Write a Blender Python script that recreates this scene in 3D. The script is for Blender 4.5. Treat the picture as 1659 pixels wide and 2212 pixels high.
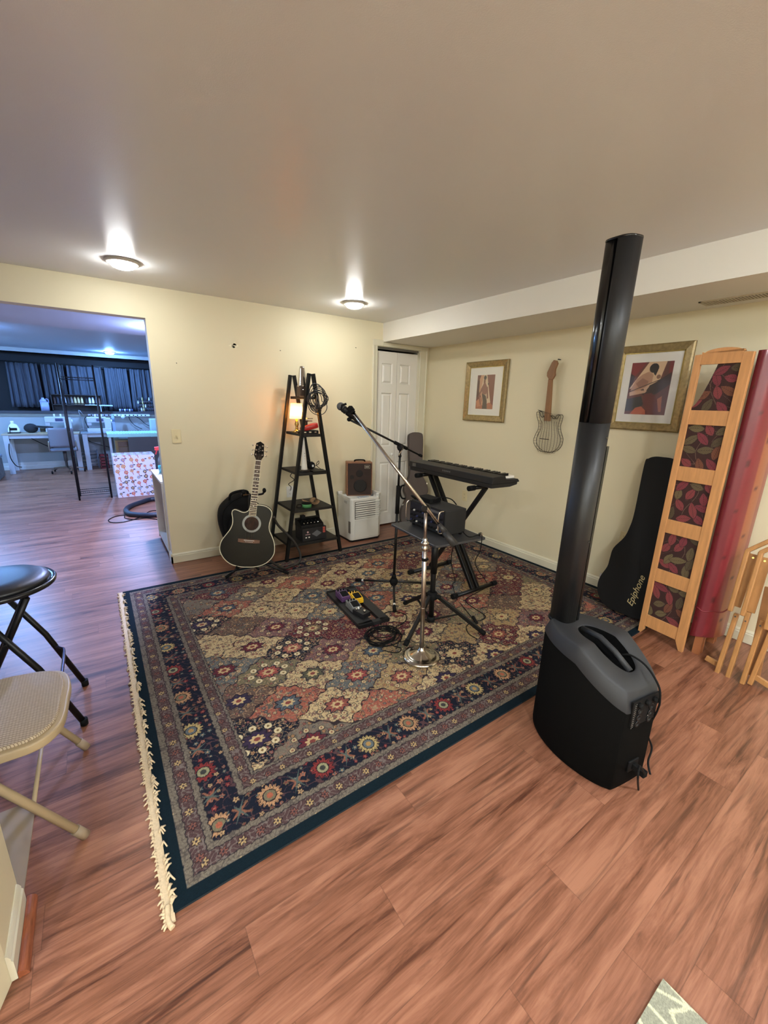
import bpy, bmesh, math, random
import numpy as np
from mathutils import Vector, Matrix, Euler
PI = math.pi
S = bpy.context.scene
C = S.collection
for o in list(bpy.data.objects):
    bpy.data.objects.remove(o)
random.seed(4)

# ------------------------------------------------------------ camera
FPX = 882.78
CAM = Vector((-3.3338, -3.9324, 1.4608))
ROT = Euler((1.3102, -0.0258, -0.6037), 'XYZ')
cd = bpy.data.cameras.new('camera')
cam = bpy.data.objects.new('camera', cd)
C.objects.link(cam)
cam.location = CAM
cam.rotation_euler = ROT
cd.sensor_fit = 'VERTICAL'
cd.sensor_height = 24.0
cd.lens = FPX / 2212 * 24.0
cd.clip_start = 0.02
cd.clip_end = 100
S.camera = cam
RM = ROT.to_matrix()
def at(u, v, d):
    """world point seen at photo pixel (u, v), d metres ahead of the camera"""
    return CAM + RM @ Vector(((u - 829.5) / FPX, -(v - 1106) / FPX, -1)) * d
def on(u, v, axis, val):
    r = RM @ Vector(((u - 829.5) / FPX, -(v - 1106) / FPX, -1))
    return CAM + r * ((val - CAM[axis]) / r[axis])

# ------------------------------------------------------------ exposure and world
S.view_settings.view_transform = 'Standard'
S.view_settings.look = 'None'
S.view_settings.gamma = 1
S.view_settings.use_curve_mapping = False
S.view_settings.exposure = 0.0
w = bpy.data.worlds.new('world')
S.world = w
w.use_nodes = True
w.node_tree.nodes['Background'].inputs[0].default_value = (0.02, 0.022, 0.03, 1)
w.node_tree.nodes['Background'].inputs[1].default_value = 0.3
ROOM_LAMP = 160.0      # emission strength of this room's ceiling lamp lenses
NEAR_GAIN = 5.6
BACK_LAMP = 1600.0      # the same in the sewing room behind the opening
ROOM_COL = (0.98, 1.0, 0.98)
BACK_COL = (0.20, 0.45, 1.0)
TABLE_LAMP = 13.0

# room measures
HC, SB, SD = 2.288, 2.099, 0.658     # ceiling, soffit underside, soffit depth
XO, HO = -2.909, 2.055               # opening edge, opening height
YB = 6.726                           # back wall of the sewing room
XL, YN = -5.6, -6.3                  # far left and near walls

# ------------------------------------------------------------ materials
def lin(c):
    return tuple(((v / 255) / 12.92 if v / 255 <= 0.04045 else ((v / 255 + 0.055) / 1.055) ** 2.4) for v in c)
MATS = {}
def mat(name, col, rough=0.5, metal=0.0, noise=0.0, nscale=20.0, bump=0.0, bscale=200.0, emit=None, es=0, coat=0, trans=0, alpha=1, spec=0.5, stretch=None):
    if name in MATS:
        return MATS[name]
    m = bpy.data.materials.new(name)
    m.use_nodes = True
    nt = m.node_tree
    b = nt.nodes['Principled BSDF']
    c = lin(col)
    b.inputs['Base Color'].default_value = (*c, 1)
    b.inputs['Roughness'].default_value = rough
    b.inputs['Metallic'].default_value = metal
    b.inputs['Specular IOR Level'].default_value = spec
    b.inputs['Coat Weight'].default_value = coat
    b.inputs['Transmission Weight'].default_value = trans
    b.inputs['Alpha'].default_value = alpha
    if emit:
        b.inputs['Emission Color'].default_value = (*emit, 1)
        b.inputs['Emission Strength'].default_value = es
    tc = nt.nodes.new('ShaderNodeTexCoord')
    mp = nt.nodes.new('ShaderNodeMapping')
    nt.links.new(tc.outputs['Object'], mp.inputs[0])
    if stretch:
        mp.inputs['Scale'].default_value = stretch
    if noise:
        n = nt.nodes.new('ShaderNodeTexNoise')
        n.inputs['Scale'].default_value = nscale
        n.inputs['Detail'].default_value = 5
        nt.links.new(mp.outputs[0], n.inputs['Vector'])
        r = nt.nodes.new('ShaderNodeValToRGB')
        r.color_ramp.elements[0].position = 0.3
        r.color_ramp.elements[1].position = 0.7
        r.color_ramp.elements[0].color = (*[v * (1 - noise) for v in c], 1)
        r.color_ramp.elements[1].color = (*[min(1, v * (1 + noise)) for v in c], 1)
        nt.links.new(n.outputs['Fac'], r.inputs[0])
        nt.links.new(r.outputs[0], b.inputs['Base Color'])
    if bump:
        n = nt.nodes.new('ShaderNodeTexNoise')
        n.inputs['Scale'].default_value = bscale
        n.inputs['Detail'].default_value = 2
        nt.links.new(mp.outputs[0], n.inputs['Vector'])
        bp = nt.nodes.new('ShaderNodeBump')
        bp.inputs['Strength'].default_value = bump
        bp.inputs['Distance'].default_value = 0.002
        nt.links.new(n.outputs['Fac'], bp.inputs['Height'])
        nt.links.new(bp.outputs[0], b.inputs['Normal'])
    MATS[name] = m
    return m
def vmat(name, rough=0.9, attr='pattern', noise=0.0, nscale=300, coat=0, bump=0.0, spec=0.5):
    m = bpy.data.materials.new(name)
    m.use_nodes = True
    nt = m.node_tree
    b = nt.nodes['Principled BSDF']
    a = nt.nodes.new('ShaderNodeVertexColor')
    a.layer_name = attr
    b.inputs['Roughness'].default_value = rough
    b.inputs['Coat Weight'].default_value = coat
    b.inputs['Coat Roughness'].default_value = 0.05
    b.inputs['Specular IOR Level'].default_value = spec
    out = a.outputs['Color']
    if noise or bump:
        tc = nt.nodes.new('ShaderNodeTexCoord')
        n = nt.nodes.new('ShaderNodeTexNoise')
        n.inputs['Scale'].default_value = nscale
        n.inputs['Detail'].default_value = 3
        nt.links.new(tc.outputs['Object'], n.inputs['Vector'])
        if noise:
            mr = nt.nodes.new('ShaderNodeMapRange')
            mr.inputs['To Min'].default_value = 1 - noise
            mr.inputs['To Max'].default_value = 1 + noise
            mr.inputs['From Min'].default_value = 0.25
            mr.inputs['From Max'].default_value = 0.75
            nt.links.new(n.outputs['Fac'], mr.inputs['Value'])
            vm = nt.nodes.new('ShaderNodeVectorMath')
            vm.operation = 'SCALE'
            nt.links.new(out, vm.inputs[0])
            nt.links.new(mr.outputs[0], vm.inputs['Scale'])
            out = vm.outputs[0]
        if bump:
            bp = nt.nodes.new('ShaderNodeBump')
            bp.inputs['Strength'].default_value = bump
            bp.inputs['Distance'].default_value = 0.003
            nt.links.new(n.outputs['Fac'], bp.inputs['Height'])
            nt.links.new(bp.outputs[0], b.inputs['Normal'])
    nt.links.new(out, b.inputs['Base Color'])
    return m

BLACK = mat('black_plastic', (14, 14, 15), 0.5, spec=0.3)
BLKM = mat('black_metal', (11, 11, 12), 0.42, spec=0.35)
BLKR = mat('black_rubber', (11, 11, 11), 0.8, spec=0.2)
GLOSSB = mat('gloss_black', (12, 12, 13), 0.12)
CHROME = mat('chrome', (205, 200, 192), 0.14, 1.0)
STEEL = mat('worn_steel', (170, 158, 148), 0.3, 1.0, noise=0.12, nscale=40)
BRASS = mat('brass', (190, 160, 90), 0.25, 1.0)
WHITE = mat('white_plastic', (222, 220, 214), 0.4)
PAPER = mat('white_paper', (230, 226, 215), 0.8)
GREYP = mat('grey_plastic', (95, 95, 98), 0.5)
TRIM = mat('cream_trim_paint', (212, 206, 182), 0.35)

# ------------------------------------------------------------ mesh builder
class MB:
    def __init__(s):
        s.v = []; s.f = []; s.sm = []
    def add(s, vs, fs, smooth=False, M=None):
        n = len(s.v)
        for p in vs:
            p = Vector(p)
            s.v.append(M @ p if M else p)
        for f in fs:
            s.f.append(tuple(i + n for i in f)); s.sm.append(smooth)
        return s
    def box(s, a, b, M=None):
        x0, y0, z0 = a; x1, y1, z1 = b
        if x0 > x1: x0, x1 = x1, x0
        if y0 > y1: y0, y1 = y1, y0
        if z0 > z1: z0, z1 = z1, z0
        v = [(x0,y0,z0),(x1,y0,z0),(x1,y1,z0),(x0,y1,z0),(x0,y0,z1),(x1,y0,z1),(x1,y1,z1),(x0,y1,z1)]
        return s.add(v, [(0,3,2,1),(4,5,6,7),(0,1,5,4),(1,2,6,5),(2,3,7,6),(3,0,4,7)], False, M)
    def beam(s, p, q, w, h, up=(0,0,1)):
        """rectangular bar from p to q, w across and h along `up`"""
        p = Vector(p); q = Vector(q); d = (q - p); L = d.length; d.normalize()
        up = Vector(up); x = d.cross(up)
        if x.length < 1e-5: x = d.cross(Vector((1, 0, 0)))
        x.normalize(); y = x.cross(d).normalized()
        R = Matrix((x, d, y)).transposed().to_4x4()
        R.translation = p
        return s.box((-w/2, 0, -h/2), (w/2, L, h/2), R)
    def cyl(s, p, q, r0, r1=None, n=16, caps=True):
        return s.tube([p, q], [r0, r0 if r1 is None else r1], n, caps)
    def tube(s, path, r, n=10, caps=True, closed=False, flat=1.0):
        P = [Vector(p) for p in path]
        k = len(P)
        if not hasattr(r, '__len__'): r = [r] * k
        T = []
        for i in range(k):
            if closed: t = P[(i+1) % k] - P[i-1]
            elif i == 0: t = P[1] - P[0]
            elif i == k-1: t = P[-1] - P[-2]
            else: t = (P[i+1] - P[i]).normalized() + (P[i] - P[i-1]).normalized()
            if t.length < 1e-9: t = Vector((0,0,1))
            T.append(t.normalized())
        ref = Vector((0,0,1)) if abs(T[0].z) < 0.9 else Vector((1,0,0))
        nx = T[0].cross(ref).normalized()
        vs = []
        for i in range(k):
            if i:
                ax = T[i-1].cross(T[i])
                if ax.length > 1e-7:
                    a = T[i-1].angle(T[i])
                    nx = Matrix.Rotation(a, 3, ax.normalized()) @ nx
            nx = (nx - T[i] * nx.dot(T[i])).normalized()
            ny = T[i].cross(nx)
            for j in range(n):
                a = 2*PI*j/n
                vs.append(P[i] + nx * (math.cos(a) * r[i]) + ny * (math.sin(a) * r[i] * flat))
        fs = []
        for i in range(k if closed else k-1):
            for j in range(n):
                a = i*n+j; b = i*n+(j+1) % n; i2 = (i+1) % k
                fs.append((a, b, i2*n+(j+1) % n, i2*n+j))
        s.add(vs, fs, True)
        if caps and not closed:
            m = len(s.v) - len(vs)
            s.f.append(tuple(m + j for j in reversed(range(n)))); s.sm.append(False)
            s.f.append(tuple(m + (k-1)*n + j for j in range(n))); s.sm.append(False)
        return s
    def lathe(s, prof, n=32, M=None, smooth=True):
        """profile of (radius, z)"""
        vs = []; fs = []
        for r, z in prof:
            for j in range(n):
                a = 2*PI*j/n
                vs.append((r*math.cos(a), r*math.sin(a), z))
        for i in range(len(prof)-1):
            for j in range(n):
                fs.append((i*n+j, i*n+(j+1) % n, (i+1)*n+(j+1) % n, (i+1)*n+j))
        s.add(vs, fs, smooth, M)
        m = len(s.v) - len(vs)
        if prof[0][0] > 1e-4: s.f.append(tuple(m + j for j in reversed(range(n)))); s.sm.append(False)
        if prof[-1][0] > 1e-4: s.f.append(tuple(m + (len(prof)-1)*n + j for j in range(n))); s.sm.append(False)
        return s
    def prism(s, pts, z0, z1, M=None, smooth=False):
        n = len(pts)
        vs = [(p[0], p[1], z0) for p in pts] + [(p[0], p[1], z1) for p in pts]
        s.add(vs, [(i, (i+1) % n, n+(i+1) % n, n+i) for i in range(n)], smooth, M)
        m = len(s.v) - 2*n
        s.f.append(tuple(m + j for j in reversed(range(n)))); s.sm.append(False)
        s.f.append(tuple(m + n + j for j in range(n))); s.sm.append(False)
        return s
    def sphere(s, c, r, n=16, sc=(1,1,1), M=None):
        prof = []
        k = n // 2
        T = Matrix.Translation(Vector(c)) @ Matrix.Diagonal((*sc, 1))
        if M: T = M @ T
        for i in range(k+1):
            a = -PI/2 + PI*i/k
            prof.append((max(1e-5, r*math.cos(a)), r*math.sin(a)))
        return s.lathe(prof, n, T)
    def grid(s, fn, nu, nv, smooth=True, M=None):
        vs = [fn(i/nu, j/nv) for j in range(nv+1) for i in range(nu+1)]
        fs = [(j*(nu+1)+i, j*(nu+1)+i+1, (j+1)*(nu+1)+i+1, (j+1)*(nu+1)+i) for j in range(nv) for i in range(nu)]
        return s.add(vs, fs, smooth, M)

def part(name, mb, m, parent=None, bevel=0, seg=2, sub=0, solid=0, fix=True):
    """link a builder as ONE mesh object; vertices are authored in world space"""
    me = bpy.data.meshes.new(name)
    vs = mb.v
    if parent is not None:
        inv = wm(parent).inverted()
        vs = [inv @ Vector(p) for p in vs]
    me.from_pydata([tuple(p) for p in vs], [], mb.f)
    me.polygons.foreach_set('use_smooth', mb.sm)
    if fix:
        bm = bmesh.new(); bm.from_mesh(me)
        bmesh.ops.recalc_face_normals(bm, faces=bm.faces)
        bm.to_mesh(me); bm.free()
    me.update()
    me.materials.append(m)
    o = bpy.data.objects.new(name, me)
    C.objects.link(o)
    if parent is not None: o.parent = parent
    if solid:
        md = o.modifiers.new('thick', 'SOLIDIFY'); md.thickness = solid; md.offset = 0
    if bevel:
        md = o.modifiers.new('bevel', 'BEVEL'); md.width = bevel; md.segments = seg; md.limit_method = 'ANGLE'; md.angle_limit = math.radians(40)
    if sub:
        md = o.modifiers.new('sub', 'SUBSURF'); md.levels = sub; md.render_levels = sub
    return o
def wm(o):
    m = Matrix.LocRotScale(o.location, o.rotation_euler, o.scale)
    return wm(o.parent) @ m if o.parent else m
def tag(o, label, cat, group=None, kind=None):
    if label: o['label'] = label
    if cat: o['category'] = cat
    if group: o['group'] = group
    if kind: o['kind'] = kind
    return o
def thing(name, label, cat, loc=(0,0,0), rz=0, group=None):
    o = bpy.data.objects.new(name, None)
    o.empty_display_size = 0.1
    C.objects.link(o)
    o.location = loc; o.rotation_euler = (0, 0, rz)
    return tag(o, label, cat, group)
def struct(name, mb, m, parent=None, bevel=0, **k):
    o = part(name, mb, m, parent, bevel, **k)
    if parent is None: o['kind'] = 'structure'
    return o
def dup(root, loc, rz=None, label=None, group=None):
    r = root.copy(); C.objects.link(r); r.location = loc
    if rz is not None: r.rotation_euler = (0, 0, rz)
    if label: r['label'] = label
    if group: r['group'] = group
    for ch in list(root.children):
        c = ch.copy(); C.objects.link(c); c.parent = r
        for g in list(ch.children):
            d = g.copy(); C.objects.link(d); d.parent = c
    return r
def curve_pts(pts, n=8, closed=False):
    """Catmull-Rom through pts"""
    P = [Vector(p) for p in pts]
    k = len(P); out = []
    for i in range(k if closed else k-1):
        if closed: a, b, c, d = P[i-1], P[i], P[(i+1) % k], P[(i+2) % k]
        else: a, b, c, d = P[max(i-1, 0)], P[i], P[i+1], P[min(i+2, k-1)]
        for j in range(n):
            t = j/n
            out.append(0.5*((2*b) + (c-a)*t + (2*a-5*b+4*c-d)*t*t + (3*b-a-3*c+d)*t**3))
    if not closed: out.append(P[-1])
    return out
def frame(o, x, y, z=None):
    """4x4 from origin and x,y axes"""
    x = Vector(x).normalized(); y = Vector(y); y = (y - x*y.dot(x)).normalized()
    z = x.cross(y)
    M = Matrix((x, y, z)).transposed().to_4x4(); M.translation = Vector(o)
    return M
def rrect(w, h, r, n=5):
    pts = []
    for cx, cy, a0 in ((w/2-r, h/2-r, 0), (-w/2+r, h/2-r, PI/2), (-w/2+r, -h/2+r, PI), (w/2-r, -h/2+r, 3*PI/2)):
        for i in range(n+1):
            a = a0 + PI/2*i/n
            pts.append((cx + r*math.cos(a), cy + r*math.sin(a)))
    return pts
def painted(name, W, H, nx, ny, fn, m, M, parent=None, thick=0):
    """rectangle W x H in the XY plane of M, vertex colours from fn(X, Y) -> (n,3) sRGB 0..255"""
    xs = np.linspace(0, W, nx+1); ys = np.linspace(0, H, ny+1)
    X, Y = np.meshgrid(xs, ys)
    col = np.clip(np.asarray(fn(X, Y), float), 0, 255).reshape(-1, 3)/255
    l = np.where(col <= 0.04045, col/12.92, ((col+0.055)/1.055)**2.4)
    me = bpy.data.meshes.new(name)
    nv = (nx+1)*(ny+1)
    co = np.zeros((nv, 3)); co[:, 0] = X.ravel(); co[:, 1] = Y.ravel()
    if thick: co[:, 2] = thick
    MM = np.array(((wm(parent).inverted() @ M) if parent is not None else M))
    co = co @ MM[:3, :3].T + MM[:3, 3]
    i, j = np.meshgrid(np.arange(nx), np.arange(ny))
    a = (j*(nx+1)+i).ravel()
    f = np.stack([a, a+1, a+nx+2, a+nx+1], 1)
    me.vertices.add(nv); me.vertices.foreach_set('co', co.ravel())
    me.loops.add(f.size); me.loops.foreach_set('vertex_index', f.ravel().astype(np.int32))
    me.polygons.add(len(f)); me.polygons.foreach_set('loop_start', np.arange(0, f.size, 4, dtype=np.int32))
    me.polygons.foreach_set('loop_total', np.full(len(f), 4, dtype=np.int32))
    me.update(calc_edges=True)
    ca = me.color_attributes.new('pattern', 'FLOAT_COLOR', 'POINT')
    ca.data.foreach_set('color', np.concatenate([l, np.ones((nv, 1))], 1).ravel().astype(np.float32))
    me.materials.append(m)
    o = bpy.data.objects.new(name, me); C.objects.link(o)
    if parent is not None: o.parent = parent
    return o
def hsh(a, b, k=0):
    v = np.sin(np.asarray(a)*127.1 + np.asarray(b)*311.7 + k*74.7)*43758.5453
    return v - np.floor(v)
def poly_mask(X, Y, pts):
    inside = np.zeros(X.shape, bool)
    n = len(pts)
    for i in range(n):
        x0, y0 = pts[i]; x1, y1 = pts[(i+1) % n]
        if y0 == y1: continue
        c = ((Y > min(y0, y1)) & (Y <= max(y0, y1)))
        inside ^= c & (X < (x1-x0)*(Y-y0)/(y1-y0)+x0)
    return inside
# ------------------------------------------------------------ room materials
def wood_floor():
    m = bpy.data.materials.new('laminate_floor'); m.use_nodes = True
    nt = m.node_tree; N = nt.nodes; L = nt.links
    b = N['Principled BSDF']
    def nd(t, **k):
        n = N.new(t)
        for a, v in k.items(): setattr(n, a, v)
        return n
    def math_(op, a, b_=None, c=None):
        n = nd('ShaderNodeMath', operation=op)
        for i, v in enumerate((a, b_, c)):
            if v is None: continue
            if isinstance(v, (int, float)): n.inputs[i].default_value = v
            else: L.new(v, n.inputs[i])
        return n.outputs[0]
    tc = nd('ShaderNodeTexCoord'); sp = nd('ShaderNodeSeparateXYZ')
    L.new(tc.outputs['Object'], sp.inputs[0])
    X, Y = sp.outputs[0], sp.outputs[1]
    PW, PL = 0.127, 1.2
    row = math_('FLOOR', math_('DIVIDE', Y, PW))
    wn = nd('ShaderNodeTexWhiteNoise', noise_dimensions='1D'); L.new(row, wn.inputs['W'])
    xo = math_('ADD', X, math_('MULTIPLY', wn.outputs['Value'], 1.2))
    pl = math_('FLOOR', math_('DIVIDE', xo, PL))
    cb = nd('ShaderNodeCombineXYZ'); L.new(row, cb.inputs[0]); L.new(pl, cb.inputs[1])
    w2 = nd('ShaderNodeTexWhiteNoise', noise_dimensions='3D'); L.new(cb.outputs[0], w2.inputs['Vector'])
    rid = w2.outputs['Value']
    # grain coordinates, differently placed for each plank
    g = nd('ShaderNodeCombineXYZ')
    L.new(math_('ADD', math_('MULTIPLY', X, 0.95), math_('MULTIPLY', rid, 40)), g.inputs[0])
    L.new(math_('ADD', math_('MULTIPLY', Y, 9.5), math_('MULTIPLY', rid, 23)), g.inputs[1])
    n1 = nd('ShaderNodeTexNoise'); n1.inputs['Scale'].default_value = 1.0; n1.inputs['Detail'].default_value = 4; n1.inputs['Distortion'].default_value = 0.6
    L.new(g.outputs[0], n1.inputs['Vector'])
    rings = math_('SINE', math_('MULTIPLY', n1.outputs['Fac'], 46))
    n2 = nd('ShaderNodeTexNoise'); n2.inputs['Scale'].default_value = 3.2; n2.inputs['Detail'].default_value = 9; n2.inputs['Roughness'].default_value = 0.68; n2.inputs['Distortion'].default_value = 0.9
    L.new(g.outputs[0], n2.inputs['Vector'])
    g3 = nd('ShaderNodeMapping'); g3.inputs['Scale'].default_value = (3, 22, 1); L.new(g.outputs[0], g3.inputs[0])
    n3 = nd('ShaderNodeTexNoise'); n3.inputs['Scale'].default_value = 1.0; n3.inputs['Detail'].default_value = 6; L.new(g3.outputs[0], n3.inputs['Vector'])
    fac = math_('ADD', math_('MULTIPLY', n1.outputs['Fac'], 0.55), math_('MULTIPLY', n2.outputs['Fac'], 0.62))
    fac = math_('ADD', fac, math_('MULTIPLY', n3.outputs['Fac'], 0.18))
    fac = math_('ADD', fac, math_('MULTIPLY', rings, 0.018))
    fac = math_('ADD', fac, math_('MULTIPLY', math_('SUBTRACT', rid, 0.5), 0.05))
    r = nd('ShaderNodeValToRGB'); L.new(fac, r.inputs[0])
    els = [(0.42, (52, 27, 18)), (0.53, (86, 50, 35)), (0.61, (116, 74, 54)), (0.69, (134, 88, 67)), (0.80, (154, 106, 82))]
    cr = r.color_ramp
    for i, (p, c) in enumerate(els):
        e = cr.elements[i] if i < 2 else cr.elements.new(p)
        e.position = p; e.color = (*lin(c), 1)
    # dark knot streaks
    n4 = nd('ShaderNodeTexNoise'); n4.inputs['Scale'].default_value = 1.9; n4.inputs['Detail'].default_value = 7; n4.inputs['Distortion'].default_value = 1.6
    g4 = nd('ShaderNodeMapping'); g4.inputs['Location'].default_value = (5, 7, 3); g4.inputs['Scale'].default_value = (0.8, 1.15, 1); L.new(g.outputs[0], g4.inputs[0]); L.new(g4.outputs[0], n4.inputs['Vector'])
    k = nd('ShaderNodeMapRange'); k.inputs['From Min'].default_value = 0.33; k.inputs['From Max'].default_value = 0.42
    k.inputs['To Min'].default_value = 0.6; k.inputs['To Max'].default_value = 1; L.new(n4.outputs['Fac'], k.inputs['Value'])
    # seams
    fy = math_('FRACT', math_('DIVIDE', Y, PW)); fx = math_('FRACT', math_('DIVIDE', xo, PL))
    ey = math_('LESS_THAN', math_('MINIMUM', fy, math_('SUBTRACT', 1, fy)), 0.008)
    ex = math_('LESS_THAN', math_('MINIMUM', fx, math_('SUBTRACT', 1, fx)), 0.0009)
    seam = math_('SUBTRACT', 1, math_('MULTIPLY', math_('MAXIMUM', ey, ex), 0.3))
    v = math_('MULTIPLY', k.outputs[0], seam)
    vm = nd('ShaderNodeVectorMath', operation='SCALE'); L.new(r.outputs[0], vm.inputs[0]); L.new(v, vm.inputs['Scale'])
    L.new(vm.outputs[0], b.inputs['Base Color'])
    rr = nd('ShaderNodeMapRange'); rr.inputs['To Min'].default_value = 0.30; rr.inputs['To Max'].default_value = 0.42
    L.new(n2.outputs['Fac'], rr.inputs['Value']); L.new(rr.outputs[0], b.inputs['Roughness'])
    bp = nd('ShaderNodeBump'); bp.inputs['Strength'].default_value = 0.12; bp.inputs['Distance'].default_value = 0.002
    L.new(n3.outputs['Fac'], bp.inputs['Height']); L.new(bp.outputs[0], b.inputs['Normal'])
    return m
WALL = mat('wall_paint', (220, 210, 178), 0.55, bump=0.08, bscale=350)
CEIL = mat('ceiling_paint', (222, 222, 222), 0.30, bump=0.15, bscale=260, spec=0.45)
SOFF = mat('soffit_paint', (228, 224, 212), 0.5, bump=0.06, bscale=300)
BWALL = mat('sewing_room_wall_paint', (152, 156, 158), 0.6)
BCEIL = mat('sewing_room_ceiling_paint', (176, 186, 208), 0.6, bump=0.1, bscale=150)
DOORW = mat('door_white', (226, 222, 212), 0.38, bump=0.03)
DARK = mat('dark_recess', (14, 15, 20), 0.8)

# ------------------------------------------------------------ shell
struct('floor', MB().box((XL, YN, -0.05), (0.1, YB+0.1, 0)), wood_floor())
XDL, XDR = -0.728, -0.134
m = MB()
m.box((XL, 0, HO), (XO, 0.11, HC)); m.box((XL, 0, 0), (-5.15, 0.11, HO))
m.box((XO, 0, 0), (XDL, 0.11, HC)); m.box((XDL, 0, 2.055), (XDR, 0.11, HC)); m.box((XDR, 0, 0), (0, 0.11, HC))
struct('wall_back', m, WALL)
struct('wall_right', MB().box((0, YN, 0), (0.1, YB, HC)), WALL)
struct('wall_near', MB().box((XL, YN-0.1, 0), (0.1, YN, HC)), WALL)
struct('wall_far_left', MB().box((XL-0.1, YN-0.1, 0), (XL, YB+0.1, HC)), WALL)
struct('ceiling', MB().box((XL, YN, HC), (0.1, 0.11, HC+0.08)), CEIL)
struct('trim_1', MB().box((-SD, YN, SB), (0, 0, HC)), SOFF)          # boxed duct along the right wall
struct('wall_stub', MB().prism([(XL, -2.63), (-3.69, -2.63), (-3.69, -2.832), (-3.712, -2.90), (XL, -2.90)], 0, HC), WALL)
# closet behind the folding door
struct('wall_closet', MB().box((XDL-0.2, 0.7, 0), (XDR+0.13, 0.75, HC)).box((XDL-0.25, 0.11, 0), (XDL-0.2, 0.75, HC)), DARK)
# sewing room
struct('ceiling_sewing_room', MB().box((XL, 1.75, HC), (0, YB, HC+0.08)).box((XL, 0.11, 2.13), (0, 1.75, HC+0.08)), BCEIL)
m = MB()
m.box((XL, YB, 0), (0, YB+0.1, 1.10)); m.box((XL, YB, 2.206), (0, YB+0.1, HC)); m.box((-1.6, YB, 1.1), (0, YB+0.1, 2.206))
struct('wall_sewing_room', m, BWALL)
struct('window_1', MB().box((XL, YB+0.36, 1.1), (-1.6, YB+0.40, 2.206)).box((XL, YB, 2.206), (-1.6, YB+0.4, 2.22)), DARK)
struct('trim_2', MB().box((XL, YB-0.02, 1.085), (-1.6, YB+0.38, 1.135)), mat('dark_sill', (52, 52, 58), 0.5))
struct('trim_3', MB().box((XL, YB-0.012, 1.03), (-1.6, YB, 1.085)), mat('sill_apron', (120, 118, 110), 0.5))

def baseboard(name, p, q, nrm, m=TRIM, h=0.088):
    p = Vector((*p, 0)); q = Vector((*q, 0)); n = Vector((*nrm, 0))
    prof = [(0.0, 0), (0.013, 0), (0.013, 0.062), (0.009, 0.068), (0.010, 0.074), (0.006, 0.083), (0.003, h), (0, h)]
    mb = MB()
    vs = [p + n*a + Vector((0,0,b+0.004)) for a, b in prof] + [q + n*a + Vector((0,0,b+0.004)) for a, b in prof]
    k = len(prof)
    mb.add(vs, [(i, (i+1) % k, k+(i+1) % k, k+i) for i in range(k)] + [tuple(range(k)), tuple(range(2*k-1, k-1, -1))])
    return struct(name, mb, m)
baseboard('baseboard_back', (XO-0.013, 0), (-0.79, 0), (0, -1))
baseboard('baseboard_right', (0, -0.02), (0, -6.2), (-1, 0))
baseboard('baseboard_opening', (XO, -0.013), (XO, 0.11), (-1, 0))
baseboard('baseboard_stub', (-3.69, -2.64), (-3.69, -2.835), (1, 0))
baseboard('baseboard_sewing_room', (XL, YB), (0, YB), (0, -1), mat('sewing_base', (190, 188, 184), 0.5), 0.14)
# loose strip of quarter round standing at the wall stub, and pale sheet on the floor behind it
q = [(0, 0)] + [(0.022*math.cos(a), 0.022*math.sin(a)) for a in np.linspace(0, PI/2, 7)]
m = MB().prism(q, 0, 0.205, frame((-3.676, -2.63, 0.001), (1, 0, 0), (0, 0, 1)))
struct('trim_4', m, mat('quarter_round_wood', (140, 78, 50), 0.35, noise=0.25, nscale=30, stretch=(4, 1, 4)))
o = part('floor_board', MB().box((-4.6, -2.62, 0), (-3.69, -2.235, 0.006)), mat('beige_board', (150, 130, 102), 0.6, noise=0.05, nscale=8))
tag(o, 'flat beige board lying on the wood floor under the tan folding chair', 'board')

# door in the back wall: two hinged leaves with three raised panels each
def leaf(x0, x1, px0, px1):
    z0, z1, yf = 0.02, 2.012, 0.035
    mb = MB()
    mb.box((x0, yf+0.020, z0), (x1, yf+0.040, z1))
    pan = [(1.67, 1.89), (0.972, 1.573), (0.167, 0.784)]
    # stiles and rails stand proud of the slab, raised fields inside
    mb.box((x0, yf, z0), (px0, yf+0.021, z1)); mb.box((px1, yf, z0), (x1, yf+0.021, z1))
    zz = [z0] + [z for a, b in reversed(pan) for z in (a, b)] + [z1]
    for a, b in zip(zz[::2], zz[1::2]): mb.box((px0, yf, a), (px1, yf+0.021, b))
    for a, b in pan:
        e, d = 0.012, 0.030
        A = [(px0, a), (px1, a), (px1, b), (px0, b)]
        B = [(px0+e, a+e), (px1-e, a+e), (px1-e, b-e), (px0+e, b-e)]
        Cc = [(px0+d, a+d), (px1-d, a+d), (px1-d, b-d), (px0+d, b-d)]
        vs = [(x, yf, z) for x, z in A] + [(x, yf+0.014, z) for x, z in B] + [(x, yf+0.001, z) for x, z in Cc]
        mb.add(vs, [(i, (i+1) % 4, 4+(i+1) % 4, 4+i) for i in range(4)] + [(4+i, 4+(i+1) % 4, 8+(i+1) % 4, 8+i) for i in range(4)] + [(8, 9, 10, 11)])
    return mb
dr = thing('door_1', '', '', (-0.43, 0.035, 0))
dr['kind'] = 'structure'
xm = (XDL+XDR)/2
L1 = part('door_leaf', leaf(XDL+0.004, xm-0.002, -0.639, -0.493), DOORW, dr, fix=False)
L2 = part('door_leaf', leaf(xm+0.002, XDR-0.004, -0.391, -0.242), DOORW, dr, fix=False)
for lf, kx, kz in ((L1, -0.487, 0.873), (L2, -0.191, 0.955)):
    M = frame((kx, 0.035, kz), (1, 0, 0), (0, 0, 1))
    part('knob', MB().lathe([(0.011, 0), (0.008, 0.006), (0.007, 0.014), (0.017, 0.024), (0.019, 0.032), (0.013, 0.040), (0.0001, 0.043)], 20, M), WHITE, lf)
part('track', MB().box((XDL, 0.02, 2.03), (XDR, 0.06, 2.055)), mat('track_metal', (120, 118, 112), 0.4, 0.6), dr)
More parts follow.
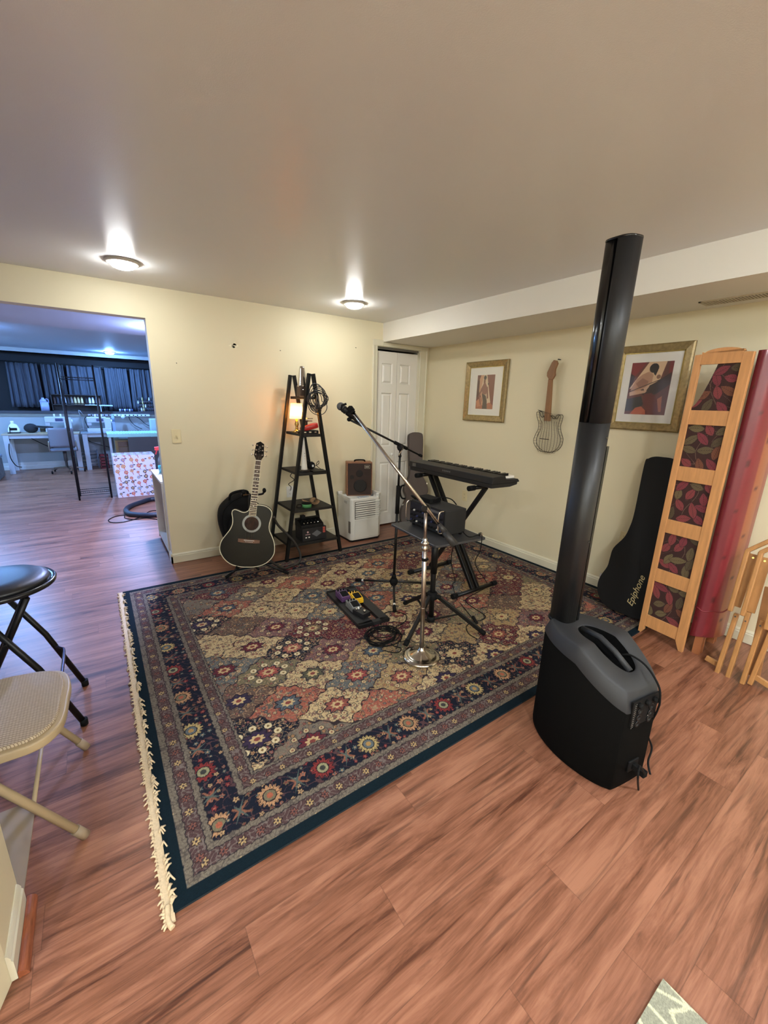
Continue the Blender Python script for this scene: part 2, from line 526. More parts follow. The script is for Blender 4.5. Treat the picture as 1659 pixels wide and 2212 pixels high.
def casing(name, a, b, w, side):
    """flat stock with two beads, from a to b"""
    mb = MB(); a = Vector(a); b = Vector(b); s = Vector(side)
    prof = [(0, 0), (0, 0.009), (0.006, 0.012), (0.018, 0.010), (w-0.020, 0.014), (w-0.012, 0.019), (w-0.004, 0.017), (w, 0.010), (w, 0)]
    k = len(prof); n = Vector((0, -1, 0))
    vs = [a + s*x + n*y for x, y in prof] + [b + s*x*1 + n*y for x, y in prof]
    mb.add(vs, [(i, (i+1) % k, k+(i+1) % k, k+i) for i in range(k)] + [tuple(range(k)), tuple(range(2*k-1, k-1, -1))])
    return struct(name, mb, TRIM)
casing('trim_5', (XDL, 0, 0), (XDL, 0, 2.055), 0.062, (-1, 0, 0))
casing('trim_6', (XDR, 0, 0), (XDR, 0, 2.055), 0.108, (1, 0, 0))
m = MB(); m.box((XDL-0.062, -0.016, 2.055), (-SD, 0, 2.117)); m.box((-SD, -0.016, 2.055), (XDR+0.108, 0, SB-0.001))
struct('trim_7', m, TRIM, bevel=0.004)
m = MB().box((XDL-0.001, 0, 0), (XDL+0.004, 0.11, 2.055)).box((XDR-0.004, 0, 0), (XDR+0.001, 0.11, 2.055)).box((XDL, 0, 2.052), (XDR, 0.11, 2.057))
struct('trim_8', m, TRIM)

# ------------------------------------------------------------ ceiling lamps
def lens_mat(name, col, s):
    return mat(name, (240, 240, 235), 0.4, emit=col, es=s)
LENS_R = lens_mat('lit_lens', ROOM_COL, ROOM_LAMP)
LENS_B = lens_mat('lit_lens_cool', BACK_COL, BACK_LAMP)
def ceiling_lamp(x, y, label, m, z=HC, ring=True):
    t = thing('ceiling_light', label, 'ceiling light', (x, y, z), 0)
    T = Matrix.Translation((x, y, z))
    part('trim_ring', MB().lathe([(0.100, 0), (0.101, -0.004), (0.096, -0.012), (0.080, -0.016), (0.072, -0.014), (0.071, 0)], 48, T), mat('ring_white', (196, 190, 176), 0.35), t)
    part('lens', MB().lathe([(0.071, -0.008), (0.070, -0.022), (0.060, -0.034), (0.040, -0.042), (0.0001, -0.046)], 40, T), m, t)
    return t
ceiling_lamp(-1.364, -0.585, 'lit round ceiling light near the corner by the white folding door', LENS_R)
ceiling_lamp(-3.063, -0.57, 'lit round ceiling light above the wall opening to the sewing room', LENS_R)
LENS_N = lens_mat('lit_lens_near', (0.93, 1.0, 1.06), ROOM_LAMP*NEAR_GAIN)
LENS_N2 = lens_mat('lit_lens_near_soft', (0.95, 1.0, 1.04), ROOM_LAMP*3.0)
for x, y, l in ((-1.2, -4.6, 'round ceiling light behind the camera, nearest the right wall'), (-3.0, -4.9, 'round ceiling light behind the camera over its left shoulder'), (-4.6, -4.0, 'unseen round ceiling light added behind the camera, furthest left'), (-4.9, -5.5, 'unseen round ceiling light added far behind the camera in the left corner'), (-2.2, -5.8, 'unseen round ceiling light added furthest behind the camera by the near wall')):  # last three are unseen, added to brighten the ceiling and right wall
    ceiling_lamp(x, y, l, LENS_N2 if x > -2 else LENS_N)
ceiling_lamp(-2.93, 6.15, 'small cool lit ceiling light seen in the sewing room above the curtains', LENS_B)
ceiling_lamp(-4.55, 3.6, 'unseen cool ceiling light added in the sewing room left of the opening view', LENS_B)  # no fixture seen here, added for the blue light of the sewing room
ceiling_lamp(-5.2, 5.2, 'unseen cool ceiling light added in the sewing room above the desk corner', LENS_B)  # extra source kept out of view, adds to the cool light
LENS_D = lens_mat('lit_lens_bluish', (0.40, 0.50, 1.0), BACK_LAMP*2.3)
ceiling_lamp(-2.66, 1.0, 'cool ceiling light of the sewing room hidden to the right of the opening', LENS_D, 2.13)

# vent in the soffit underside
t = thing('air_vent', 'dark slotted air vent set in the underside of the soffit', 'vent', (-0.16, -3.15, SB))
part('backing', MB().box((-0.235, -3.6, SB-0.0015), (-0.13, -2.78, SB)), DARK, t)
m = MB()
m.box((-0.245, -3.62, SB-0.006), (-0.235, -2.77, SB)); m.box((-0.13, -3.62, SB-0.006), (-0.12, -2.77, SB)); m.box((-0.245, -2.785, SB-0.006), (-0.12, -2.77, SB)); m.box((-0.245, -3.62, SB-0.006), (-0.12, -3.6, SB))
for i in range(55): m.box((-0.235, -3.6+i*0.015, SB-0.006), (-0.13, -3.593+i*0.015, SB-0.0015))
part('grille', m, mat('vent_paint', (190, 180, 155), 0.5), t)

# switch plate and outlets
PLATE = mat('ivory_plate', (222, 208, 165), 0.35)
def plate(name, label, M, holes, cat, m=PLATE):
    t = thing(name, label, cat, M.translation)
    part('cover_plate', MB().prism(rrect(0.072, 0.116, 0.005), 0, 0.006, M), m, t, bevel=0.002)
    if holes == 'switch':
        part('toggle', MB().box((-0.005, -0.011, 0.006), (0.005, 0.011, 0.012), M).box((-0.004, -0.002, 0.012), (0.004, 0.007, 0.020), M), m, t, bevel=0.001)
    else:
        for s in (-1, 1):
            r = part('receptacle', MB().prism(rrect(0.034, 0.028, 0.010), 0.006, 0.008, M @ Matrix.Translation((0, 0.020*s, 0))), m, t)
            MM = M @ Matrix.Translation((0, 0.020*s, 0))
            part('slots', MB().box((-0.008, -0.002, 0.008), (-0.006, 0.007, 0.0085), MM).box((0.006, -0.002, 0.008), (0.008, 0.007, 0.0085), MM).cyl(MM @ Vector((0, -0.008, 0.008)), MM @ Vector((0, -0.008, 0.0085)), 0.0025, n=8), DARK, r)
    return t
plate('light_switch', 'ivory toggle light switch plate on the wall beside the opening', frame((-2.776, 0, 1.14), (1, 0, 0), (0, 0, 1)), 'switch', 'light switch')
plate('wall_outlet', 'ivory power outlet on the right wall below the keyboard', frame((0, -0.752, 0.472), (0, -1, 0), (0, 0, 1)), 'o', 'outlet')
plate('wall_outlet', 'ivory power outlet on the right wall beside the black guitar case', frame((0, -2.50, 0.47), (0, -1, 0), (0, 0, 1)), 'o', 'outlet')
plate('wall_outlet', 'white power outlet on the back wall seen through the ladder shelf', frame((-1.773, 0, 0.554), (1, 0, 0), (0, 0, 1)), 'o', 'outlet', WHITE)
# nails and a plaster mark left in the back wall
for u, v, lb in ((605, 757, 'small dark nail in the cream wall right of the plaster mark'), (381, 784, 'small dark nail in the cream wall above the light switch'), (768, 751, 'small nail in the cream wall under the ceiling light by the door')):
    p = on(u, v, 1, 0)
    tag(part('nail', MB().cyl(p, p + Vector((0, -0.014, -0.003)), 0.003, n=8), BLKM), lb, 'nail')
p = on(512, 746, 1, 0)
m = MB()
for i in range(7):
    q = p + Vector((random.uniform(-0.06, 0.05), 0, random.uniform(-0.02, 0.02)))
    m.prism([(q.x + 0.022*math.cos(a)*random.uniform(.5, 1), q.z + 0.012*math.sin(a)*random.uniform(.5, 1)) for a in np.linspace(0, 2*PI, 10)[:-1]], 0, 0.0012, Matrix(((1, 0, 0, 0), (0, 0, -1, 0), (0, 1, 0, 0), (0, 0, 0, 1))))
tag(part('plaster_mark', m, mat('plaster_patch', (236, 226, 196), 0.8)), 'pale plaster patch mark on the upper back wall', 'wall mark')
# ------------------------------------------------------------ oriental rug
RX0, RX1, RY0, RY1 = -3.325, -0.025, -2.905, -0.452
def mix(c, col, m):
    m = np.clip(np.asarray(m, float), 0, 1)[..., None]
    return c*(1-m) + np.asarray(col, float)*m
def rosette(c, dx, dy, R, petals, cols, ph=0.0):
    """petalled flower with rings; cols = outline, petal, inner, core"""
    r = np.hypot(dx, dy)/R; a = np.arctan2(dy, dx)
    rim = 0.86 + 0.14*np.cos(petals*a+ph)
    c = mix(c, cols[0], r < rim+0.10)
    c = mix(c, cols[1], r < rim)
    c = mix(c, cols[0], (np.abs(np.sin(petals*a/2+ph/2)) < 0.16) & (r < rim) & (r > 0.5))
    c = mix(c, cols[0], r < 0.54)
    c = mix(c, cols[2], r < 0.46)
    c = mix(c, cols[3], r < 0.24)
    return c
def scatter(c, X, Y, s, rad, palette, seed, dens=0.6, outline=(32, 30, 40)):
    """small five-petalled flowers jittered on a grid of pitch s"""
    gi = np.floor(X/s); gj = np.floor(Y/s)
    for di in (-1, 0, 1):
        for dj in (-1, 0, 1):
            I = gi+di; J = gj+dj
            h = hsh(I, J, seed)
            cx = (I+0.25+0.5*hsh(I, J, seed+1))*s; cy = (J+0.25+0.5*hsh(I, J, seed+2))*s
            dx = X-cx; dy = Y-cy
            R = rad*(0.7+0.6*hsh(I, J, seed+3))
            r = np.hypot(dx, dy)/R; a = np.arctan2(dy, dx)
            rim = 0.78+0.22*np.cos(5*a+6.28*h)
            onm = h < dens
            c = mix(c, outline, onm & (r < rim+0.28))
            k = np.floor(hsh(I, J, seed+4)*len(palette)).astype(int) % len(palette)
            pc = np.asarray(palette, float)[k]
            m = (onm & (r < rim))[..., None]
            c = np.where(m, pc, c)
            k2 = (k+1) % len(palette)
            c = np.where((onm & (r < 0.3))[..., None], np.asarray(palette, float)[k2], c)
    return c
def vines(c, X, Y, f, col, w=0.16, seed=0):
    v = np.sin(X*f+1.7*np.sin(Y*f*0.83+seed))+np.sin(Y*f*1.13+1.9*np.sin(X*f*0.71+seed*2))
    return mix(c, col, np.abs(v) < w)
CREAM, TAN, NAVY, TEAL = (200, 176, 132), (172, 146, 102), (24, 28, 42), (9, 27, 36)
CORAL, MAUVE, BURG, OLIVE, GBLUE, BROWN, GREY = (160, 92, 76), (118, 84, 86), (92, 34, 46), (116, 108, 82), (98, 104, 104), (98, 78, 68), (122, 112, 98)
PALE = [CREAM, (190, 150, 110), (168, 100, 80), (122, 132, 120), (196, 186, 160)]
KNOWN = {(0,0): NAVY, (1,0): CORAL, (2,0): CREAM, (3,0): MAUVE, (1,-1): BROWN, (2,-2): GBLUE, (3,-3): CREAM, (4,-4): NAVY, (5,-4): CORAL, (2,-1): OLIVE,
         (3,-1): NAVY, (1,1): CREAM, (2,1): GBLUE, (4,-1): BURG, (5,-1): GBLUE, (6,-3): CREAM, (3,3): NAVY, (4,4): BURG, (3,-2): CREAM, (4,-2): MAUVE, (4,-3): BROWN,
         (5,-3): CREAM, (5,-2): CREAM, (3,1): TAN, (3,2): OLIVE, (2,2): TAN, (4,0): BURG, (5,0): CORAL, (4,1): BURG, (4,2): CREAM, (4,3): TAN, (6,-4): GREY, (6,-2): GBLUE,
         (6,-1): MAUVE, (6,0): CORAL, (5,1): CREAM, (5,2): BROWN, (5,3): OLIVE, (7,-3): CORAL, (7,-2): CREAM, (7,-1): BURG, (8,-2): CREAM, (5,-5): GREY, (6,-5): BURG, (7,-4): CREAM}
ALT = [CREAM, TAN, MAUVE, OLIVE, GREY, CREAM, CORAL, BROWN, GBLUE, BURG, TAN, NAVY]
def rug_fn(X, Y):
    x = X+RX0; y = Y+RY0
    d = np.minimum(np.minimum(x-RX0, RX1-x), np.minimum(y-RY0, RY1-y))
    horiz = np.minimum(y-RY0, RY1-y) < np.minimum(x-RX0, RX1-x)
    along = np.where(horiz, x, y)
    wob = 0.0022*np.sin(along*210)+0.0015*np.sin(along*93)
    dd = d+wob
    # ---- field of lozenges
    U = (x+2.92); V = (y+2.41)
    wx = 0.010*np.sin(V*95)+0.006*np.sin(V*41); wy = 0.010*np.sin(U*83)
    Uw = U+wx; Vw = V+wy
    p = Uw/0.4+Vw/0.285; q = Uw/0.4-Vw/0.285
    ip = np.round(p); iq = np.round(q)
    fp = p-ip; fq = q-iq
    edge = 0.5-np.maximum(np.abs(fp), np.abs(fq))
    lx = (fp+fq)*0.2; ly = (fp-fq)*0.1425
    h = hsh(ip, iq, 3)
    k = np.floor(h*len(ALT)).astype(int) % len(ALT)
    base = np.asarray(ALT, float)[k]
    for (a, b), col in KNOWN.items():
        base = np.where(((ip == a) & (iq == b))[..., None], np.asarray(col, float), base)
    lum = base.mean(-1)
    c = base.copy()
    dark = (45, 38, 46)
    c = np.where((lum > 110)[..., None], vines(c, x, y, 150, (134, 104, 90), 0.2, 1), vines(c, x, y, 150, (170, 140, 108), 0.2, 1))
    c = vines(c, x+0.3, y, 95, (96, 92, 84), 0.12, 4)
    lt = (lum > 120)[..., None]
    c = np.where(lt, scatter(c, x, y, 0.030, 0.0085, [(176, 150, 112), (150, 92, 80), (104, 104, 98), (172, 130, 88), (120, 72, 72)], 11, 0.6, (98, 80, 70)), scatter(c, x, y, 0.030, 0.0085, [(196, 176, 136), (150, 92, 80), (96, 100, 104), (176, 138, 94), (126, 74, 70)], 11, 0.6, dark))
    U0 = U-0.0; V0 = V-0.0
    lx = U0-0.2*(ip+iq); ly = V0-0.1425*(ip-iq)
    # ring of larger flowers then a central rosette in most lozenges
    a = np.arctan2(ly*1.35, lx); r = np.hypot(lx, ly*1.35)
    ring = hsh(ip, iq, 8)
    m = (ring > 0.25)
    nf = 8
    ang = np.round(a/(2*PI/nf))*(2*PI/nf)
    fx = lx-0.094*np.cos(ang); fy = ly-0.094*np.sin(ang)/1.35
    rr = np.hypot(fx, fy)
    c = mix(c, dark, m & (rr < 0.0150)); c = mix(c, (192, 172, 132), m & (rr < 0.0122)); c = mix(c, (140, 90, 74), m & (rr < 0.005))
    R = 0.066
    rim = 0.85+0.15*np.cos(8*a)
    cen = np.asarray([(52, 42, 66), (150, 84, 72), (84, 96, 104), (196, 172, 128), (104, 40, 50)], float)[np.floor(hsh(ip, iq, 9)*5).astype(int) % 5]
    for (ka, kb), kc in (((0,0), (58, 44, 70)), ((1,0), (88, 98, 106)), ((3,-1), (168, 104, 88)), ((2,1), (158, 76, 72)), ((2,-1), (166, 86, 76)), ((5,-4), (74, 84, 96)), ((4,-4), (60, 46, 72)), ((4,-1), (130, 110, 84)), ((2,0), (92, 90, 70))):
        cen = np.where(((ip == ka) & (iq == kb))[..., None], np.asarray(kc, float), cen)
    big = ((ip == 0) & (iq == 0)) | ((ip == 3) & (iq == -1)) | ((ip == 4) & (iq == -4)) | ((ip == 4) & (iq == -1)) | ((ip == 2) & (iq == -1))
    c = mix(c, (214, 196, 156), big & (rr < 0.0175)); c = mix(c, (120, 96, 60), big & (rr < 0.006)); c = mix(c, dark, big & (rr > 0.0175) & (rr < 0.0195))
    mm = (ring > 0.15) | big
    c = mix(c, dark, mm & (r/R < rim+0.14))
    c = np.where((mm & (r/R < rim))[..., None], cen, c)
    c = mix(c, (64, 60, 66), mm & (np.abs(np.sin(4*a)) < 0.18) & (r/R < rim) & (r/R > 0.5))
    c = mix(c, (198, 172, 126), mm & (r/R < 0.46+0.08*np.cos(8*a+PI)))
    c = mix(c, (128, 66, 60), mm & (r/R < 0.22))
    c = mix(c, (52, 42, 46), edge < 0.014+0.008*np.sin(p*40))
    # ---- frames
    guard = vines(np.broadcast_to(np.asarray(GREY, float), x.shape+(3,)).copy(), x, y, 210, (92, 84, 78), 0.4, 2)
    brown = np.broadcast_to(np.asarray((84, 62, 62), float), x.shape+(3,)).copy()
    brown = vines(brown, x, y, 170, (118, 106, 100), 0.35, 3)
    main = np.broadcast_to(np.asarray(NAVY, float), x.shape+(3,)).copy()
    main = vines(main, x, y, 85, (86, 60, 62), 0.14, 5)
    main = scatter(main, x, y, 0.036, 0.0105, [(160, 104, 84), (84, 96, 96), (178, 146, 108), (110, 88, 70), (126, 52, 54)], 31, 0.8, (20, 22, 36))
    # big alternating flower heads and leaf sprays down the middle of the main band
    per = np.where(horiz, 0.222, 0.2555); org = np.where(horiz, -2.966, -2.712)
    n = np.round((along-org)/per); t = along-org-n*per
    s = d-np.where(horiz, 0.205, 0.172)
    kind = np.mod(n, 3)
    for kk, cols in ((0, ((30, 26, 36), (186, 142, 104), (120, 112, 88), (170, 96, 72))), (1, ((30, 26, 36), (132, 52, 50), (150, 146, 112), (62, 62, 60))), (2, ((30, 26, 36), (190, 166, 112), (98, 108, 112), (176, 138, 84)))):
        m2 = kind == kk
        f = rosette(main, s, t, 0.050, 12 if kk == 1 else 16, cols)
        main = np.where((m2)[..., None], f, main)
    t2 = np.abs(t)-per/2
    leaf1 = (np.abs(s-0.7*t2) < 0.008*(1-np.abs(t2)/0.05)) | (np.abs(s+0.7*t2) < 0.008*(1-np.abs(t2)/0.05))
    main = mix(main, (140, 92, 72), leaf1 & (np.abs(t2) < 0.032))
    leaf2 = (np.abs(s-1.8*t2) < 0.009*(1-np.abs(t2)/0.028)) | (np.abs(s+1.8*t2) < 0.009*(1-np.abs(t2)/0.028))
    main = mix(main, (86, 98, 92), leaf2 & (np.abs(t2) < 0.028))
    def gflow(cc, dc, pitch, R2):
        n3 = np.round(along/pitch); t3 = along-n3*pitch; s3 = d-dc
        r3 = np.hypot(t3, s3)/R2; a3 = np.arctan2(s3, t3)
        rim3 = 0.75+0.25*np.cos(6*a3)
        od = (np.mod(n3, 2) == 0)
        cc = mix(cc, (40, 30, 34), r3 < rim3+0.25)
        cc = np.where((r3 < rim3)[..., None], np.where(od[..., None], np.asarray((186, 158, 112), float), np.asarray((130, 84, 74), float)), cc)
        return mix(cc, (60, 50, 56), r3 < 0.3)
    b1 = gflow(brown, 0.094, 0.062, 0.015); b2 = gflow(brown, 0.299, 0.060, 0.013)
    out = c
    for lo, hi, cc in ((0.278, 0.342, guard), (0.286, 0.328, b2), (0.235, 0.280, guard), (0.125, 0.262, main), (0.118, 0.144, guard), (0.068, 0.120, b1), (0.042, 0.070, guard)):
        m3 = (dd >= lo) & (dd < hi)
        out = np.where(m3[..., None], cc, out)
    for e in (0.070, 0.120, 0.144, 0.262, 0.286, 0.328, 0.342):
        out = mix(out, (40, 36, 42), np.abs(dd-e) < 0.0017)
    out = np.where((d < 0.044)[..., None], np.asarray(TEAL, float), out)
    rn = hsh(np.floor(x*400), np.floor(y*400), 5)
    return out*(0.80+0.18*rn)[..., None]
RW, RH = RX1-RX0, RY1-RY0
rug = thing('area_rug', 'large oriental rug with navy border and diamond flower pattern on the wood floor', 'rug', (-1.67, -1.68, 0))
rg = painted('pile', RW, RH, 1180, 876, rug_fn, vmat('rug_pile', 0.95, noise=0.22, nscale=450, bump=0.5, spec=0.15), Matrix.Translation((RX0, RY0, 0.010)), rug)
part('rug_backing', MB().box((RX0+0.001, RY0+0.001, 0.0005), (RX1-0.001, RY1-0.001, 0.0095)), mat('rug_edge_wool', (9, 26, 34), 0.95), rug)
# woven selvedge and knotted fringe along the left end
m = MB(); random.seed(7)
m.box((RX0-0.026, RY0-0.02, 0.0005), (RX0+0.002, RY1, 0.0075))
y = RY0-0.02
while y < RY1:
    L = random.uniform(0.006, 0.020)
    a = random.uniform(-0.9, 0.5)
    if random.random() < 0.72:
        p0 = Vector((RX0-0.022, y, 0.006))
        p1 = p0 + Vector((-L*math.cos(a)*0.6, L*math.sin(a), 0.001))
        p2 = p0 + Vector((-L*math.cos(a), L*math.sin(a)*1.4, -0.003))
        m.tube([p0, p1, p2], [0.0042, 0.0035, 0.0022], 5)
    y += random.uniform(0.006, 0.013)
# turned back tufts lying on the navy edge
for i in range(150):
    y = random.uniform(RY0+0.02, RY1-0.05); L = random.uniform(0.008, 0.022)
    p0 = Vector((RX0-0.004, y, 0.010))
    m.tube([p0, p0+Vector((L*0.5, 0.008, 0.006)), p0+Vector((L, 0.012*random.choice((-1, 1)), 0.002))], [0.0045, 0.0045, 0.0025], 5)
m.tube(curve_pts([(RX0-0.012, RY0+0.03, 0.008), (RX0-0.016, RY0-0.01, 0.006), (RX0-0.008, RY0-0.035, 0.005)], 5), 0.008, 6)
part('fringe', m, mat('fringe_cotton', (204, 182, 148), 0.95, noise=0.12, nscale=120), rug)

# corner of a second, pale leaf-patterned mat by the camera
def leafmat(X, Y):
    x = X; y = Y
    c = np.broadcast_to(np.asarray((138, 138, 120), float), x.shape+(3,)).copy()
    L = 0.30; x = x+0.045; y = y+0.09
    gi = np.floor(x/0.26); u = x-gi*0.26-0.13; gj = np.floor((y+0.15*np.mod(gi, 2))/L); v = y+0.15*np.mod(gi, 2)-gj*L
    a = np.arctan2(u, v+0.001); r = np.hypot(u, v)
    c = mix(c, (192, 190, 160), np.abs(np.sin(a*6.5)) < 0.0075/np.maximum(r, 0.02)*3.2)
    c = mix(c, (192, 190, 160), np.abs(r-0.15-0.015*np.cos(a*13)) < 0.006)
    n = hsh(np.floor(x*500), np.floor(y*500), 2)
    return c*(0.88+0.2*n)[..., None]
t = thing('floor_mat', 'corner of a sage and cream leaf patterned mat on the floor at the bottom', 'mat', (-2.9, -4.3, 0))
painted('pile', 1.3, 0.8, 520, 320, leafmat, vmat('mat_pile', 0.95, noise=0.1, bump=0.3), frame((-2.285, -3.775, 0.013), (-1, 0, 0), (0, -1, 0)) , t)
part('mat_backing', MB().box((-3.585, -4.575, 0.0005), (-2.286, -3.776, 0.0125)), mat('mat_edge', (120, 116, 98), 0.95), t)
# ------------------------------------------------------------ text helper
def text_mesh(name, body, size, M, m, parent, ext=0.0006, shear=0.0, align='CENTER'):
    cu = bpy.data.curves.new(name, 'FONT'); cu.body = body; cu.size = size; cu.extrude = ext; cu.shear = shear
    cu.align_x = align; cu.align_y = 'CENTER'
    tmp = bpy.data.objects.new('tmp', cu); C.objects.link(tmp)
    dg = bpy.context.evaluated_depsgraph_get()
    me = bpy.data.meshes.new_from_object(tmp.evaluated_get(dg))
    bpy.data.objects.remove(tmp)
    me.transform((wm(parent).inverted() if parent else Matrix()) @ M)
    me.materials.clear(); me.materials.append(m)
    o = bpy.data.objects.new(name, me); C.objects.link(o); o.parent = parent
    return o

# ------------------------------------------------------------ keyboard and its stand
KB = mat('keyboard_body', (28, 27, 26), 0.55, bump=0.05)
KBD = mat('keyboard_underside', (24, 24, 24), 0.6)
WK = mat('white_key', (232, 228, 216), 0.3)
BK = mat('black_key', (20, 20, 20), 0.3)
y0, y1 = -2.085, -1.148
kb = thing('electronic_keyboard', 'black electric keyboard seen from behind, lying across its crossed stand', 'keyboard', (-1.0, -1.62, 0.90))
MY = lambda y: Matrix(((1,0,0,0),(0,0,1,y),(0,1,0,0),(0,0,0,1)))
m = MB().prism([(-1.135, 0.935), (-1.135, 0.985), (-1.005, 0.988), (-0.992, 0.962), (-0.862, 0.956), (-0.846, 0.940), (-0.846, 0.932)], y0, y1, MY(0))
part('case', m, KB, kb, bevel=0.004)
part('underside', MB().prism([(-1.128, 0.905), (-1.130, 0.934), (-0.848, 0.931), (-0.852, 0.911), (-0.93, 0.900)], y0+0.012, y1-0.012, MY(0)), KBD, kb, bevel=0.004)
nw = 36; ky0 = y0+0.035; kw = (y1-0.035-ky0)/nw
for i in range(nw):
    a = ky0+i*kw
    part('white_key', MB().box((-0.990, a+0.0006, 0.958), (-0.864, a+kw-0.0006, 0.974)), WK, kb, bevel=0.001)
for i in range(nw-1):
    if (i % 7) in (0, 1, 3, 4, 5):
        a = ky0+(i+1)*kw
        part('black_key', MB().box((-0.990, a-0.0065, 0.972), (-0.908, a+0.0065, 0.9915)), BK, kb, bevel=0.002)
MF = frame((-1.1355, -1.62, 0.962), (0, -1, 0), (0, 0, 1))
m = MB()
for i in range(5): m.box((-0.045+i*0.019, -0.006, 0.0), (-0.032+i*0.019, 0.006, 0.0008), MF)
part('printed_mark', m, mat('letter_grey', (96, 94, 90), 0.5), kb)
part('jack_panel', MB().box((-1.1365, -1.245, 0.945), (-1.1345, -1.20, 0.972)).cyl((-1.137, -1.225, 0.958), (-1.1385, -1.225, 0.958), 0.008), mat('jack_grey', (90, 88, 84), 0.4), kb)
st = thing('keyboard_stand', 'black crossed double-leg stand with T feet under the keyboard', 'stand', (-0.99, -1.62, 0.01))
zr = 0.011
for yy, oy in ((-1.34, -1.905), (-1.885, -1.30)):
    part('foot_bar', MB().cyl((-1.215, yy, zr+0.018), (-0.765, yy, zr+0.018), 0.0165), BLKM, st)
    for xx in (-1.238, -0.742):
        s_ = 1 if xx > -1 else -1
        part('end_cap', MB().cyl((xx-s_*0.045, yy, zr+0.0205), (xx, yy, zr+0.0205), 0.0205), BLKR, st)
    for sx in (-0.028, 0.028) if yy < -1.8 else (0,):
        part('leg', MB().beam((-0.99+sx, yy, zr+0.03), (-0.99+sx, oy, 0.872), 0.030, 0.030, (1, 0, 0)), BLKM, st, bevel=0.003)
    part('arm_bar', MB().cyl((-1.145, oy, 0.880), (-0.855, oy, 0.880), 0.015), BLKM, st)
    for xx in (-1.175, -0.87):
        part('rubber_pad', MB().cyl((xx, oy, 0.8795), (xx+0.06, oy, 0.8795), 0.0195), BLKR, st)
part('pivot_bolt', MB().cyl((-1.045, -1.61, 0.45), (-0.935, -1.61, 0.45), 0.026, n=24), BLKM, st)

# ------------------------------------------------------------ tripod table with amplifier head
tt = thing('tripod_table', 'small black flat-topped tripod table standing on the rug in front of the keyboard', 'table', (-1.645, -2.1, 0.01))
A = [Vector(on(842, 1131, 2, 0.70)), Vector(on(941, 1181, 2, 0.70)), Vector(on(1052, 1162, 2, 0.70))]
A.append(A[0]+A[2]-A[1])
ctr = (A[0]+A[2])/2
pts = []
for i in range(4):
    c_ = A[i]; p_ = (A[i-1]-c_).normalized()*0.022; n_ = (A[(i+1) % 4]-c_).normalized()*0.022
    pts += [(c_+p_)[:2], (c_+p_*0.3+n_*0.3)[:2], (c_+n_)[:2]]
part('table_top', MB().prism(pts, 0.688, 0.702), mat('table_laminate', (52, 52, 54), 0.42, bump=0.08), tt, bevel=0.003)
px, py = -1.645, -2.1
part('pole', MB().cyl((px, py, 0.055), (px, py, 0.66), 0.0175).cyl((px, py, 0.40), (px, py, 0.66), 0.0215), BLKM, tt)
part('mount_plate', MB().box((px-0.09, py-0.09, 0.672), (px+0.09, py+0.09, 0.688)).cyl((px, py, 0.62), (px, py, 0.675), 0.028), BLKM, tt)
part('hub', MB().lathe([(0.026, 0.215), (0.034, 0.22), (0.034, 0.262), (0.026, 0.268)], 20, Matrix.Translation((px, py, 0))), BLKR, tt)
part('lower_collar', MB().lathe([(0.020, 0.05), (0.028, 0.055), (0.028, 0.085), (0.020, 0.09)], 20, Matrix.Translation((px, py, 0))), BLKR, tt)
for fx, fy in ((-1.937, -2.202), (-1.417, -2.376), (-1.604, -1.761)):
    d = Vector((fx-px, fy-py, 0)).normalized()
    top = Vector((px, py, 0.245))+d*0.03; ft = Vector((fx, fy, 0.0235))
    lg = part('leg', MB().beam(top, ft, 0.020, 0.026), BLKM, tt, bevel=0.003)
    part('rubber_foot', MB().cyl(ft+(top-ft)*0.10, ft-(top-ft).normalized()*0.0, 0.017, 0.015), BLKR, lg)
    md = top+(ft-top)*0.48
    part('brace', MB().beam(Vector((px, py, 0.07))+d*0.02, md, 0.012, 0.008), BLKM, tt)
kn = part('knob', MB().cyl((px, py-0.02, 0.24), (px+0.03, py-0.055, 0.24), 0.013), BLKR, tt)

am = thing('amplifier_head', 'black powered mixer head with front handles standing on the tripod table', 'amplifier', (-1.68, -2.13, 0.702))
F0 = Vector((-1.725, -1.925, 0.702)); 
X_ = Vector((-0.01, -0.345, 0)); LX = 0.345; DX = 0.165; HX = 0.165
MA = frame(F0, (-0.03, -1, 0), (0, 0, 1))       # x along the front, y up, z towards the camera side (-x)
m = MB().box((0, 0.012, -DX), (LX, HX, 0), MA)
part('body', m, mat('amp_case', (11, 11, 11), 0.75, bump=0.2, bscale=500), am, bevel=0.006)
for a, b in ((0.02, -0.02), (0.02, -DX+0.02), (LX-0.02, -0.02), (LX-0.02, -DX+0.02)):
    part('foot', MB().cyl(MA @ Vector((a, 0.0, b)), MA @ Vector((a, 0.014, b)), 0.010), BLKR, am)
part('control_panel', MB().box((0.012, 0.02, 0.0), (LX-0.012, HX-0.010, 0.0035), MA), mat('amp_panel', (14, 15, 17), 0.35), am)
for r_ in range(3):
    for c_ in range(11):
        q = MA @ Vector((0.028+c_*0.029, 0.040+r_*0.034, 0.0035)); q2 = MA @ Vector((0.028+c_*0.029, 0.040+r_*0.034, 0.014))
        part('knob', MB().cyl(q, q2, 0.0065, 0.005, n=10), mat('amp_knob_light', (176, 174, 168), 0.3) if (r_*11+c_) % 7 == 2 else (mat('amp_knob_blue', (26, 34, 74), 0.4) if (r_*3+c_) % 5 == 0 else BLKR), am)
part('nameplate', MB().box((0.17, 0.135, 0.0035), (0.31, 0.150, 0.005), MA), mat('nameplate_grey', (84, 84, 84), 0.4), am)
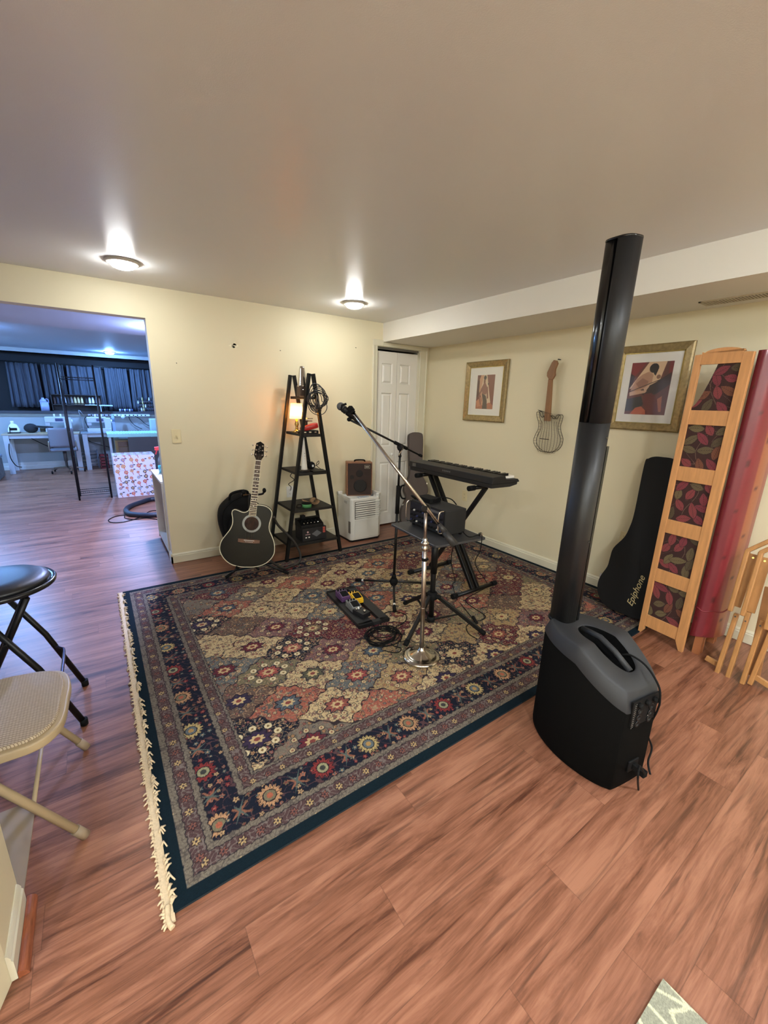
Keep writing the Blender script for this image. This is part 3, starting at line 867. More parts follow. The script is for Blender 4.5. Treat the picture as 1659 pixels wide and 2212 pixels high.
for a in (-0.004, LX-0.035):
    hb = a+0.02
    part('handle', MB().tube(curve_pts([MA @ Vector((hb, 0.03, 0.0)), MA @ Vector((hb, 0.032, 0.030)), MA @ Vector((hb, 0.060, 0.040)), MA @ Vector((hb, 0.125, 0.040)), MA @ Vector((hb, 0.158, 0.032)), MA @ Vector((hb, 0.160, 0.0))], 5), 0.004, 8), CHROME, am)
t = thing('power_adapter', 'black adapter box with cables lying on top of the amplifier head', 'adapter', MA @ Vector((0.1, HX, -0.08)))
part('housing', MB().box((0.03, HX+0.0015, -0.12), (0.16, HX+0.028, -0.03), MA), BLKR, t, bevel=0.004)
part('cable', MB().tube(curve_pts([MA @ Vector(v) for v in ((0.16, HX+0.012, -0.06), (0.20, HX+0.045, -0.08), (0.25, HX+0.04, -0.12), (0.27, HX+0.006, -0.15))], 6), 0.0035, 8), BLKR, t)
part('grip_strap', MB().tube(curve_pts([MA @ Vector(v) for v in ((0.02, HX+0.002, -0.03), (0.0, HX+0.02, -0.01), (0.03, HX+0.025, 0.0), (0.05, HX+0.004, -0.03))], 6), 0.006, 8), BLKR, t)

# power leads dropping from the table to the rug
def cord(name, label, pts, r=0.0028, m=BLKR, cat='cord', n=8, grp=None):
    o = part(name, MB().tube(curve_pts(pts, n), r, 7), m)
    return tag(o, label, cat, grp)
G = lambda u, v, z=0.015: Vector(on(u, v, 2, z))
part('power_cord', MB().tube(curve_pts([Vector((-1.52, -2.20, 0.68)), Vector(at(980, 1180, 2.62)), Vector(at(975, 1215, 2.62)), G(983, 1255, .2), G(978, 1262, .12), G(986, 1292), G(1000, 1310), G(1018, 1332), G(1027, 1340)], 8), 0.0028, 7), BLKR, kb)
part('power_cord', MB().tube(curve_pts([MA @ Vector((LX-0.05, 0.03, -DX-0.003)), MA @ Vector((LX+0.06, 0.008, -DX+0.03)), Vector((-1.515, -2.345, 0.712)), Vector(at(1041, 1161, 2.32)), Vector(at(1037, 1190, 2.36)), Vector(at(1027, 1220, 2.45)), G(1050, 1256, .08), G(1052, 1268), G(1030, 1280), G(1006, 1296), G(1022, 1312), G(1048, 1330), G(1040, 1340), G(1027, 1342), G(1008, 1352), G(1012, 1368), G(1030, 1380)], 8), 0.0028, 7), BLKR, am)
tag(part('plug', MB().cyl(G(1022, 1333, .022), G(1030, 1346, .022), 0.012, 0.009), BLKR), 'black in-line plug on the rug near the right leg of the tripod table', 'plug')
tag(part('cable_clip', MB().box((-1.527, -2.362, 0.7045), (-1.507, -2.342, 0.724)), CHROME, None, bevel=0.002), 'small metal clip on the right corner of the tripod table', 'clip')

# ------------------------------------------------------------ chrome round-base microphone stand
B0 = Vector((-1.922, -2.338, 0.011))
cs = thing('microphone_stand', 'chrome microphone stand with round weighted base and long boom', 'microphone stand', B0)
part('round_base', MB().lathe([(0.100, 0), (0.108, 0.004), (0.109, 0.010), (0.104, 0.018), (0.088, 0.024), (0.082, 0.023), (0.074, 0.026), (0.060, 0.030), (0.030, 0.050), (0.017, 0.058), (0.015, 0.070), (0.010, 0.074)], 56, Matrix.Translation(B0)), mat('chrome_base', (200, 195, 186), 0.16, 1.0), cs)
T1 = Vector(at(918, 1176, 2.158)); T2 = Vector(at(920, 1100, 2.125))
T0 = B0+Vector((0, 0, 0.06))
part('lower_pole', MB().cyl(T0, T1, 0.0125), STEEL, cs)
ax = (T2-T1).normalized()
part('clutch', MB().lathe([(0.013, -0.035), (0.017, -0.030), (0.016, -0.012), (0.012, -0.008), (0.022, 0.002), (0.023, 0.012), (0.012, 0.020), (0.014, 0.030), (0.010, 0.036)], 24, Matrix.Translation(T1) @ ax.to_track_quat('Z', 'Y').to_matrix().to_4x4()), BRASS if 0 else CHROME, cs)
part('upper_pole', MB().cyl(T1, T2, 0.0085), STEEL, cs)
part('lock_collar', MB().cyl(T0+(T1-T0)*0.86, T0+(T1-T0)*0.885, 0.0155).cyl(T0+(T1-T0)*0.87, T0+(T1-T0)*0.87+Vector((0.018, -0.012, 0)), 0.005), BLKR, cs)
part('pole_joint', MB().cyl(T0+(T1-T0)*0.42, T0+(T1-T0)*0.425, 0.0135), CHROME, cs)
BT = Vector(at(762, 890, 2.15)); BP = Vector(at(921, 1097, 2.105)); dB = (BP-BT).normalized()
BE = BP+dB*0.115
part('boom', MB().cyl(BT, BE, 0.0085), CHROME, cs)
part('counterweight', MB().cyl(BE-dB*0.01, BE+dB*0.04, 0.011, 0.016).cyl(BE+dB*0.04, BE+dB*0.125, 0.0165, 0.021), mat('weight_rubber', (44, 42, 40), 0.55), cs)
part('boom_clamp', MB().sphere(T2+Vector((0, 0, 0.004)), 0.024, 16).cyl(T2-Vector((0.028, 0.02, -0.01)), T2+Vector((0.022, 0.014, 0.01)), 0.014), BLKM, cs)
mc = BT-dB*0.02
cl = part('empty_mic_clip', MB().cyl(BT+dB*0.006, BT-dB*0.018, 0.013).box((-0.016, -0.012, -0.012), (0.016, 0.012, 0.014), Matrix.Translation(mc) @ dB.to_track_quat('Z', 'Y').to_matrix().to_4x4())
     .tube([mc+Vector(v) for v in ((-0.005, 0, -0.012), (-0.03, 0.012, -0.02), (-0.045, 0.02, -0.004), (-0.04, 0.02, 0.018), (-0.018, 0.012, 0.026))], 0.006, 8), BLKR, cs)

# ------------------------------------------------------------ black tripod boom stand holding the microphone
P0 = Vector((-1.555, -1.55, 0.0))
bs = thing('microphone_stand', 'black tripod microphone stand whose boom holds the microphone', 'microphone stand', (P0.x, P0.y, 0.01))
J = Vector(at(865, 962, 2.96))
hubz = 0.105
base = Vector((P0.x, P0.y, hubz))
part('leg_hub', MB().sphere(base, 0.032, 20, (1, 1, 1.25)).cyl(base+Vector((0, 0, 0.03)), base+Vector((0, 0, 0.06)), 0.02, 0.014), BLKR, bs)
for k_, (fx, fy) in enumerate(((-1.700, -1.222), (-1.217, -1.591), (-1.739, -1.817))):
    f_ = Vector((fx, fy, 0.0245)); d = (f_-base)
    lg = part('leg', MB().cyl(base+d*0.05, f_, 0.0085), BLKM, bs)
    part('rubber_foot', MB().cyl(f_-d.normalized()*0.05, f_+d.normalized()*0.004, 0.0125), BLKR, lg)
    if k_ != 1: part('white_band', MB().cyl(f_-d.normalized()*0.075, f_-d.normalized()*0.058, 0.0095), WHITE, lg)
part('lower_pole', MB().cyl(base, base+(J-base)*0.62, 0.0105), BLKM, bs)
part('clutch', MB().cyl(base+(J-base)*0.52, base+(J-base)*0.72, 0.0155), BLKR, bs)
part('upper_pole', MB().cyl(base+(J-base)*0.7, J-Vector((0, 0, 0.02)), 0.0085), BLKM, bs)
part('upper_collar', MB().cyl(base+(J-base)*0.92, base+(J-base)*0.935, 0.012).cyl(base+(J-base)*0.30, base+(J-base)*0.305, 0.0145), BLKM, bs)
E1 = Vector(at(754, 906, 2.62)); dJ = (E1-J).normalized(); E2 = J-dJ*0.245+Vector((0, 0, -0.0))
part('boom', MB().cyl(E1, E2, 0.0072), BLKM, bs)
part('boom_sleeve', MB().cyl(J+dJ*0.06, J-dJ*0.07, 0.0125).cyl(E2, E2+dJ*0.03, 0.0105), BLKR, bs)
part('joint', MB().sphere(J+Vector((0, 0, -0.018)), 0.024, 16).cyl(J+Vector((-0.02, -0.01, -0.01)), J+Vector((0.02, 0.01, -0.01)), 0.018), BLKM, bs)
part('t_handle', MB().cyl(J+Vector((0.01, -0.02, -0.015)), J+Vector((-0.035, -0.035, -0.062)), 0.0032).sphere(J+Vector((-0.037, -0.036, -0.064)), 0.0065, 10), CHROME, bs)
MB1 = Vector(at(736, 878, 2.58)); MB2 = Vector(at(768, 905, 2.62)); dm = (MB2-MB1).normalized()
mid = MB1+dm*0.075
part('mic_clip', MB().cyl(mid-dm*0.022, mid+dm*0.03, 0.0205, 0.018).tube([mid+Vector((0, 0, -0.015)), mid+Vector((0.0, 0.0, -0.035)), E1], 0.008, 8).sphere(E1, 0.014, 12), BLKR, bs)
mi = thing('microphone', 'black handheld microphone with grey mesh ball held at the boom tip', 'microphone', MB1)
part('handle', MB().lathe([(0.021, 0.018), (0.0235, 0.026), (0.021, 0.036), (0.0165, 0.055), (0.012, 0.150), (0.010, 0.156)], 24, Matrix.Translation(MB1) @ dm.to_track_quat('Z', 'Y').to_matrix().to_4x4()), BLACK, mi)
part('mesh_ball', MB().sphere(MB1, 0.0255, 24), mat('mic_mesh', (96, 96, 96), 0.45, 0.6, bump=0.6, bscale=900), mi)

# ------------------------------------------------------------ pedal board with four pedals
pb = thing('pedalboard', 'flat black pedal board on the rug holding four guitar pedals', 'pedal board', (-1.93, -1.61, 0.011))
Q = [Vector(on(u, v, 2, 0.045)) for u, v in ((707, 1276), (776, 1351), (838, 1333), (768, 1263))]
ux = (Q[3]-Q[0]).normalized(); uy = (Q[0]-Q[1]).normalized()
MP = frame(Vector((Q[1].x, Q[1].y, 0.0)), ux, uy)       # x across the board, y away from the camera
PWD = ((Q[3]-Q[0]).length+(Q[2]-Q[1]).length)/2; PLN = (Q[0]-Q[1]).length
m = MB()
m.box((0, 0, 0.016), (PWD*0.46, PLN, 0.040), MP); m.box((PWD*0.72, 0, 0.016), (PWD, PLN, 0.040), MP)
m.box((0, 0, 0.016), (PWD, 0.035, 0.040), MP); m.box((0, PLN-0.035, 0.016), (PWD, PLN, 0.040), MP); m.box((0, PLN*0.60, 0.016), (PWD, PLN*0.72, 0.040), MP)
part('board', m, mat('board_black', (20, 20, 21), 0.6, bump=0.3, bscale=300), pb)
part('foot', MB().box((0.02, 0.02, 0.0105), (0.05, PLN-0.02, 0.017), MP).box((PWD-0.05, 0.02, 0.0105), (PWD-0.02, PLN-0.02, 0.017), MP), BLKR, pb)
def pedal(x, y, col, label, name='guitar_pedal', mini=False, rz=0):
    M = MP @ Matrix.Translation((x, y, 0.0405)) @ Matrix.Rotation(rz, 4, 'Z')
    t = thing(name, label, 'guitar pedal', M.translation, 0, None)
    mm = mat('pedal_'+label.split()[0], col, 0.4)
    if mini:
        part('enclosure', MB().box((-0.035, -0.055, 0), (0.035, 0.055, 0.034), M), mm, t, bevel=0.003)
        for i in range(3): part('knob', MB().cyl(M @ Vector((-0.02+0.02*i, 0.03, 0.034)), M @ Vector((-0.02+0.02*i, 0.03, 0.046)), 0.008, 0.006), CHROME if i != 1 else WHITE, t)
        part('footswitch', MB().cyl(M @ Vector((0, -0.03, 0.034)), M @ Vector((0, -0.03, 0.048)), 0.008), CHROME, t)
        return t
    vs = [(-0.036, -0.062, 0), (0.036, -0.062, 0), (0.036, 0.062, 0), (-0.036, 0.062, 0), (-0.036, -0.062, 0.028), (0.036, -0.062, 0.028), (0.036, 0.062, 0.046), (-0.036, 0.062, 0.046)]
    part('enclosure', MB().add(vs, [(0,3,2,1),(4,5,6,7),(0,1,5,4),(1,2,6,5),(2,3,7,6),(3,0,4,7)], False, M), mm, t, bevel=0.003)
    vs = [(-0.034, -0.060, 0.030), (0.034, -0.060, 0.030), (0.034, 0.018, 0.044), (-0.034, 0.018, 0.044), (-0.034, -0.060, 0.038), (0.034, -0.060, 0.038), (0.034, 0.018, 0.056), (-0.034, 0.018, 0.056)]
    tr = part('treadle', MB().add(vs, [(0,3,2,1),(4,5,6,7),(0,1,5,4),(1,2,6,5),(2,3,7,6),(3,0,4,7)], False, M), mm, t, bevel=0.003)
    part('rubber_pad', MB().add([(-0.026, -0.052, 0.0405), (0.026, -0.052, 0.0405), (0.026, 0.006, 0.0545), (-0.026, 0.006, 0.0545), (-0.026, -0.052, 0.0425), (0.026, -0.052, 0.0425), (0.026, 0.006, 0.0565), (-0.026, 0.006, 0.0565)], [(0,3,2,1),(4,5,6,7),(0,1,5,4),(1,2,6,5),(2,3,7,6),(3,0,4,7)], False, M), BLKR, tr)
    for i in range(3): part('knob', MB().cyl(M @ Vector((-0.022+0.022*i, 0.042, 0.044)), M @ Vector((-0.022+0.022*i, 0.042, 0.056)), 0.0065, 0.0055), BLKR, t)
    part('jack', MB().cyl(M @ Vector((0.036, 0.01, 0.015)), M @ Vector((0.056, 0.01, 0.015)), 0.007), BLKM, t)
    return t
def onb(u, v):
    p = MP.inverted() @ Vector(on(u, v, 2, 0.06)); return p.x, p.y
x, y = onb(741, 1287); pedal(x, y, (84, 52, 92), 'purple guitar pedal with black treadle pad at the far end of the pedal board')
x, y = onb(768, 1291); pedal(x, y, (226, 176, 30), 'yellow guitar pedal with black treadle pad beside the purple one')
x, y = onb(764, 1309); pedal(x, y, (112, 112, 110), 'grey guitar pedal between the yellow pedal and the black box pedal')
x, y = onb(778, 1323); pedal(x+0.01, y, (20, 20, 22), 'black box pedal with chrome knobs nearest the coiled cable', mini=True, rz=0.3)
# cable: coil with loops to the pedal board
random.seed(3)
pts = []
cc = Vector((-2.0, -2.045, 0))
for i in range(9*20):
    a = 2*PI*i/20; k = i//20
    rr = 0.096+0.020*math.sin(k*2.1)+0.006*math.sin(a*2+k)
    pts.append(cc+Vector((rr*math.cos(a)+0.012*math.sin(k*1.7), rr*0.92*math.sin(a)+0.012*math.cos(k*2.3), 0.016+0.0042*k+0.003*math.sin(a*3+k))))
tail = [pts[-1], G(838, 1362, .03), G(872, 1345), G(878, 1330), G(860, 1322), G(838, 1322, .016), G(822, 1332), G(823, 1350, .02)]
head = [G(788, 1330, .05), G(800, 1342, .02), G(815, 1358, .02), pts[0]]
cord('instrument_cable', 'black instrument cable coiled on the rug between pedal board and chrome stand', curve_pts(head, 3)[:-1]+pts+curve_pts(tail, 4)[1:], 0.0032, BLKR, 'cable', 2)
cord('instrument_cable', 'loose black cable end running from the coil to the table leg', [G(845, 1390, .018), G(852, 1396), G(866, 1400), G(862, 1408), G(845, 1409), G(830, 1405, .016)], 0.003, BLKR, 'cable')
# ------------------------------------------------------------ acoustic guitar on its stand
def pxl(pts, o, ang, sc):
    """crop pixel list -> local metres, y up along the instrument"""
    ca, sa = math.cos(ang), math.sin(ang)
    out = []
    for x, y in pts:
        dx, dy = (x-o[0])/sc, -(y-o[1])/sc
        out.append((dx*ca-dy*sa, dx*sa+dy*ca))
    return out
gb = Vector((-2.455, -0.75, 0.13))
gr = Vector((0.94, -0.345, 0)).normalized(); gn = Vector((-0.345, -0.94, 0)).normalized()
bk = math.radians(10); tl = math.radians(8)
gu = Vector((0, 0, 1))*math.cos(bk)-gn*math.sin(bk)
GX = gr*math.cos(tl)-gu*math.sin(tl); GY = gr*math.sin(tl)+gu*math.cos(tl)
MG = frame(gb, GX, GY)
outline = [(415,1970),(300,1962),(180,1925),(90,1850),(38,1760),(25,1680),(45,1590),(95,1510),(150,1430),(182,1350),(184,1270),(172,1200),(180,1155),(215,1136),(260,1148),(310,1168),(355,1168),(392,1145),(410,1100),(425,1062),(515,1058),(590,1062),(660,1085),(710,1130),(726,1190),(712,1260),(694,1340),(700,1420),(735,1500),(770,1590),(783,1680),(775,1770),(730,1850),(650,1920),(540,1960)]
gl = pxl(outline, (415, 1970), math.atan(90/1535), 1757)
gl = [tuple(p[:2]) for p in curve_pts([(x, y, 0) for x, y in gl], 3, True)]
g = thing('acoustic_guitar', 'black acoustic cutaway guitar with pale binding resting on a floor stand', 'guitar', gb)
GB = mat('guitar_black', (12, 12, 13), 0.24, spec=0.25)
BIND = mat('ivory_binding', (214, 206, 176), 0.4)
def inset(pl, d):
    n = len(pl); out = []
    for i in range(n):
        a = Vector(pl[i-1]); b = Vector(pl[(i+1) % n]); t = (b-a).normalized()
        out.append((pl[i][0]-t.y*-1*d*SGN, pl[i][1]-t.x*d*SGN))
    return out
SGN = 1
def area(pl): return sum(pl[i-1][0]*pl[i][1]-pl[i][0]*pl[i-1][1] for i in range(len(pl)))/2
SGN = -1 if area(gl) > 0 else 1
if abs(area(inset(gl, 0.005))) > abs(area(gl)): SGN = -SGN
part('body_back', MB().prism(gl, -0.095, -0.003, MG, True), GB, g)
part('binding', MB().prism(gl, -0.006, 0.0005, MG, True), BIND, g)
part('top', MB().prism(inset(gl, 0.006), 0.0, 0.0015, MG, True), GB, g)
hc = pxl([(447, 1332)], (415, 1970), math.atan(90/1535), 1757)[0]
H = MG @ Matrix.Translation((hc[0], hc[1], 0.0015))
part('rosette', MB().lathe([(0.056, 0), (0.056, 0.0008), (0.073, 0.0008), (0.073, 0)], 48, H, False), mat('rosette_pearl', (150, 152, 146), 0.3), g)
part('sound_hole', MB().lathe([(0.0001, 0.0006), (0.057, 0.0006)], 40, H, False), mat('soundhole_wood', (78, 52, 42), 0.7, noise=0.4, nscale=30), g)
bc = pxl([(420, 1583)], (415, 1970), math.atan(90/1535), 1757)[0]
RW_ = mat('rosewood', (104, 66, 44), 0.4, noise=0.2, nscale=40)
part('bridge', MB().prism([(bc[0]-0.085, bc[1]-0.014), (bc[0]-0.04, bc[1]-0.018), (bc[0]+0.04, bc[1]-0.018), (bc[0]+0.085, bc[1]-0.014), (bc[0]+0.085, bc[1]+0.014), (bc[0]-0.085, bc[1]+0.014)], 0.001, 0.009, MG), RW_, g, bevel=0.002)
part('saddle', MB().box((bc[0]-0.04, bc[1]+0.003, 0.009), (bc[0]+0.04, bc[1]+0.007, 0.0125), MG), PAPER, g)
m = MB()
for i in range(6): m.sphere((bc[0]-0.026+i*0.0105, bc[1]-0.008, 0.010), 0.003, 8, (1, 1, 1), MG)
part('bridge_pins', m, PAPER, g)
# neck from sound hole to nut; fretboard, frets, inlay dots
n0 = hc[1]+0.060; n1 = 0.875
xc = lambda y: hc[0]*(1-(y-n0)/(n1-n0))*1.0 + 0.0*(y)
hw = lambda y: 0.028-(0.028-0.0215)*(y-n0)/(n1-n0)
part('neck', MB().prism([(xc(0.5)-hw(0.5)+0.002, 0.5), (xc(0.5)+hw(0.5)-0.002, 0.5), (xc(n1)+hw(n1)-0.001, n1), (xc(n1)-hw(n1)+0.001, n1)], -0.016, 0.003, MG), GB, g, bevel=0.005)
part('neck_binding', MB().prism([(xc(n0)-hw(n0), n0), (xc(n0)+hw(n0), n0), (xc(n1)+hw(n1), n1), (xc(n1)-hw(n1), n1)], 0.002, 0.0068, MG), BIND, g)
part('fretboard', MB().prism([(xc(n0)-hw(n0)+0.0022, n0+0.001), (xc(n0)+hw(n0)-0.0022, n0+0.001), (xc(n1)+hw(n1)-0.0022, n1), (xc(n1)-hw(n1)+0.0022, n1)], 0.0068, 0.0076, MG), mat('fretboard_wood', (70, 52, 44), 0.5, noise=0.2, nscale=60), g)
m = MB(); d_ = MB(); y = n1; rem = 0.648
for i in range(20):
    s_ = rem/17.817; rem -= s_; yo = y; y -= s_
    if y < n0+0.004: break
    m.box((xc(y)-hw(y)+0.001, y-0.0012, 0.0076), (xc(y)+hw(y)-0.001, y+0.0012, 0.0088), MG)
    if i+1 in (3, 5, 7, 9, 12, 15):
        for dx in ((0,) if i+1 not in (5, 12) else (-0.010, 0.010)):
            d_.cyl(MG @ Vector((xc(y)+dx, (y+yo)/2, 0.0074)), MG @ Vector((xc(y)+dx, (y+yo)/2, 0.0083)), 0.0042, n=10)
part('frets', m, CHROME, g); part('inlay_dots', d_, PAPER, g)
part('nut', MB().box((xc(n1)-0.0215, n1, 0.002), (xc(n1)+0.0215, n1+0.006, 0.010), MG), PAPER, g)
hs = [(-0.020, n1+0.005), (0.020, n1+0.005), (0.024, n1+0.02), (0.038, n1+0.045), (0.031, n1+0.145), (0.022, n1+0.150), (0.0, n1+0.163), (-0.022, n1+0.150), (-0.031, n1+0.145), (-0.038, n1+0.045), (-0.024, n1+0.02)]
MH = MG @ Matrix.Translation((0, n1, 0.004)) @ Matrix.Rotation(math.radians(-12), 4, 'X') @ Matrix.Translation((0, -n1, -0.004))
part('headstock', MB().prism(hs, -0.012, 0.004, MH), GB, g, bevel=0.002)
for s_ in (-1, 1):
    for k_ in range(3):
        yy = n1+0.050+k_*0.038; xx = s_*(0.026-0.002*k_)
        tn = part('tuning_peg', MB().cyl(MH @ Vector((xx, yy, 0.004)), MH @ Vector((xx, yy, 0.016)), 0.004, n=10).lathe([(0.0065, 0.004), (0.0065, 0.006)], 12, MH @ Matrix.Translation((xx, yy, 0)))
            .cyl(MH @ Vector((s_*0.036, yy, -0.006)), MH @ Vector((s_*0.050, yy, -0.006)), 0.002, n=8).sphere((s_*0.055, yy, -0.006), 0.0075, 10, (1, 1, 0.5), MH), CHROME, g)
# generic curl emblem on the headstock
part('emblem', MB().tube(curve_pts([MH @ Vector(v) for v in ((-0.010, n1+0.075, 0.0045), (0.008, n1+0.085, 0.0045), (-0.006, n1+0.098, 0.0045), (0.010, n1+0.108, 0.0045), (-0.008, n1+0.118, 0.0045))], 5), 0.0014, 5).tube(curve_pts([MH @ Vector(v) for v in ((0.0, n1+0.068, 0.0045), (-0.010, n1+0.09, 0.0045), (0.004, n1+0.125, 0.0045))], 5), 0.001, 5), CHROME, g)
m = MB()
for i in range(6):
    f_ = (i-2.5)/2.5
    m.tube([MG @ Vector((bc[0]+f_*0.027, bc[1]+0.005, 0.0128)), MG @ Vector((xc(n0)+f_*0.024, n0, 0.0115)), MG @ Vector((f_*0.018, n1+0.003, 0.0105)), MH @ Vector((f_*0.024, n1+0.05+0.03*abs(abs(f_)-0.5), 0.009))], 0.0006, 4)
part('strings', m, mat('string_bronze', (170, 150, 120), 0.3, 0.9), g)

gs = thing('guitar_stand', 'black tubular guitar stand with spread feet under the black guitar', 'guitar stand', (-2.4, -0.62, 0))
back = lambda x, y, z=-0.115: MG @ Vector((x, y, z))
top = Vector((-2.335, -0.50, 0.68)); ju = Vector((-2.385, -0.60, 0.13))
part('upright', MB().cyl(ju, top, 0.0095), BLKM, gs)
part('yoke', MB().tube(curve_pts([top+Vector(v) for v in ((-0.075, -0.105, 0.045), (-0.078, -0.07, 0.015), (-0.04, -0.02, 0.0), (0, 0, -0.005), (0.045, -0.03, 0.0), (0.085, -0.09, 0.015), (0.088, -0.125, 0.045))], 4), 0.009, 8), BLKM, gs)
for v in ((-0.075, -0.108, 0.052), (0.090, -0.128, 0.052)): part('yoke_pad', MB().sphere(top+Vector(v), 0.016, 12, (1, 1, 1.3)), BLKR, gs)
for fx, fy in ((-2.605, -0.62), (-2.125, -0.80), (-2.33, -0.30)):
    lg = part('leg', MB().cyl(ju+Vector((0, 0, 0.02)), (fx, fy, 0.022 if fy < -0.5 else 0.012), 0.0095), BLKM, gs)
    dd_ = (Vector((fx, fy, 0.022 if fy < -0.5 else 0.012))-ju).normalized()
    part('rubber_foot', MB().cyl(Vector((fx, fy, 0.0235 if fy < -0.5 else 0.014))-dd_*0.05, (fx, fy, 0.0235 if fy < -0.5 else 0.014), 0.0125), BLKR, lg)
for s_ in (-1, 1):
    q = MG @ Vector((s_*0.075, -0.012, -0.05)); q2 = MG @ Vector((s_*0.085, -0.010, 0.012)); q3 = MG @ Vector((s_*0.085, 0.008, 0.018))
    part('cradle_arm', MB().tube([ju, q+Vector((0, 0.06, -0.01)), q, q2, q3], 0.008, 8), BLKR, gs)

# gig bag slumped against the wall behind the guitar
bag = thing('gig_bag', 'black padded guitar bag leaning on the wall behind the acoustic guitar', 'bag', (-2.4, -0.25, 0))
bo = [(-2.47, 0.02), (-2.52, 0.15), (-2.565, 0.36), (-2.545, 0.50), (-2.47, 0.575), (-2.40, 0.61), (-2.32, 0.63), (-2.24, 0.60), (-2.20, 0.52), (-2.17, 0.36), (-2.14, 0.15), (-2.15, 0.02)]
bo = [(x+0.03, z) for x, z in bo]
bo = [tuple(p[:2]) for p in curve_pts([(x, z, 0) for x, z in bo], 4, True)]
def slab(pl, y0f, th, n=6, bulge=0.3):
    """rounded padded slab standing in the XZ plane"""
    cx = sum(p[0] for p in pl)/len(pl); cz = sum(p[1] for p in pl)/len(pl)
    m_ = MB(); k = len(pl); vs = []
    lv = []
    for i in range(n+1):
        a = -PI/2+PI*i/n; s_ = 1-bulge*(1-math.cos(a))*0.35; lv.append((s_, math.sin(a)*th/2))
    for s_, dy in lv:
        for x, z in pl:
            zz = cz+(z-cz)*s_; vs.append((cx+(x-cx)*s_, y0f(zz)+dy, max(zz, 0.012)))
    fs = [(i*k+j, i*k+(j+1) % k, (i+1)*k+(j+1) % k, (i+1)*k+j) for i in range(n) for j in range(k)]
    fs += [tuple(reversed(range(k))), tuple(n*k+j for j in range(k))]
    return m_.add(vs, fs, True)
NYL = mat('black_nylon', (13, 13, 14), 0.8, spec=0.2, bump=0.5, bscale=60)
part('shell', slab(bo, lambda z: -0.33+0.2*z/0.6, 0.13), NYL, bag)
part('pocket', slab([(cx_*0.62+(-2.37)*0.38, cz_*0.6+0.1) for cx_, cz_ in bo], lambda z: -0.415+0.2*z/0.6, 0.05), NYL, bag)
part('zip', MB().tube([(x*1.0, -0.395+0.2*z/0.6, z) for x, z in [((p[0]+2.37)*0.88-2.37, (p[1]-0.3)*0.9+0.3) for p in bo]], 0.004, 6, closed=True), BLKR, bag)
part('carry_handle', MB().tube(curve_pts([(-2.43, -0.21, 0.585), (-2.42, -0.25, 0.645), (-2.34, -0.25, 0.665), (-2.28, -0.25, 0.655), (-2.26, -0.21, 0.61)], 5), 0.011, 8), BLKR, bag)
part('strap', MB().tube(curve_pts([(-2.20, -0.18, 0.55), (-2.165, -0.30, 0.47), (-2.14, -0.36, 0.30), (-2.16, -0.38, 0.12)], 6), 0.014, 8, flat=0.3), BLKR, bag)
# lead hanging from the guitar side down to the shelf and rug
cord('guitar_strap', 'dark strap looping from the guitar side down to the rug by the shelf', [MG @ Vector((0.165, 0.43, -0.05)), (-2.13, -0.62, 0.40), (-1.99, -0.60, 0.23), (-1.93, -0.60, 0.09), (-1.96, -0.62, 0.022), (-2.06, -0.66, 0.02), (-2.14, -0.69, 0.035), MG @ Vector((0.165, 0.06, -0.06))], 0.011, mat('strap_dark', (48, 44, 40), 0.6), 'strap')

# ------------------------------------------------------------ ladder shelf
SHB = mat('shelf_black', (14, 13, 12), 0.55, spec=0.25)
sh = thing('ladder_shelf', 'black tapered five-tier ladder shelf against the back wall', 'shelf', (-1.745, -0.31, 0))
ZA = 1.69; AX = lambda y: -1.745+(-0.012 if y > -0.3 else 0.0)
YF, YR = -0.505, -0.115
hwid = lambda z: 0.285*(1-z/ZA)+0.008
for yy in (YF, YR):
    for s_ in (-1, 1):
        a = Vector((AX(yy)+s_*0.285, yy, 0.0)); b = Vector((AX(yy)+s_*0.0185, yy, ZA))
        part('leg', MB().beam(a, b, 0.026, 0.034, (0, 1, 0)), SHB, sh)
SHZ = [0.165, 0.49, 0.83, 1.175, 1.50]
for z in SHZ:
    w_ = hwid(z)-0.010
    part('shelf_board', MB().box((-1.747-w_, YF-0.012, z-0.024), (-1.747+w_, YR+0.012, z)), mat('shelf_top', (58, 55, 50), 0.45) if 0 else mat('shelf_board_dark', (34, 31, 28), 0.55, spec=0.3), sh, bevel=0.002)
def item(name, label, cat, parts, loc, grp=None):
    t = thing(name, label, cat, loc, 0, grp)
    for n_, mb_, m_ in parts: part(n_, mb_, m_, t)
    return t
X0 = -1.747
# top tier
z = 1.501
T = Matrix.Translation((-1.790, -0.42, z))
item('cone_ornament', 'silver tapered cone on a dark wooden box at the top of the ladder shelf', 'ornament', [('base', MB().box((-0.040, -0.04, 0), (0.035, 0.04, 0.088), T), mat('dark_box_wood', (70, 52, 40), 0.5, noise=0.2)), ('cone', MB().lathe([(0.045, 0.078), (0.045, 0.088), (0.0405, 0.098), (0.023, 0.235), (0.018, 0.250), (0.0001, 0.250)], 28, T), CHROME), ('knob', MB().sphere((-0.012, -0.042, 0.052), 0.008, 10, (1, 1, 1), T), CHROME)], (-1.79, -0.42, z))
random.seed(11)
pts = []
for i in range(12*18):
    a = 2*PI*i/18; k = i//18
    rx = 0.075+0.022*math.sin(k*1.9)+0.01*math.sin(k*4.1+a); rz_ = 0.085+0.03*math.sin(k*2.7+1)
    pts.append((-1.725+0.018*math.sin(k*2.2)+rx*math.cos(a), -0.565-0.0035*k+0.010*math.sin(a*2+k), 1.495+0.02*math.cos(k*1.3)-0.02+rz_*math.sin(a)))
cord('cable_coil', 'tangle of dark cables hung over the top right corner of the ladder shelf', pts, 0.0032, mat('cable_dark', (30, 30, 34), 0.5), 'cable', 2)
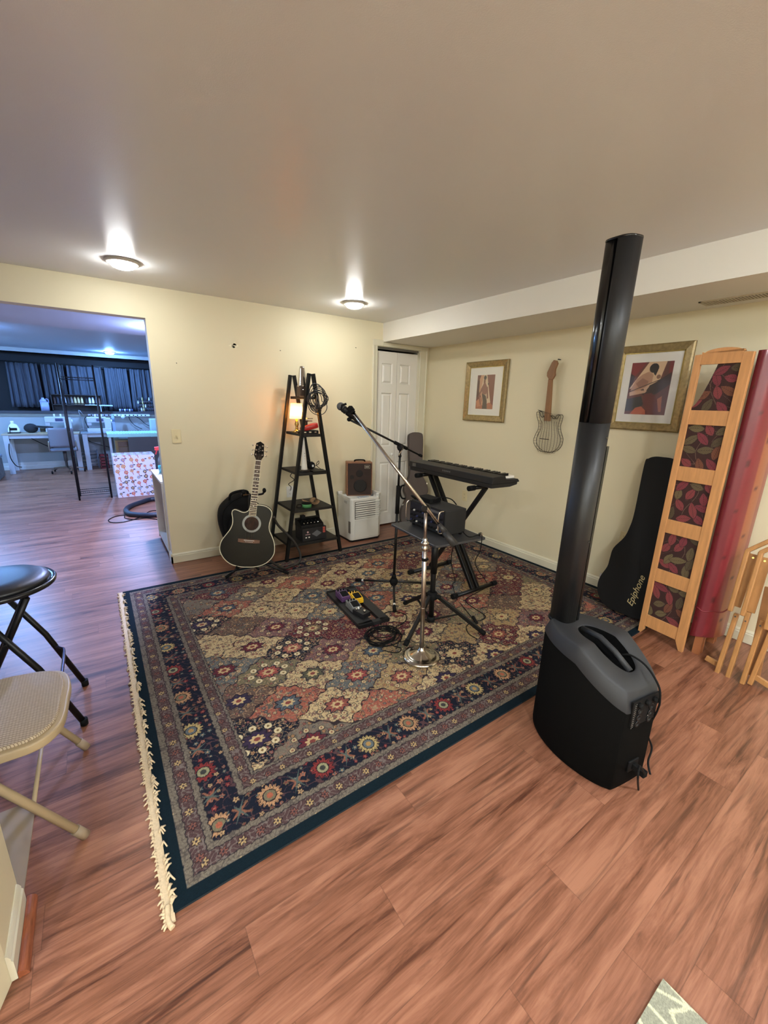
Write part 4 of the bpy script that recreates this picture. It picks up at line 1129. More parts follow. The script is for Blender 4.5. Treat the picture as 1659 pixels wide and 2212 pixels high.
cord('cable_coil', 'smaller bunch of grey leads dangling beside the silver cone', [(-1.79, -0.55, 1.50), (-1.76, -0.575, 1.54), (-1.73, -0.58, 1.50), (-1.75, -0.575, 1.42), (-1.78, -0.56, 1.47), (-1.74, -0.58, 1.52), (-1.71, -0.585, 1.44), (-1.74, -0.575, 1.36), (-1.72, -0.57, 1.45), (-1.69, -0.58, 1.38), (-1.74, -0.58, 1.48)], 0.0045, mat('cable_grey', (88, 82, 78), 0.5), 'cable', 6)
# second tier: lit table lamp and red guitar-shaped case on a black tray
z = 1.1755
T = Matrix.Translation((-1.79, -0.27, z))
lp = thing('table_lamp', 'small lit table lamp with glowing cream shade on the second shelf from the top', 'lamp', (-1.79, -0.27, z))
part('base', MB().lathe([(0.040, 0), (0.042, 0.008), (0.018, 0.018), (0.012, 0.05), (0.020, 0.075), (0.012, 0.10), (0.008, 0.13)], 24, T), BRASS, lp)
SHADE = mat('lamp_shade_cloth', (240, 216, 160), 0.7, emit=(1.0, 0.60, 0.20), es=0.5, bump=0.3, bscale=120)
_n = SHADE.node_tree; _t = _n.nodes.new('ShaderNodeBsdfTranslucent'); _t.inputs[0].default_value = (0.75, 0.48, 0.20, 1); _x = _n.nodes.new('ShaderNodeMixShader'); _x.inputs[0].default_value = 0.65
_o = _n.nodes['Material Output']; _n.links.new(_n.nodes['Principled BSDF'].outputs[0], _x.inputs[1]); _n.links.new(_t.outputs[0], _x.inputs[2]); _n.links.new(_x.outputs[0], _o.inputs[0])
part('lamp_shade', MB().lathe([(0.062, 0.125), (0.064, 0.127), (0.050, 0.262), (0.048, 0.262)], 32, T), SHADE, lp)
part('bulb', MB().sphere((0, 0, 0.185), 0.026, 16, (1, 1, 1.2), T), mat('bulb_glow', (255, 230, 180), 0.4, emit=(1.0, 0.52, 0.15), es=TABLE_LAMP*22), lp)
T = Matrix.Translation((X0, -0.42, z))
item('storage_tray', 'black flat tray under the red guitar-shaped case', 'tray', [('tray', MB().box((-0.078, -0.045, 0), (0.085, 0.045, 0.028), T), BLACK)] + [('latch', MB().box((x, -0.048, 0.008), (x+0.022, -0.045, 0.018), T), CHROME) for x in (-0.06, -0.01, 0.045)], (X0, -0.42, z))
rp = [(-0.075, -0.022), (-0.02, -0.028), (0.01, -0.036), (0.045, -0.046), (0.078, -0.038), (0.092, 0.0), (0.078, 0.038), (0.045, 0.046), (0.01, 0.036), (-0.02, 0.028), (-0.075, 0.022)]
rp = [tuple(p[:2]) for p in curve_pts([(x, y, 0) for x, y in rp], 4, True)]
T2 = frame((X0+0.005, -0.425, z+0.052), (0.95, 0, 0.25), (0, 1, 0))
RED = mat('red_lacquer', (178, 26, 22), 0.3)
rc = thing('toy_case', 'small red guitar-shaped case lying on the black tray', 'case', (X0, -0.42, z+0.03))
part('shell', MB().prism(rp, -0.020, 0.022, T2, True), RED, rc, bevel=0.006)
item('dark_clip', 'dark metal clamp standing behind the red case on the ladder shelf', 'clamp', [('jaw', MB().box((0.015, -0.02, 0.0), (0.030, 0.02, 0.10), Matrix.Translation((X0, -0.33, z))), BLKM), ('arm', MB().box((0.0, -0.02, 0.10), (0.078, 0.015, 0.112), Matrix.Translation((X0, -0.33, z))).box((0.03, -0.02, 0.125), (0.085, 0.015, 0.133), Matrix.Translation((X0, -0.33, z))), CHROME)], (X0, -0.33, z))
item('small_bowl', 'small dark bowl holding trinkets left of the red case', 'bowl', [('bowl', MB().lathe([(0.012, 0), (0.03, 0.006), (0.036, 0.02), (0.034, 0.02)], 20, Matrix.Translation((-1.815, -0.40, z+0.0))), mat('bowl_dark', (44, 36, 30), 0.4))], (-1.815, -0.40, z))
# third tier
z = 0.8305
T = Matrix.Translation((-1.80, -0.44, z))
item('paper_cone', 'tall slim white cone with small marks reaching up under the lamp shelf', 'cone', [('cone', MB().lathe([(0.030, 0.018), (0.028, 0.03), (0.006, 0.31), (0.0001, 0.312)], 20, T), PAPER), ('foot', MB().lathe([(0.05, 0), (0.05, 0.008), (0.03, 0.018)], 20, T), BLKM), ('marks', MB().box((-0.002, -0.0205, 0.12), (0.002, -0.0185, 0.126), T).box((-0.002, -0.0192, 0.14), (0.002, -0.0172, 0.147), T).box((-0.002, -0.018, 0.165), (0.002, -0.0158, 0.172), T), BLKR)], (-1.80, -0.44, z))
T = Matrix.Translation((-1.69, -0.37, z))
hp = thing('headphones', 'black headphones with coiled lead on the middle shelf', 'headphones', (-1.69, -0.37, z))
part('ear_cup', MB().sphere((-0.01, 0.0, 0.04), 0.042, 16, (1, 0.6, 0.9), T), BLKR, hp)
part('ear_cup', MB().sphere((-0.045, 0.07, 0.04), 0.042, 16, (0.7, 1, 0.9), T), BLKR, hp)
part('headband', MB().tube(curve_pts([T @ Vector(v) for v in ((-0.01, 0, 0.06), (-0.05, -0.02, 0.085), (-0.085, 0.02, 0.075), (-0.06, 0.07, 0.06))], 6), 0.009, 8), BLACK, hp)
part('lead', MB().tube(curve_pts([T @ Vector(v) for v in ((0.02, -0.01, 0.03), (0.06, -0.02, 0.055), (0.05, -0.04, 0.085), (0.02, -0.05, 0.05), (0.06, -0.07, 0.010), (0.09, -0.05, 0.006))], 6), 0.003, 6), BLKR, hp)
part('badge', MB().box((-0.012, -0.031, 0.03), (0.004, -0.026, 0.05), T), WHITE, hp)
item('tablet', 'flat black tablet under the headphones on the middle shelf', 'tablet', [('slab', MB().box((-0.06, -0.16, 0), (0.075, -0.04, 0.010), T), BLACK)], (-1.69, -0.45, z))
# fourth tier
z = 0.4905
T = Matrix.Translation((-1.785, -0.44, z))
item('tape_roll', 'green round tape roll with dark lid on the fourth shelf', 'tape', [('roll', MB().lathe([(0.030, 0), (0.046, 0), (0.046, 0.032), (0.030, 0.032)], 28, T), mat('green_tape', (78, 140, 84), 0.5)), ('lid', MB().lathe([(0.0001, 0.034), (0.048, 0.034), (0.048, 0.040), (0.0001, 0.042)], 28, T), BLKR)], (-1.785, -0.44, z))
T = Matrix.Translation((-1.70, -0.36, z))
sp_ = [(0.03+0.004*a, a) for a in np.linspace(0, 4*PI, 40)]
m = MB()
vs = []
for r_, a in sp_:
    vs.append((r_*0.55*math.cos(a)+0.03, 0, r_*0.45*math.sin(a)+0.032)); 
m.tube([T @ Vector(v) for v in vs], 0.0035, 6); 
pts_ = [T @ Vector((v[0], -0.03, v[2])) for v in vs]
m2 = MB(); n_ = len(vs)
m2.add([T @ Vector((v[0], -0.03, v[2])) for v in vs]+[T @ Vector((v[0], 0.03, v[2])) for v in vs], [(i, i+1, n_+i+1, n_+i) for i in range(n_-1)], True)
st_ = thing('rolled_strap', 'rolled tan leather guitar strap on the fourth shelf', 'strap', (-1.70, -0.36, z))
part('roll', m2, mat('tan_leather', (150, 118, 84), 0.6), st_, solid=0.003)
part('tail', MB().beam(T @ Vector((0.02, -0.02, 0.006)), T @ Vector((-0.09, 0.01, 0.05)), 0.05, 0.004), MATS['tan_leather'], st_)
cord('lead_bundle', 'thin dark cord bundled left on the fourth shelf', [(-1.88, -0.42, z+0.004), (-1.86, -0.47, z+0.01), (-1.84, -0.45, z+0.03), (-1.86, -0.40, z+0.02), (-1.885, -0.44, z+0.008)], 0.004, BLKR, 'bundled cord')
cord('hanging_plug', 'thin plug lead hanging from the middle shelf to the wall outlet', [(-1.80, -0.2, 0.80), (-1.81, -0.12, 0.74), (-1.78, -0.14, 0.70), (-1.83, -0.12, 0.66), (-1.79, -0.08, 0.62), (-1.775, -0.03, 0.574)], 0.0035, BLKR, 'cord')
# bottom tier: boxed effects unit and a floor multi-pedal on it
z = 0.1655
T = Matrix.Translation((-1.73, -0.40, z))
bx = thing('printed_box', 'black cardboard box with white emblem and red squares on the bottom shelf', 'box', (-1.73, -0.40, z))
part('carton', MB().box((-0.125, -0.085, 0), (0.125, 0.085, 0.125), T), mat('box_black', (28, 26, 28), 0.5), bx, bevel=0.002)
Tf = T @ Matrix.Translation((0, -0.0856, 0))
part('round_emblem', MB().cyl(Tf @ Vector((-0.070, 0, 0.088)), Tf @ Vector((-0.070, -0.001, 0.088)), 0.010, n=16).box((-0.095, -0.001, 0.062), (-0.045, 0, 0.068), Tf), mat('print_pale', (190, 150, 150), 0.5), bx)
part('printed_panel', MB().add([Tf @ Vector(v) for v in ((-0.03, -0.0008, 0.065), (0.02, -0.0008, 0.032), (0.075, -0.0008, 0.062), (0.025, -0.0008, 0.098))], [(0, 1, 2, 3)]), mat('print_grey', (96, 96, 98), 0.5), bx)
m = MB()
for i in range(3): m.box((0.088, -0.001, 0.062+i*0.020), (0.112, 0, 0.079+i*0.020), Tf)
part('red_labels', m, mat('print_red', (190, 84, 70), 0.5), bx)
part('small_marks', MB().box((-0.095, -0.001, 0.030), (-0.080, 0, 0.042), Tf).box((-0.065, -0.001, 0.030), (-0.050, 0, 0.042), Tf), PAPER, bx)
z2 = z+0.126
T = Matrix.Translation((-1.745, -0.40, z2))
fx_ = thing('effects_unit', 'black floor effects unit with row of knobs on the printed box', 'effects unit', (-1.745, -0.40, z2))
part('chassis', MB().prism([(-0.08, 0), (0.08, 0), (0.08, 0.07), (0.02, 0.07), (-0.08, 0.03)], -0.115, 0.115, T @ Matrix(((0, 0, 1, 0), (1, 0, 0, 0), (0, 1, 0, 0), (0, 0, 0, 1)))), BLACK, fx_, bevel=0.004)
for i in range(6): part('knob', MB().cyl(T @ Vector((-0.09+i*0.036, -0.02, 0.05)), T @ Vector((-0.09+i*0.036, -0.03, 0.072)), 0.011, 0.009), BLKR, fx_)
for i in range(5): part('footswitch', MB().cyl(T @ Vector((-0.08+i*0.036, -0.055, 0.035)), T @ Vector((-0.08+i*0.036, -0.06, 0.05)), 0.006), CHROME, fx_)
part('lever', MB().box((-0.07, 0.02, 0.07), (-0.03, 0.06, 0.10), T), BLACK, fx_)

# ------------------------------------------------------------ dehumidifier with the wooden speaker on it
DW = mat('appliance_white', (218, 216, 208), 0.42)
dh = thing('dehumidifier', 'white louvred dehumidifier on the floor beside the ladder shelf', 'dehumidifier', (-1.03, -0.19, 0))
xa, xb, ya, yb_ = -1.235, -0.842, -0.325, -0.035
fr = [(xa, ya+0.02), (xa+0.02, ya), (xb-0.05, ya-0.012), (xb, ya+0.03), (xb, yb_), (xa, yb_)]
part('casing', MB().prism(fr, 0.018, 0.475), DW, dh, bevel=0.010, seg=3)
part('base', MB().prism([(x*0.985-0.0155, y*0.97-0.006) for x, y in fr], 0.0, 0.02), BLACK, dh)
part('top_rim', MB().prism([(xb-0.05, ya-0.014), (xb+0.004, ya+0.028), (xb+0.004, yb_+0.004), (xb-0.03, yb_+0.004), (xb-0.032, ya+0.055), (xb-0.07, ya+0.02)], 0.47, 0.512), DW, dh, bevel=0.006)
part('top_rim', MB().box((xa-0.002, yb_-0.02, 0.47), (xa+0.05, yb_+0.004, 0.512)).box((xa-0.002, ya+0.02, 0.47), (xa+0.014, yb_, 0.495)), DW, dh, bevel=0.004)
m = MB()
for i in range(8):
    zz = 0.432-i*0.0235
    m.beam((xa+0.050, ya-0.010, zz), (xb-0.052, ya-0.019, zz), 0.012, 0.0145)
    m.beam((xb-0.052, ya-0.019, zz), (xb-0.012, ya+0.012, zz), 0.012, 0.0145)
part('louvre_slats', m, DW, dh, bevel=0.003)
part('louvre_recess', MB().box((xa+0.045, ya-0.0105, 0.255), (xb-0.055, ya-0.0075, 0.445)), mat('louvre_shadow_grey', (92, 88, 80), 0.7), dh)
part('bucket_front', MB().prism([(xa+0.045, ya-0.006), (xb-0.052, ya-0.016), (xb-0.006, ya+0.020), (xb-0.02, ya+0.06), (xa+0.045, ya+0.06)], 0.035, 0.238), mat('appliance_white_bucket', (212, 210, 202), 0.45), dh, bevel=0.006)
part('water_window', MB().box((xa-0.002, ya+0.012, 0.10), (xa+0.004, ya+0.05, 0.23)), mat('smoke_window', (110, 104, 98), 0.3), dh)
part('side_handle', MB().prism(rrect(0.07, 0.028, 0.012), -0.003, 0.003, frame((xa-0.001, -0.22, 0.43), (0, -1, 0), (0, 0, 1))), mat('handle_shadow', (176, 174, 168), 0.5), dh)
part('control_panel', MB().box((xa+0.11, ya+0.02, 0.474), (xa+0.24, ya+0.075, 0.484)), mat('panel_grey', (170, 176, 182), 0.4), dh, bevel=0.004)
part('button', MB().cyl((xb-0.09, ya+0.06, 0.475), (xb-0.09, ya+0.06, 0.492), 0.014), GREYP, dh)

WOODA = mat('amp_wood', (130, 84, 54), 0.45, noise=0.25, nscale=14, stretch=(1, 1, 6))
sp = thing('acoustic_speaker', 'small wooden guitar speaker with brown grille standing on the dehumidifier', 'speaker', (-1.05, -0.17, 0.477))
MS = frame((-1.185, -0.150, 0.4770), (0.92, -0.39, 0), (0, 0, 1))
MSf = MS @ Matrix.Rotation(math.radians(-4), 4, 'X')
sw, shh = 0.275, 0.365
part('cabinet', MB().box((0, 0, -0.13), (sw, shh, 0), MS), WOODA, sp, bevel=0.004)
part('grille', MB().box((0.010, 0.010, 0.0), (sw-0.010, shh-0.012, 0.005), MS), mat('grille_brown', (44, 25, 18), 0.7, noise=0.3, nscale=260), sp)
for cx_, cy_, r_ in ((0.135, 0.245, 0.038), (0.055, 0.205, 0.021), (0.145, 0.110, 0.072)):
    c_ = part('driver', MB().lathe([(r_, 0.005), (r_, 0.0062), (r_*0.86, 0.0062), (r_*0.3, 0.0056), (0.0001, 0.0066)], 32, MS @ Matrix.Translation((cx_, cy_, 0))), mat('driver_dark', (18, 12, 10), 0.7), sp)
part('badge', MB().box((sw-0.085, shh-0.068, 0.005), (sw-0.028, shh-0.030, 0.0075), MS), mat('badge_silver', (150, 140, 120), 0.4), sp)
part('badge_plate', MB().box((sw-0.081, shh-0.064, 0.0075), (sw-0.032, shh-0.034, 0.008), MS), BLACK, sp)
m = MB()
for i in range(3): m.box((sw-0.075+i*0.013, shh-0.056, 0.008), (sw-0.066+i*0.013, shh-0.042, 0.0086), MS)
part('badge_mark', m, mat('letter_silver', (186, 176, 158), 0.4), sp)
part('carry_handle', MB().tube(curve_pts([MS @ Vector(v) for v in ((0.09, shh, -0.06), (0.095, shh+0.014, -0.06), (0.15, shh+0.018, -0.06), (0.195, shh+0.014, -0.06), (0.20, shh, -0.06))], 5), 0.008, 8), BLKR, sp)

# ------------------------------------------------------------ brown guitar case in the corner
CAS = mat('case_brown', (72, 60, 54), 0.6, bump=0.2, bscale=300)
def case_outline(L=1.05, a=0.19, b=0.145, nk=0.075):
    h = [(0.0, 0), (a*0.55, 0.008), (a*0.92, 0.06), (a, 0.15), (a*0.93, 0.25), (b*0.92, 0.33), (b*0.84, 0.38), (b, 0.45), (b*0.97, 0.50), (nk*1.5, 0.56), (nk*1.1, 0.62), (nk, 0.70), (nk*1.05, 0.9), (nk*1.08, L-0.05), (nk*0.8, L-0.01), (0, L)]
    return h
def guitar_case(name, label, M, m_, thick, L, a, b, nk, **k):
    h = case_outline(L, a, b, nk)
    pl = [(x, y) for x, y in h]+[(-x, y) for x, y in reversed(h[1:-1])]
    pl = [tuple(p[:2]) for p in curve_pts([(x, y, 0) for x, y in pl], 4, True)]
    t = thing(name, label, 'guitar case', M.translation)
    part('lid', MB().prism(pl, 0.002, thick/2, M, True), m_, t, bevel=0.012, seg=3)
    part('bottom_shell', MB().prism(pl, -thick/2, -0.002, M, True), m_, t, bevel=0.012, seg=3)
    part('seam_band', MB().prism([(x*1.004, y*1.002) for x, y in pl], -0.003, 0.003, M, True), mat('seam_metal', (60, 58, 54), 0.4, 0.5), t)
    return t
cd_ = Vector((0.0, 0.0, 1.0)); 
MC = frame((-0.325, -0.30, 0.013), (0.90, -0.43, 0.0), (0.16, 0.15, 0.97))
gc = guitar_case('guitar_case', 'brown hard guitar case standing in the corner by the white door', MC, CAS, 0.12, 1.14, 0.19, 0.145, 0.078)
part('handle', MB().tube(curve_pts([MC @ Vector(v) for v in ((-0.118, 0.36, 0), (-0.165, 0.37, 0), (-0.185, 0.44, 0), (-0.165, 0.51, 0), (-0.115, 0.52, 0))], 5), 0.010, 8), BLKR, gc)
for x, y in ((0.125, 0.53), (0.165, 0.28), (-0.15, 0.28), (0.08, 0.80)):
    part('latch', MB().box((x-0.012, y-0.018, -0.02), (x+0.014, y+0.018, 0.045), MC), CHROME, gc, bevel=0.003)
part('emblem', MB().box((0.035, 0.20, 0.060), (0.052, 0.31, 0.0615), MC), mat('case_mark', (58, 36, 26), 0.5), gc)

# ------------------------------------------------------------ framed pictures
GOLD = mat('gilt_frame', (150, 130, 88), 0.35, 0.35, noise=0.28, nscale=45, bump=0.3, bscale=90)
def thin_glass(name, gl=0.06, col=(1, 1, 1)):
    m = bpy.data.materials.new(name); m.use_nodes = True
    nt = m.node_tree; N = nt.nodes; N.clear()
    o = N.new('ShaderNodeOutputMaterial'); a = N.new('ShaderNodeBsdfTransparent'); b = N.new('ShaderNodeBsdfGlossy'); x = N.new('ShaderNodeMixShader')
    a.inputs[0].default_value = (*col, 1); b.inputs['Roughness'].default_value = 0.05; x.inputs[0].default_value = gl
    nt.links.new(a.outputs[0], x.inputs[1]); nt.links.new(b.outputs[0], x.inputs[2]); nt.links.new(x.outputs[0], o.inputs[0])
    return m
GLASS = thin_glass('picture_glass')
def framed(label, ya, yb2, z0, z1, fw, art, axywh, tilt):
    """ya = left edge (larger y), hung on the right wall, facing -x"""
    W = ya-yb2; H = z1-z0
    M = frame((-0.004, ya, z0), (0, -1, 0), (0, 0, 1)) @ Matrix.Rotation(tilt, 4, 'Z')
    t = thing('framed_picture', label, 'picture', (0, (ya+yb2)/2, z0))
    prof = [(0, 0.0), (0, 0.018), (0.010, 0.024), (fw*0.45, 0.020), (fw*0.8, 0.014), (fw, 0.010), (fw, 0.0)]
    mb = MB()
    cs = [(0, 0, 1, 1), (W, 0, -1, 1), (W, H, -1, -1), (0, H, 1, -1)]
    vs = [M @ Vector((cx+sx*a, cy+sy*a, b)) for cx, cy, sx, sy in cs for a, b in prof]
    k = len(prof)
    mb.add(vs, [(i*k+j, i*k+j+1, ((i+1) % 4)*k+j+1, ((i+1) % 4)*k+j) for i in range(4) for j in range(k-1)])
    part('frame', mb, GOLD, t)
    f2 = fw+0.006
    lipm = MB()
    for a in ((fw, fw, W-fw, f2), (fw, H-f2, W-fw, H-fw), (fw, fw, f2, H-fw), (W-f2, fw, W-fw, H-fw)): lipm.box((a[0], a[1], 0.004), (a[2], a[3], 0.012), M)
    part('inner_lip', lipm, mat('gilt_lip', (176, 152, 84), 0.25, 0.7), t)
    part('mat_board', MB().box((fw, fw, 0.002), (W-fw, H-fw, 0.006), M), PAPER, t)
    ax_, ay_, aw, ah = axywh
    painted('print', aw, ah, 150, 190, art, vmat('print_ink', 0.5), M @ Matrix.Translation((ax_, ay_, 0.0068)), t)
    part('glass', MB().box((fw, fw, 0.0078), (W-fw, H-fw, 0.0098), M), GLASS, t)
    return t
def art1(X, Y):
    u = X/0.205; v = Y/0.335
    c = np.broadcast_to(np.asarray((196, 150, 118), float), X.shape+(3,)).copy()
    c = mix(c, (112, 62, 54), u < 0.30-0.15*v+0.12*np.sin(v*7)); c = mix(c, (128, 70, 58), u > 0.62+0.38*(1-v))
    c = mix(c, (84, 50, 48), (u < 0.16) & (v > 0.35) & (v < 0.85))
    c = mix(c, (214, 190, 158), poly_mask(u, v, [(0.42, 1), (0.62, 1), (0.95, 0.2), (0.7, 0.1), (0.28, 0.6)]))
    c = mix(c, (172, 106, 78), v < 0.14+0.05*np.sin(u*9)); c = mix(c, (196, 130, 96), poly_mask(u, v, [(0, 0.22), (0.3, 0.36), (0.42, 0.12), (0.1, 0.05)]))
    c = mix(c, (146, 98, 84), poly_mask(u, v, [(0.30, 0.62), (0.40, 0.72), (0.47, 0.78), (0.56, 0.76), (0.66, 0.66), (0.66, 0.46), (0.60, 0.42), (0.40, 0.44)]))
    c = mix(c, (140, 92, 78), poly_mask(u, v, [(0.30, 0.62), (0.38, 0.55), (0.22, 0.40), (0.36, 0.14), (0.30, 0.10), (0.14, 0.38)]))
    c = mix(c, (140, 92, 78), poly_mask(u, v, [(0.64, 0.64), (0.72, 0.66), (0.80, 0.32), (0.70, 0.30)]))
    c = mix(c, (84, 70, 62), poly_mask(u, v, [(0.36, 0.46), (0.62, 0.40), (0.72, 0.24), (0.76, 0.0), (0.44, 0.0), (0.46, 0.22)]))
    c = mix(c, (48, 40, 38), np.hypot((u-0.50)*0.75, v-0.92) < 0.065); c = mix(c, (132, 88, 74), poly_mask(u, v, [(0.42, 0.76), (0.54, 0.76), (0.54, 0.87), (0.42, 0.86)]))
    c = mix(c, (60, 48, 44), np.hypot((u-0.74)*0.8, v-0.74) < 0.032)
    return c
def art2(X, Y):
    u = X/0.275; v = Y/0.365
    c = np.broadcast_to(np.asarray((104, 58, 52), float), X.shape+(3,)).copy()
    c = mix(c, (126, 44, 48), poly_mask(u, v, [(0, 1), (0.36, 1), (0.10, 0.72), (0, 0.66)])); c = mix(c, (58, 40, 40), poly_mask(u, v, [(0, 0.80), (0.12, 0.74), (0.06, 0.5), (0, 0.5)]))
    c = mix(c, (214, 182, 146), poly_mask(u, v, [(0.02, 0.50), (0.42, 1), (0.84, 1), (0.74, 0.66), (0.5, 0.55)]))
    c = mix(c, (96, 60, 54), poly_mask(u, v, [(0.80, 0.14), (0.97, 0.14), (0.96, 0.98), (0.84, 1)])); c = mix(c, (120, 46, 48), poly_mask(u, v, [(0.93, 0.6), (1, 0.6), (1, 1), (0.9, 1)]))
    c = mix(c, (56, 44, 46), poly_mask(u, v, [(0.28, 0.46), (0.66, 0.62), (0.98, 0.80), (1, 0.58), (0.72, 0.40), (0.45, 0.34)]))
    c = mix(c, (178, 136, 110), poly_mask(u, v, [(0.44, 0.82), (0.30, 0.77), (0.17, 0.68), (0.08, 0.52), (0.05, 0.42), (0.30, 0.47), (0.44, 0.52), (0.56, 0.62), (0.57, 0.76)]))
    c = mix(c, (150, 106, 88), poly_mask(u, v, [(0.17, 0.60), (0.32, 0.70), (0.48, 0.64), (0.44, 0.55), (0.28, 0.50)]))
    c = mix(c, (198, 158, 130), poly_mask(u, v, [(0.04, 0.43), (0.06, 0.36), (0.44, 0.42), (0.48, 0.46), (0.30, 0.47)]))
    c = mix(c, (200, 166, 140), poly_mask(u, v, [(0.38, 0.50), (0.50, 0.58), (0.56, 0.62), (0.50, 0.52), (0.44, 0.44)]))
    c = mix(c, (188, 146, 120), poly_mask(u, v, [(0.44, 0.86), (0.50, 0.90), (0.56, 0.86), (0.54, 0.77), (0.47, 0.79)]))
    c = mix(c, (40, 34, 38), np.hypot((u-0.56)*0.80, v-0.885) < 0.088); c = mix(c, (40, 34, 38), poly_mask(u, v, [(0.56, 0.86), (0.66, 0.84), (0.62, 0.74), (0.57, 0.78)]))
    c = mix(c, (126, 90, 74), np.hypot((u-0.70)*0.8, v-0.72) < 0.04); c = mix(c, (56, 44, 46), np.abs(v-(0.62+0.32*(u-0.6))) < 0.008)
    c = mix(c, (52, 50, 54), poly_mask(u, v, [(0, 0.30), (0.36, 0.36), (0.44, 0.20), (0.34, 0.08), (0, 0.06)]))
    c = mix(c, (104, 44, 46), poly_mask(u, v, [(0.42, 0.40), (0.60, 0.42), (0.76, 0.30), (0.86, 0.0), (0.56, 0.0), (0.44, 0.24)]))
    c = mix(c, (176, 112, 84), poly_mask(u, v, [(0.76, 0.30), (0.86, 0.36), (0.90, 0.06), (0.84, 0.06)]))
    return mix(c, (186, 98, 72), poly_mask(u, v, [(0.14, 0), (0.26, 0.13), (0.40, 0.16), (0.52, 0.08), (0.54, 0.0)]))
framed('gilt framed print of a singer seen from behind, left of the wire guitar', -0.650, -1.205, 1.303, 1.897, 0.055, art1, (0.165, 0.125, 0.23, 0.335), math.radians(0))
framed('gilt framed print of a figure playing a guitar, behind the black speaker column', -2.222, -2.720, 1.313, 1.912, 0.052, art2, (0.115, 0.115, 0.275, 0.365), math.radians(0))

# ------------------------------------------------------------ wire guitar wall ornament
wg = thing('wire_guitar_ornament', 'wire and wood guitar shaped ornament hung on the right wall', 'wall ornament', (-0.03, -1.73, 1.1))
MW = frame((-0.018, -1.735, 1.036), (0, -1, 0), (0, 0, 1))
kx = 5.184
def wpx(pts):
    out = []
    for x, y in pts:
        p = on(960+x/kx, 720+y/kx, 0, -0.045); q = MW.inverted() @ Vector(p); out.append((q.x, q.y))
    return out
wo = wpx([(1150, 1330), (1080, 1312), (1030, 1262), (1012, 1200), (1030, 1140), (1062, 1075), (1070, 1010), (1052, 940), (1048, 890), (1065, 878), (1085, 895), (1092, 925), (1110, 940), (1135, 925), (1205, 925), (1225, 950), (1250, 955), (1265, 925), (1290, 912), (1312, 925), (1302, 980), (1285, 1040), (1292, 1110), (1312, 1180), (1300, 1250), (1265, 1300), (1210, 1328)])
wo = [tuple(p[:2]) for p in curve_pts([(x, y, 0) for x, y in wo], 4, True)]
WIRE = mat('bronze_wire', (62, 50, 38), 0.5, 0.5)
m = MB()
for zz in (0.005, 0.045): m.tube([MW @ Vector((x, y, zz)) for x, y in wo], 0.0022, 6, closed=True)
part('outline_wires', m, WIRE, wg)
for i in range(0, len(wo), 2): part('side_rung', MB().cyl(MW @ Vector((*wo[i], 0.005)), MW @ Vector((*wo[i], 0.045)), 0.0009, n=5), WIRE, wg)
m = MB()
for f_ in (-0.75, -0.5, -0.28, -0.06, 0.14, 0.36, 0.6, 0.8):
    pts = []
    for yy in np.linspace(0.004, 0.40, 14):
        xs = [p[0] for p in wo if abs(p[1]-yy) < 0.03]
        if not xs: continue
        cx_ = (min(xs)+max(xs))/2; hw_ = (max(xs)-min(xs))/2
        if yy > 0.33 and abs(f_) > 0.4: continue
        pts.append(MW @ Vector((cx_+f_*hw_, yy, 0.046+0.006*math.cos(f_*1.5))))
    if len(pts) > 2: m.tube(pts, 0.0015, 5)
part('face_wires', m, WIRE, wg)
fine = MB()
for i in range(34):
    yy = 0.012+i*0.0108
    xs = [p[0] for p in wo if abs(p[1]-yy) < 0.02]
    if xs: fine.tube([MW @ Vector((min(xs)+0.004, yy, 0.006)), MW @ Vector((max(xs)-0.004, yy, 0.006))], 0.0007, 4)
part('back_mesh', fine, WIRE, wg)
nk = wpx([(1130, 980), (1195, 985), (1222, 520), (1180, 515)])
HW = mat('ornament_wood', (132, 94, 60), 0.5, noise=0.15, nscale=20, stretch=(1, 1, 0.2))
part('neck', MB().prism(nk, 0.030, 0.052, MW), HW, wg, bevel=0.003)
hd = wpx([(1180, 515), (1160, 480), (1163, 440), (1215, 330), (1238, 300), (1272, 308), (1282, 340), (1256, 400), (1250, 440), (1252, 470), (1222, 520)])
part('headstock', MB().prism(hd, 0.026, 0.046, MW), HW, wg, bevel=0.003)
m = MB()
for i in range(6):
    x, y = wpx([(1168+i*10.5, 455-i*24)])[0]
    m.cyl(MW @ Vector((x+0.006, y, 0.036)), MW @ Vector((x-0.010, y+0.004, 0.036)), 0.0030, n=8)
part('pegs', m, BLKM, wg)
part('bridge_wire', MB().tube([MW @ Vector((*p, 0.052)) for p in wpx([(1085, 1178), (1188, 1188)])], 0.003, 6), WIRE, wg)
x, y = wpx([(1268, 290)])[0]
part('hanger', MB().cyl(MW @ Vector((x, y, -0.016)), MW @ Vector((x, y, 0.02)), 0.004), BLKM, wg)
# ------------------------------------------------------------ black column speaker with its sub base
MATB = mat('speaker_grille_black', (7, 6, 5), 0.9, bump=0.35, bscale=900, spec=0.08)
SHG = mat('speaker_shell_grey', (34, 35, 38), 0.62, bump=0.15, bscale=500)
COLB = mat('column_black', (26, 26, 27), 0.45, spec=0.4)
COLG = mat('column_grille', (9, 9, 10), 0.18)
tw = thing('column_speaker', 'tall black column loudspeaker standing on its own sub base on the wood floor', 'loudspeaker', (-1.715, -3.215, 0))
MT = Matrix.Translation((-1.715, -3.215, 0)) @ Matrix.Rotation(math.radians(-9), 4, 'Z')
half = [(0.0, 0.218), (0.062, 0.216), (0.092, 0.203), (0.122, 0.160), (0.147, 0.100), (0.160, 0.030), (0.160, -0.040), (0.148, -0.110), (0.126, -0.170), (0.102, -0.206), (0.085, -0.216)]
fp = half+[(0.0, -0.219)]+[(-x, y) for x, y in reversed(half[1:])]
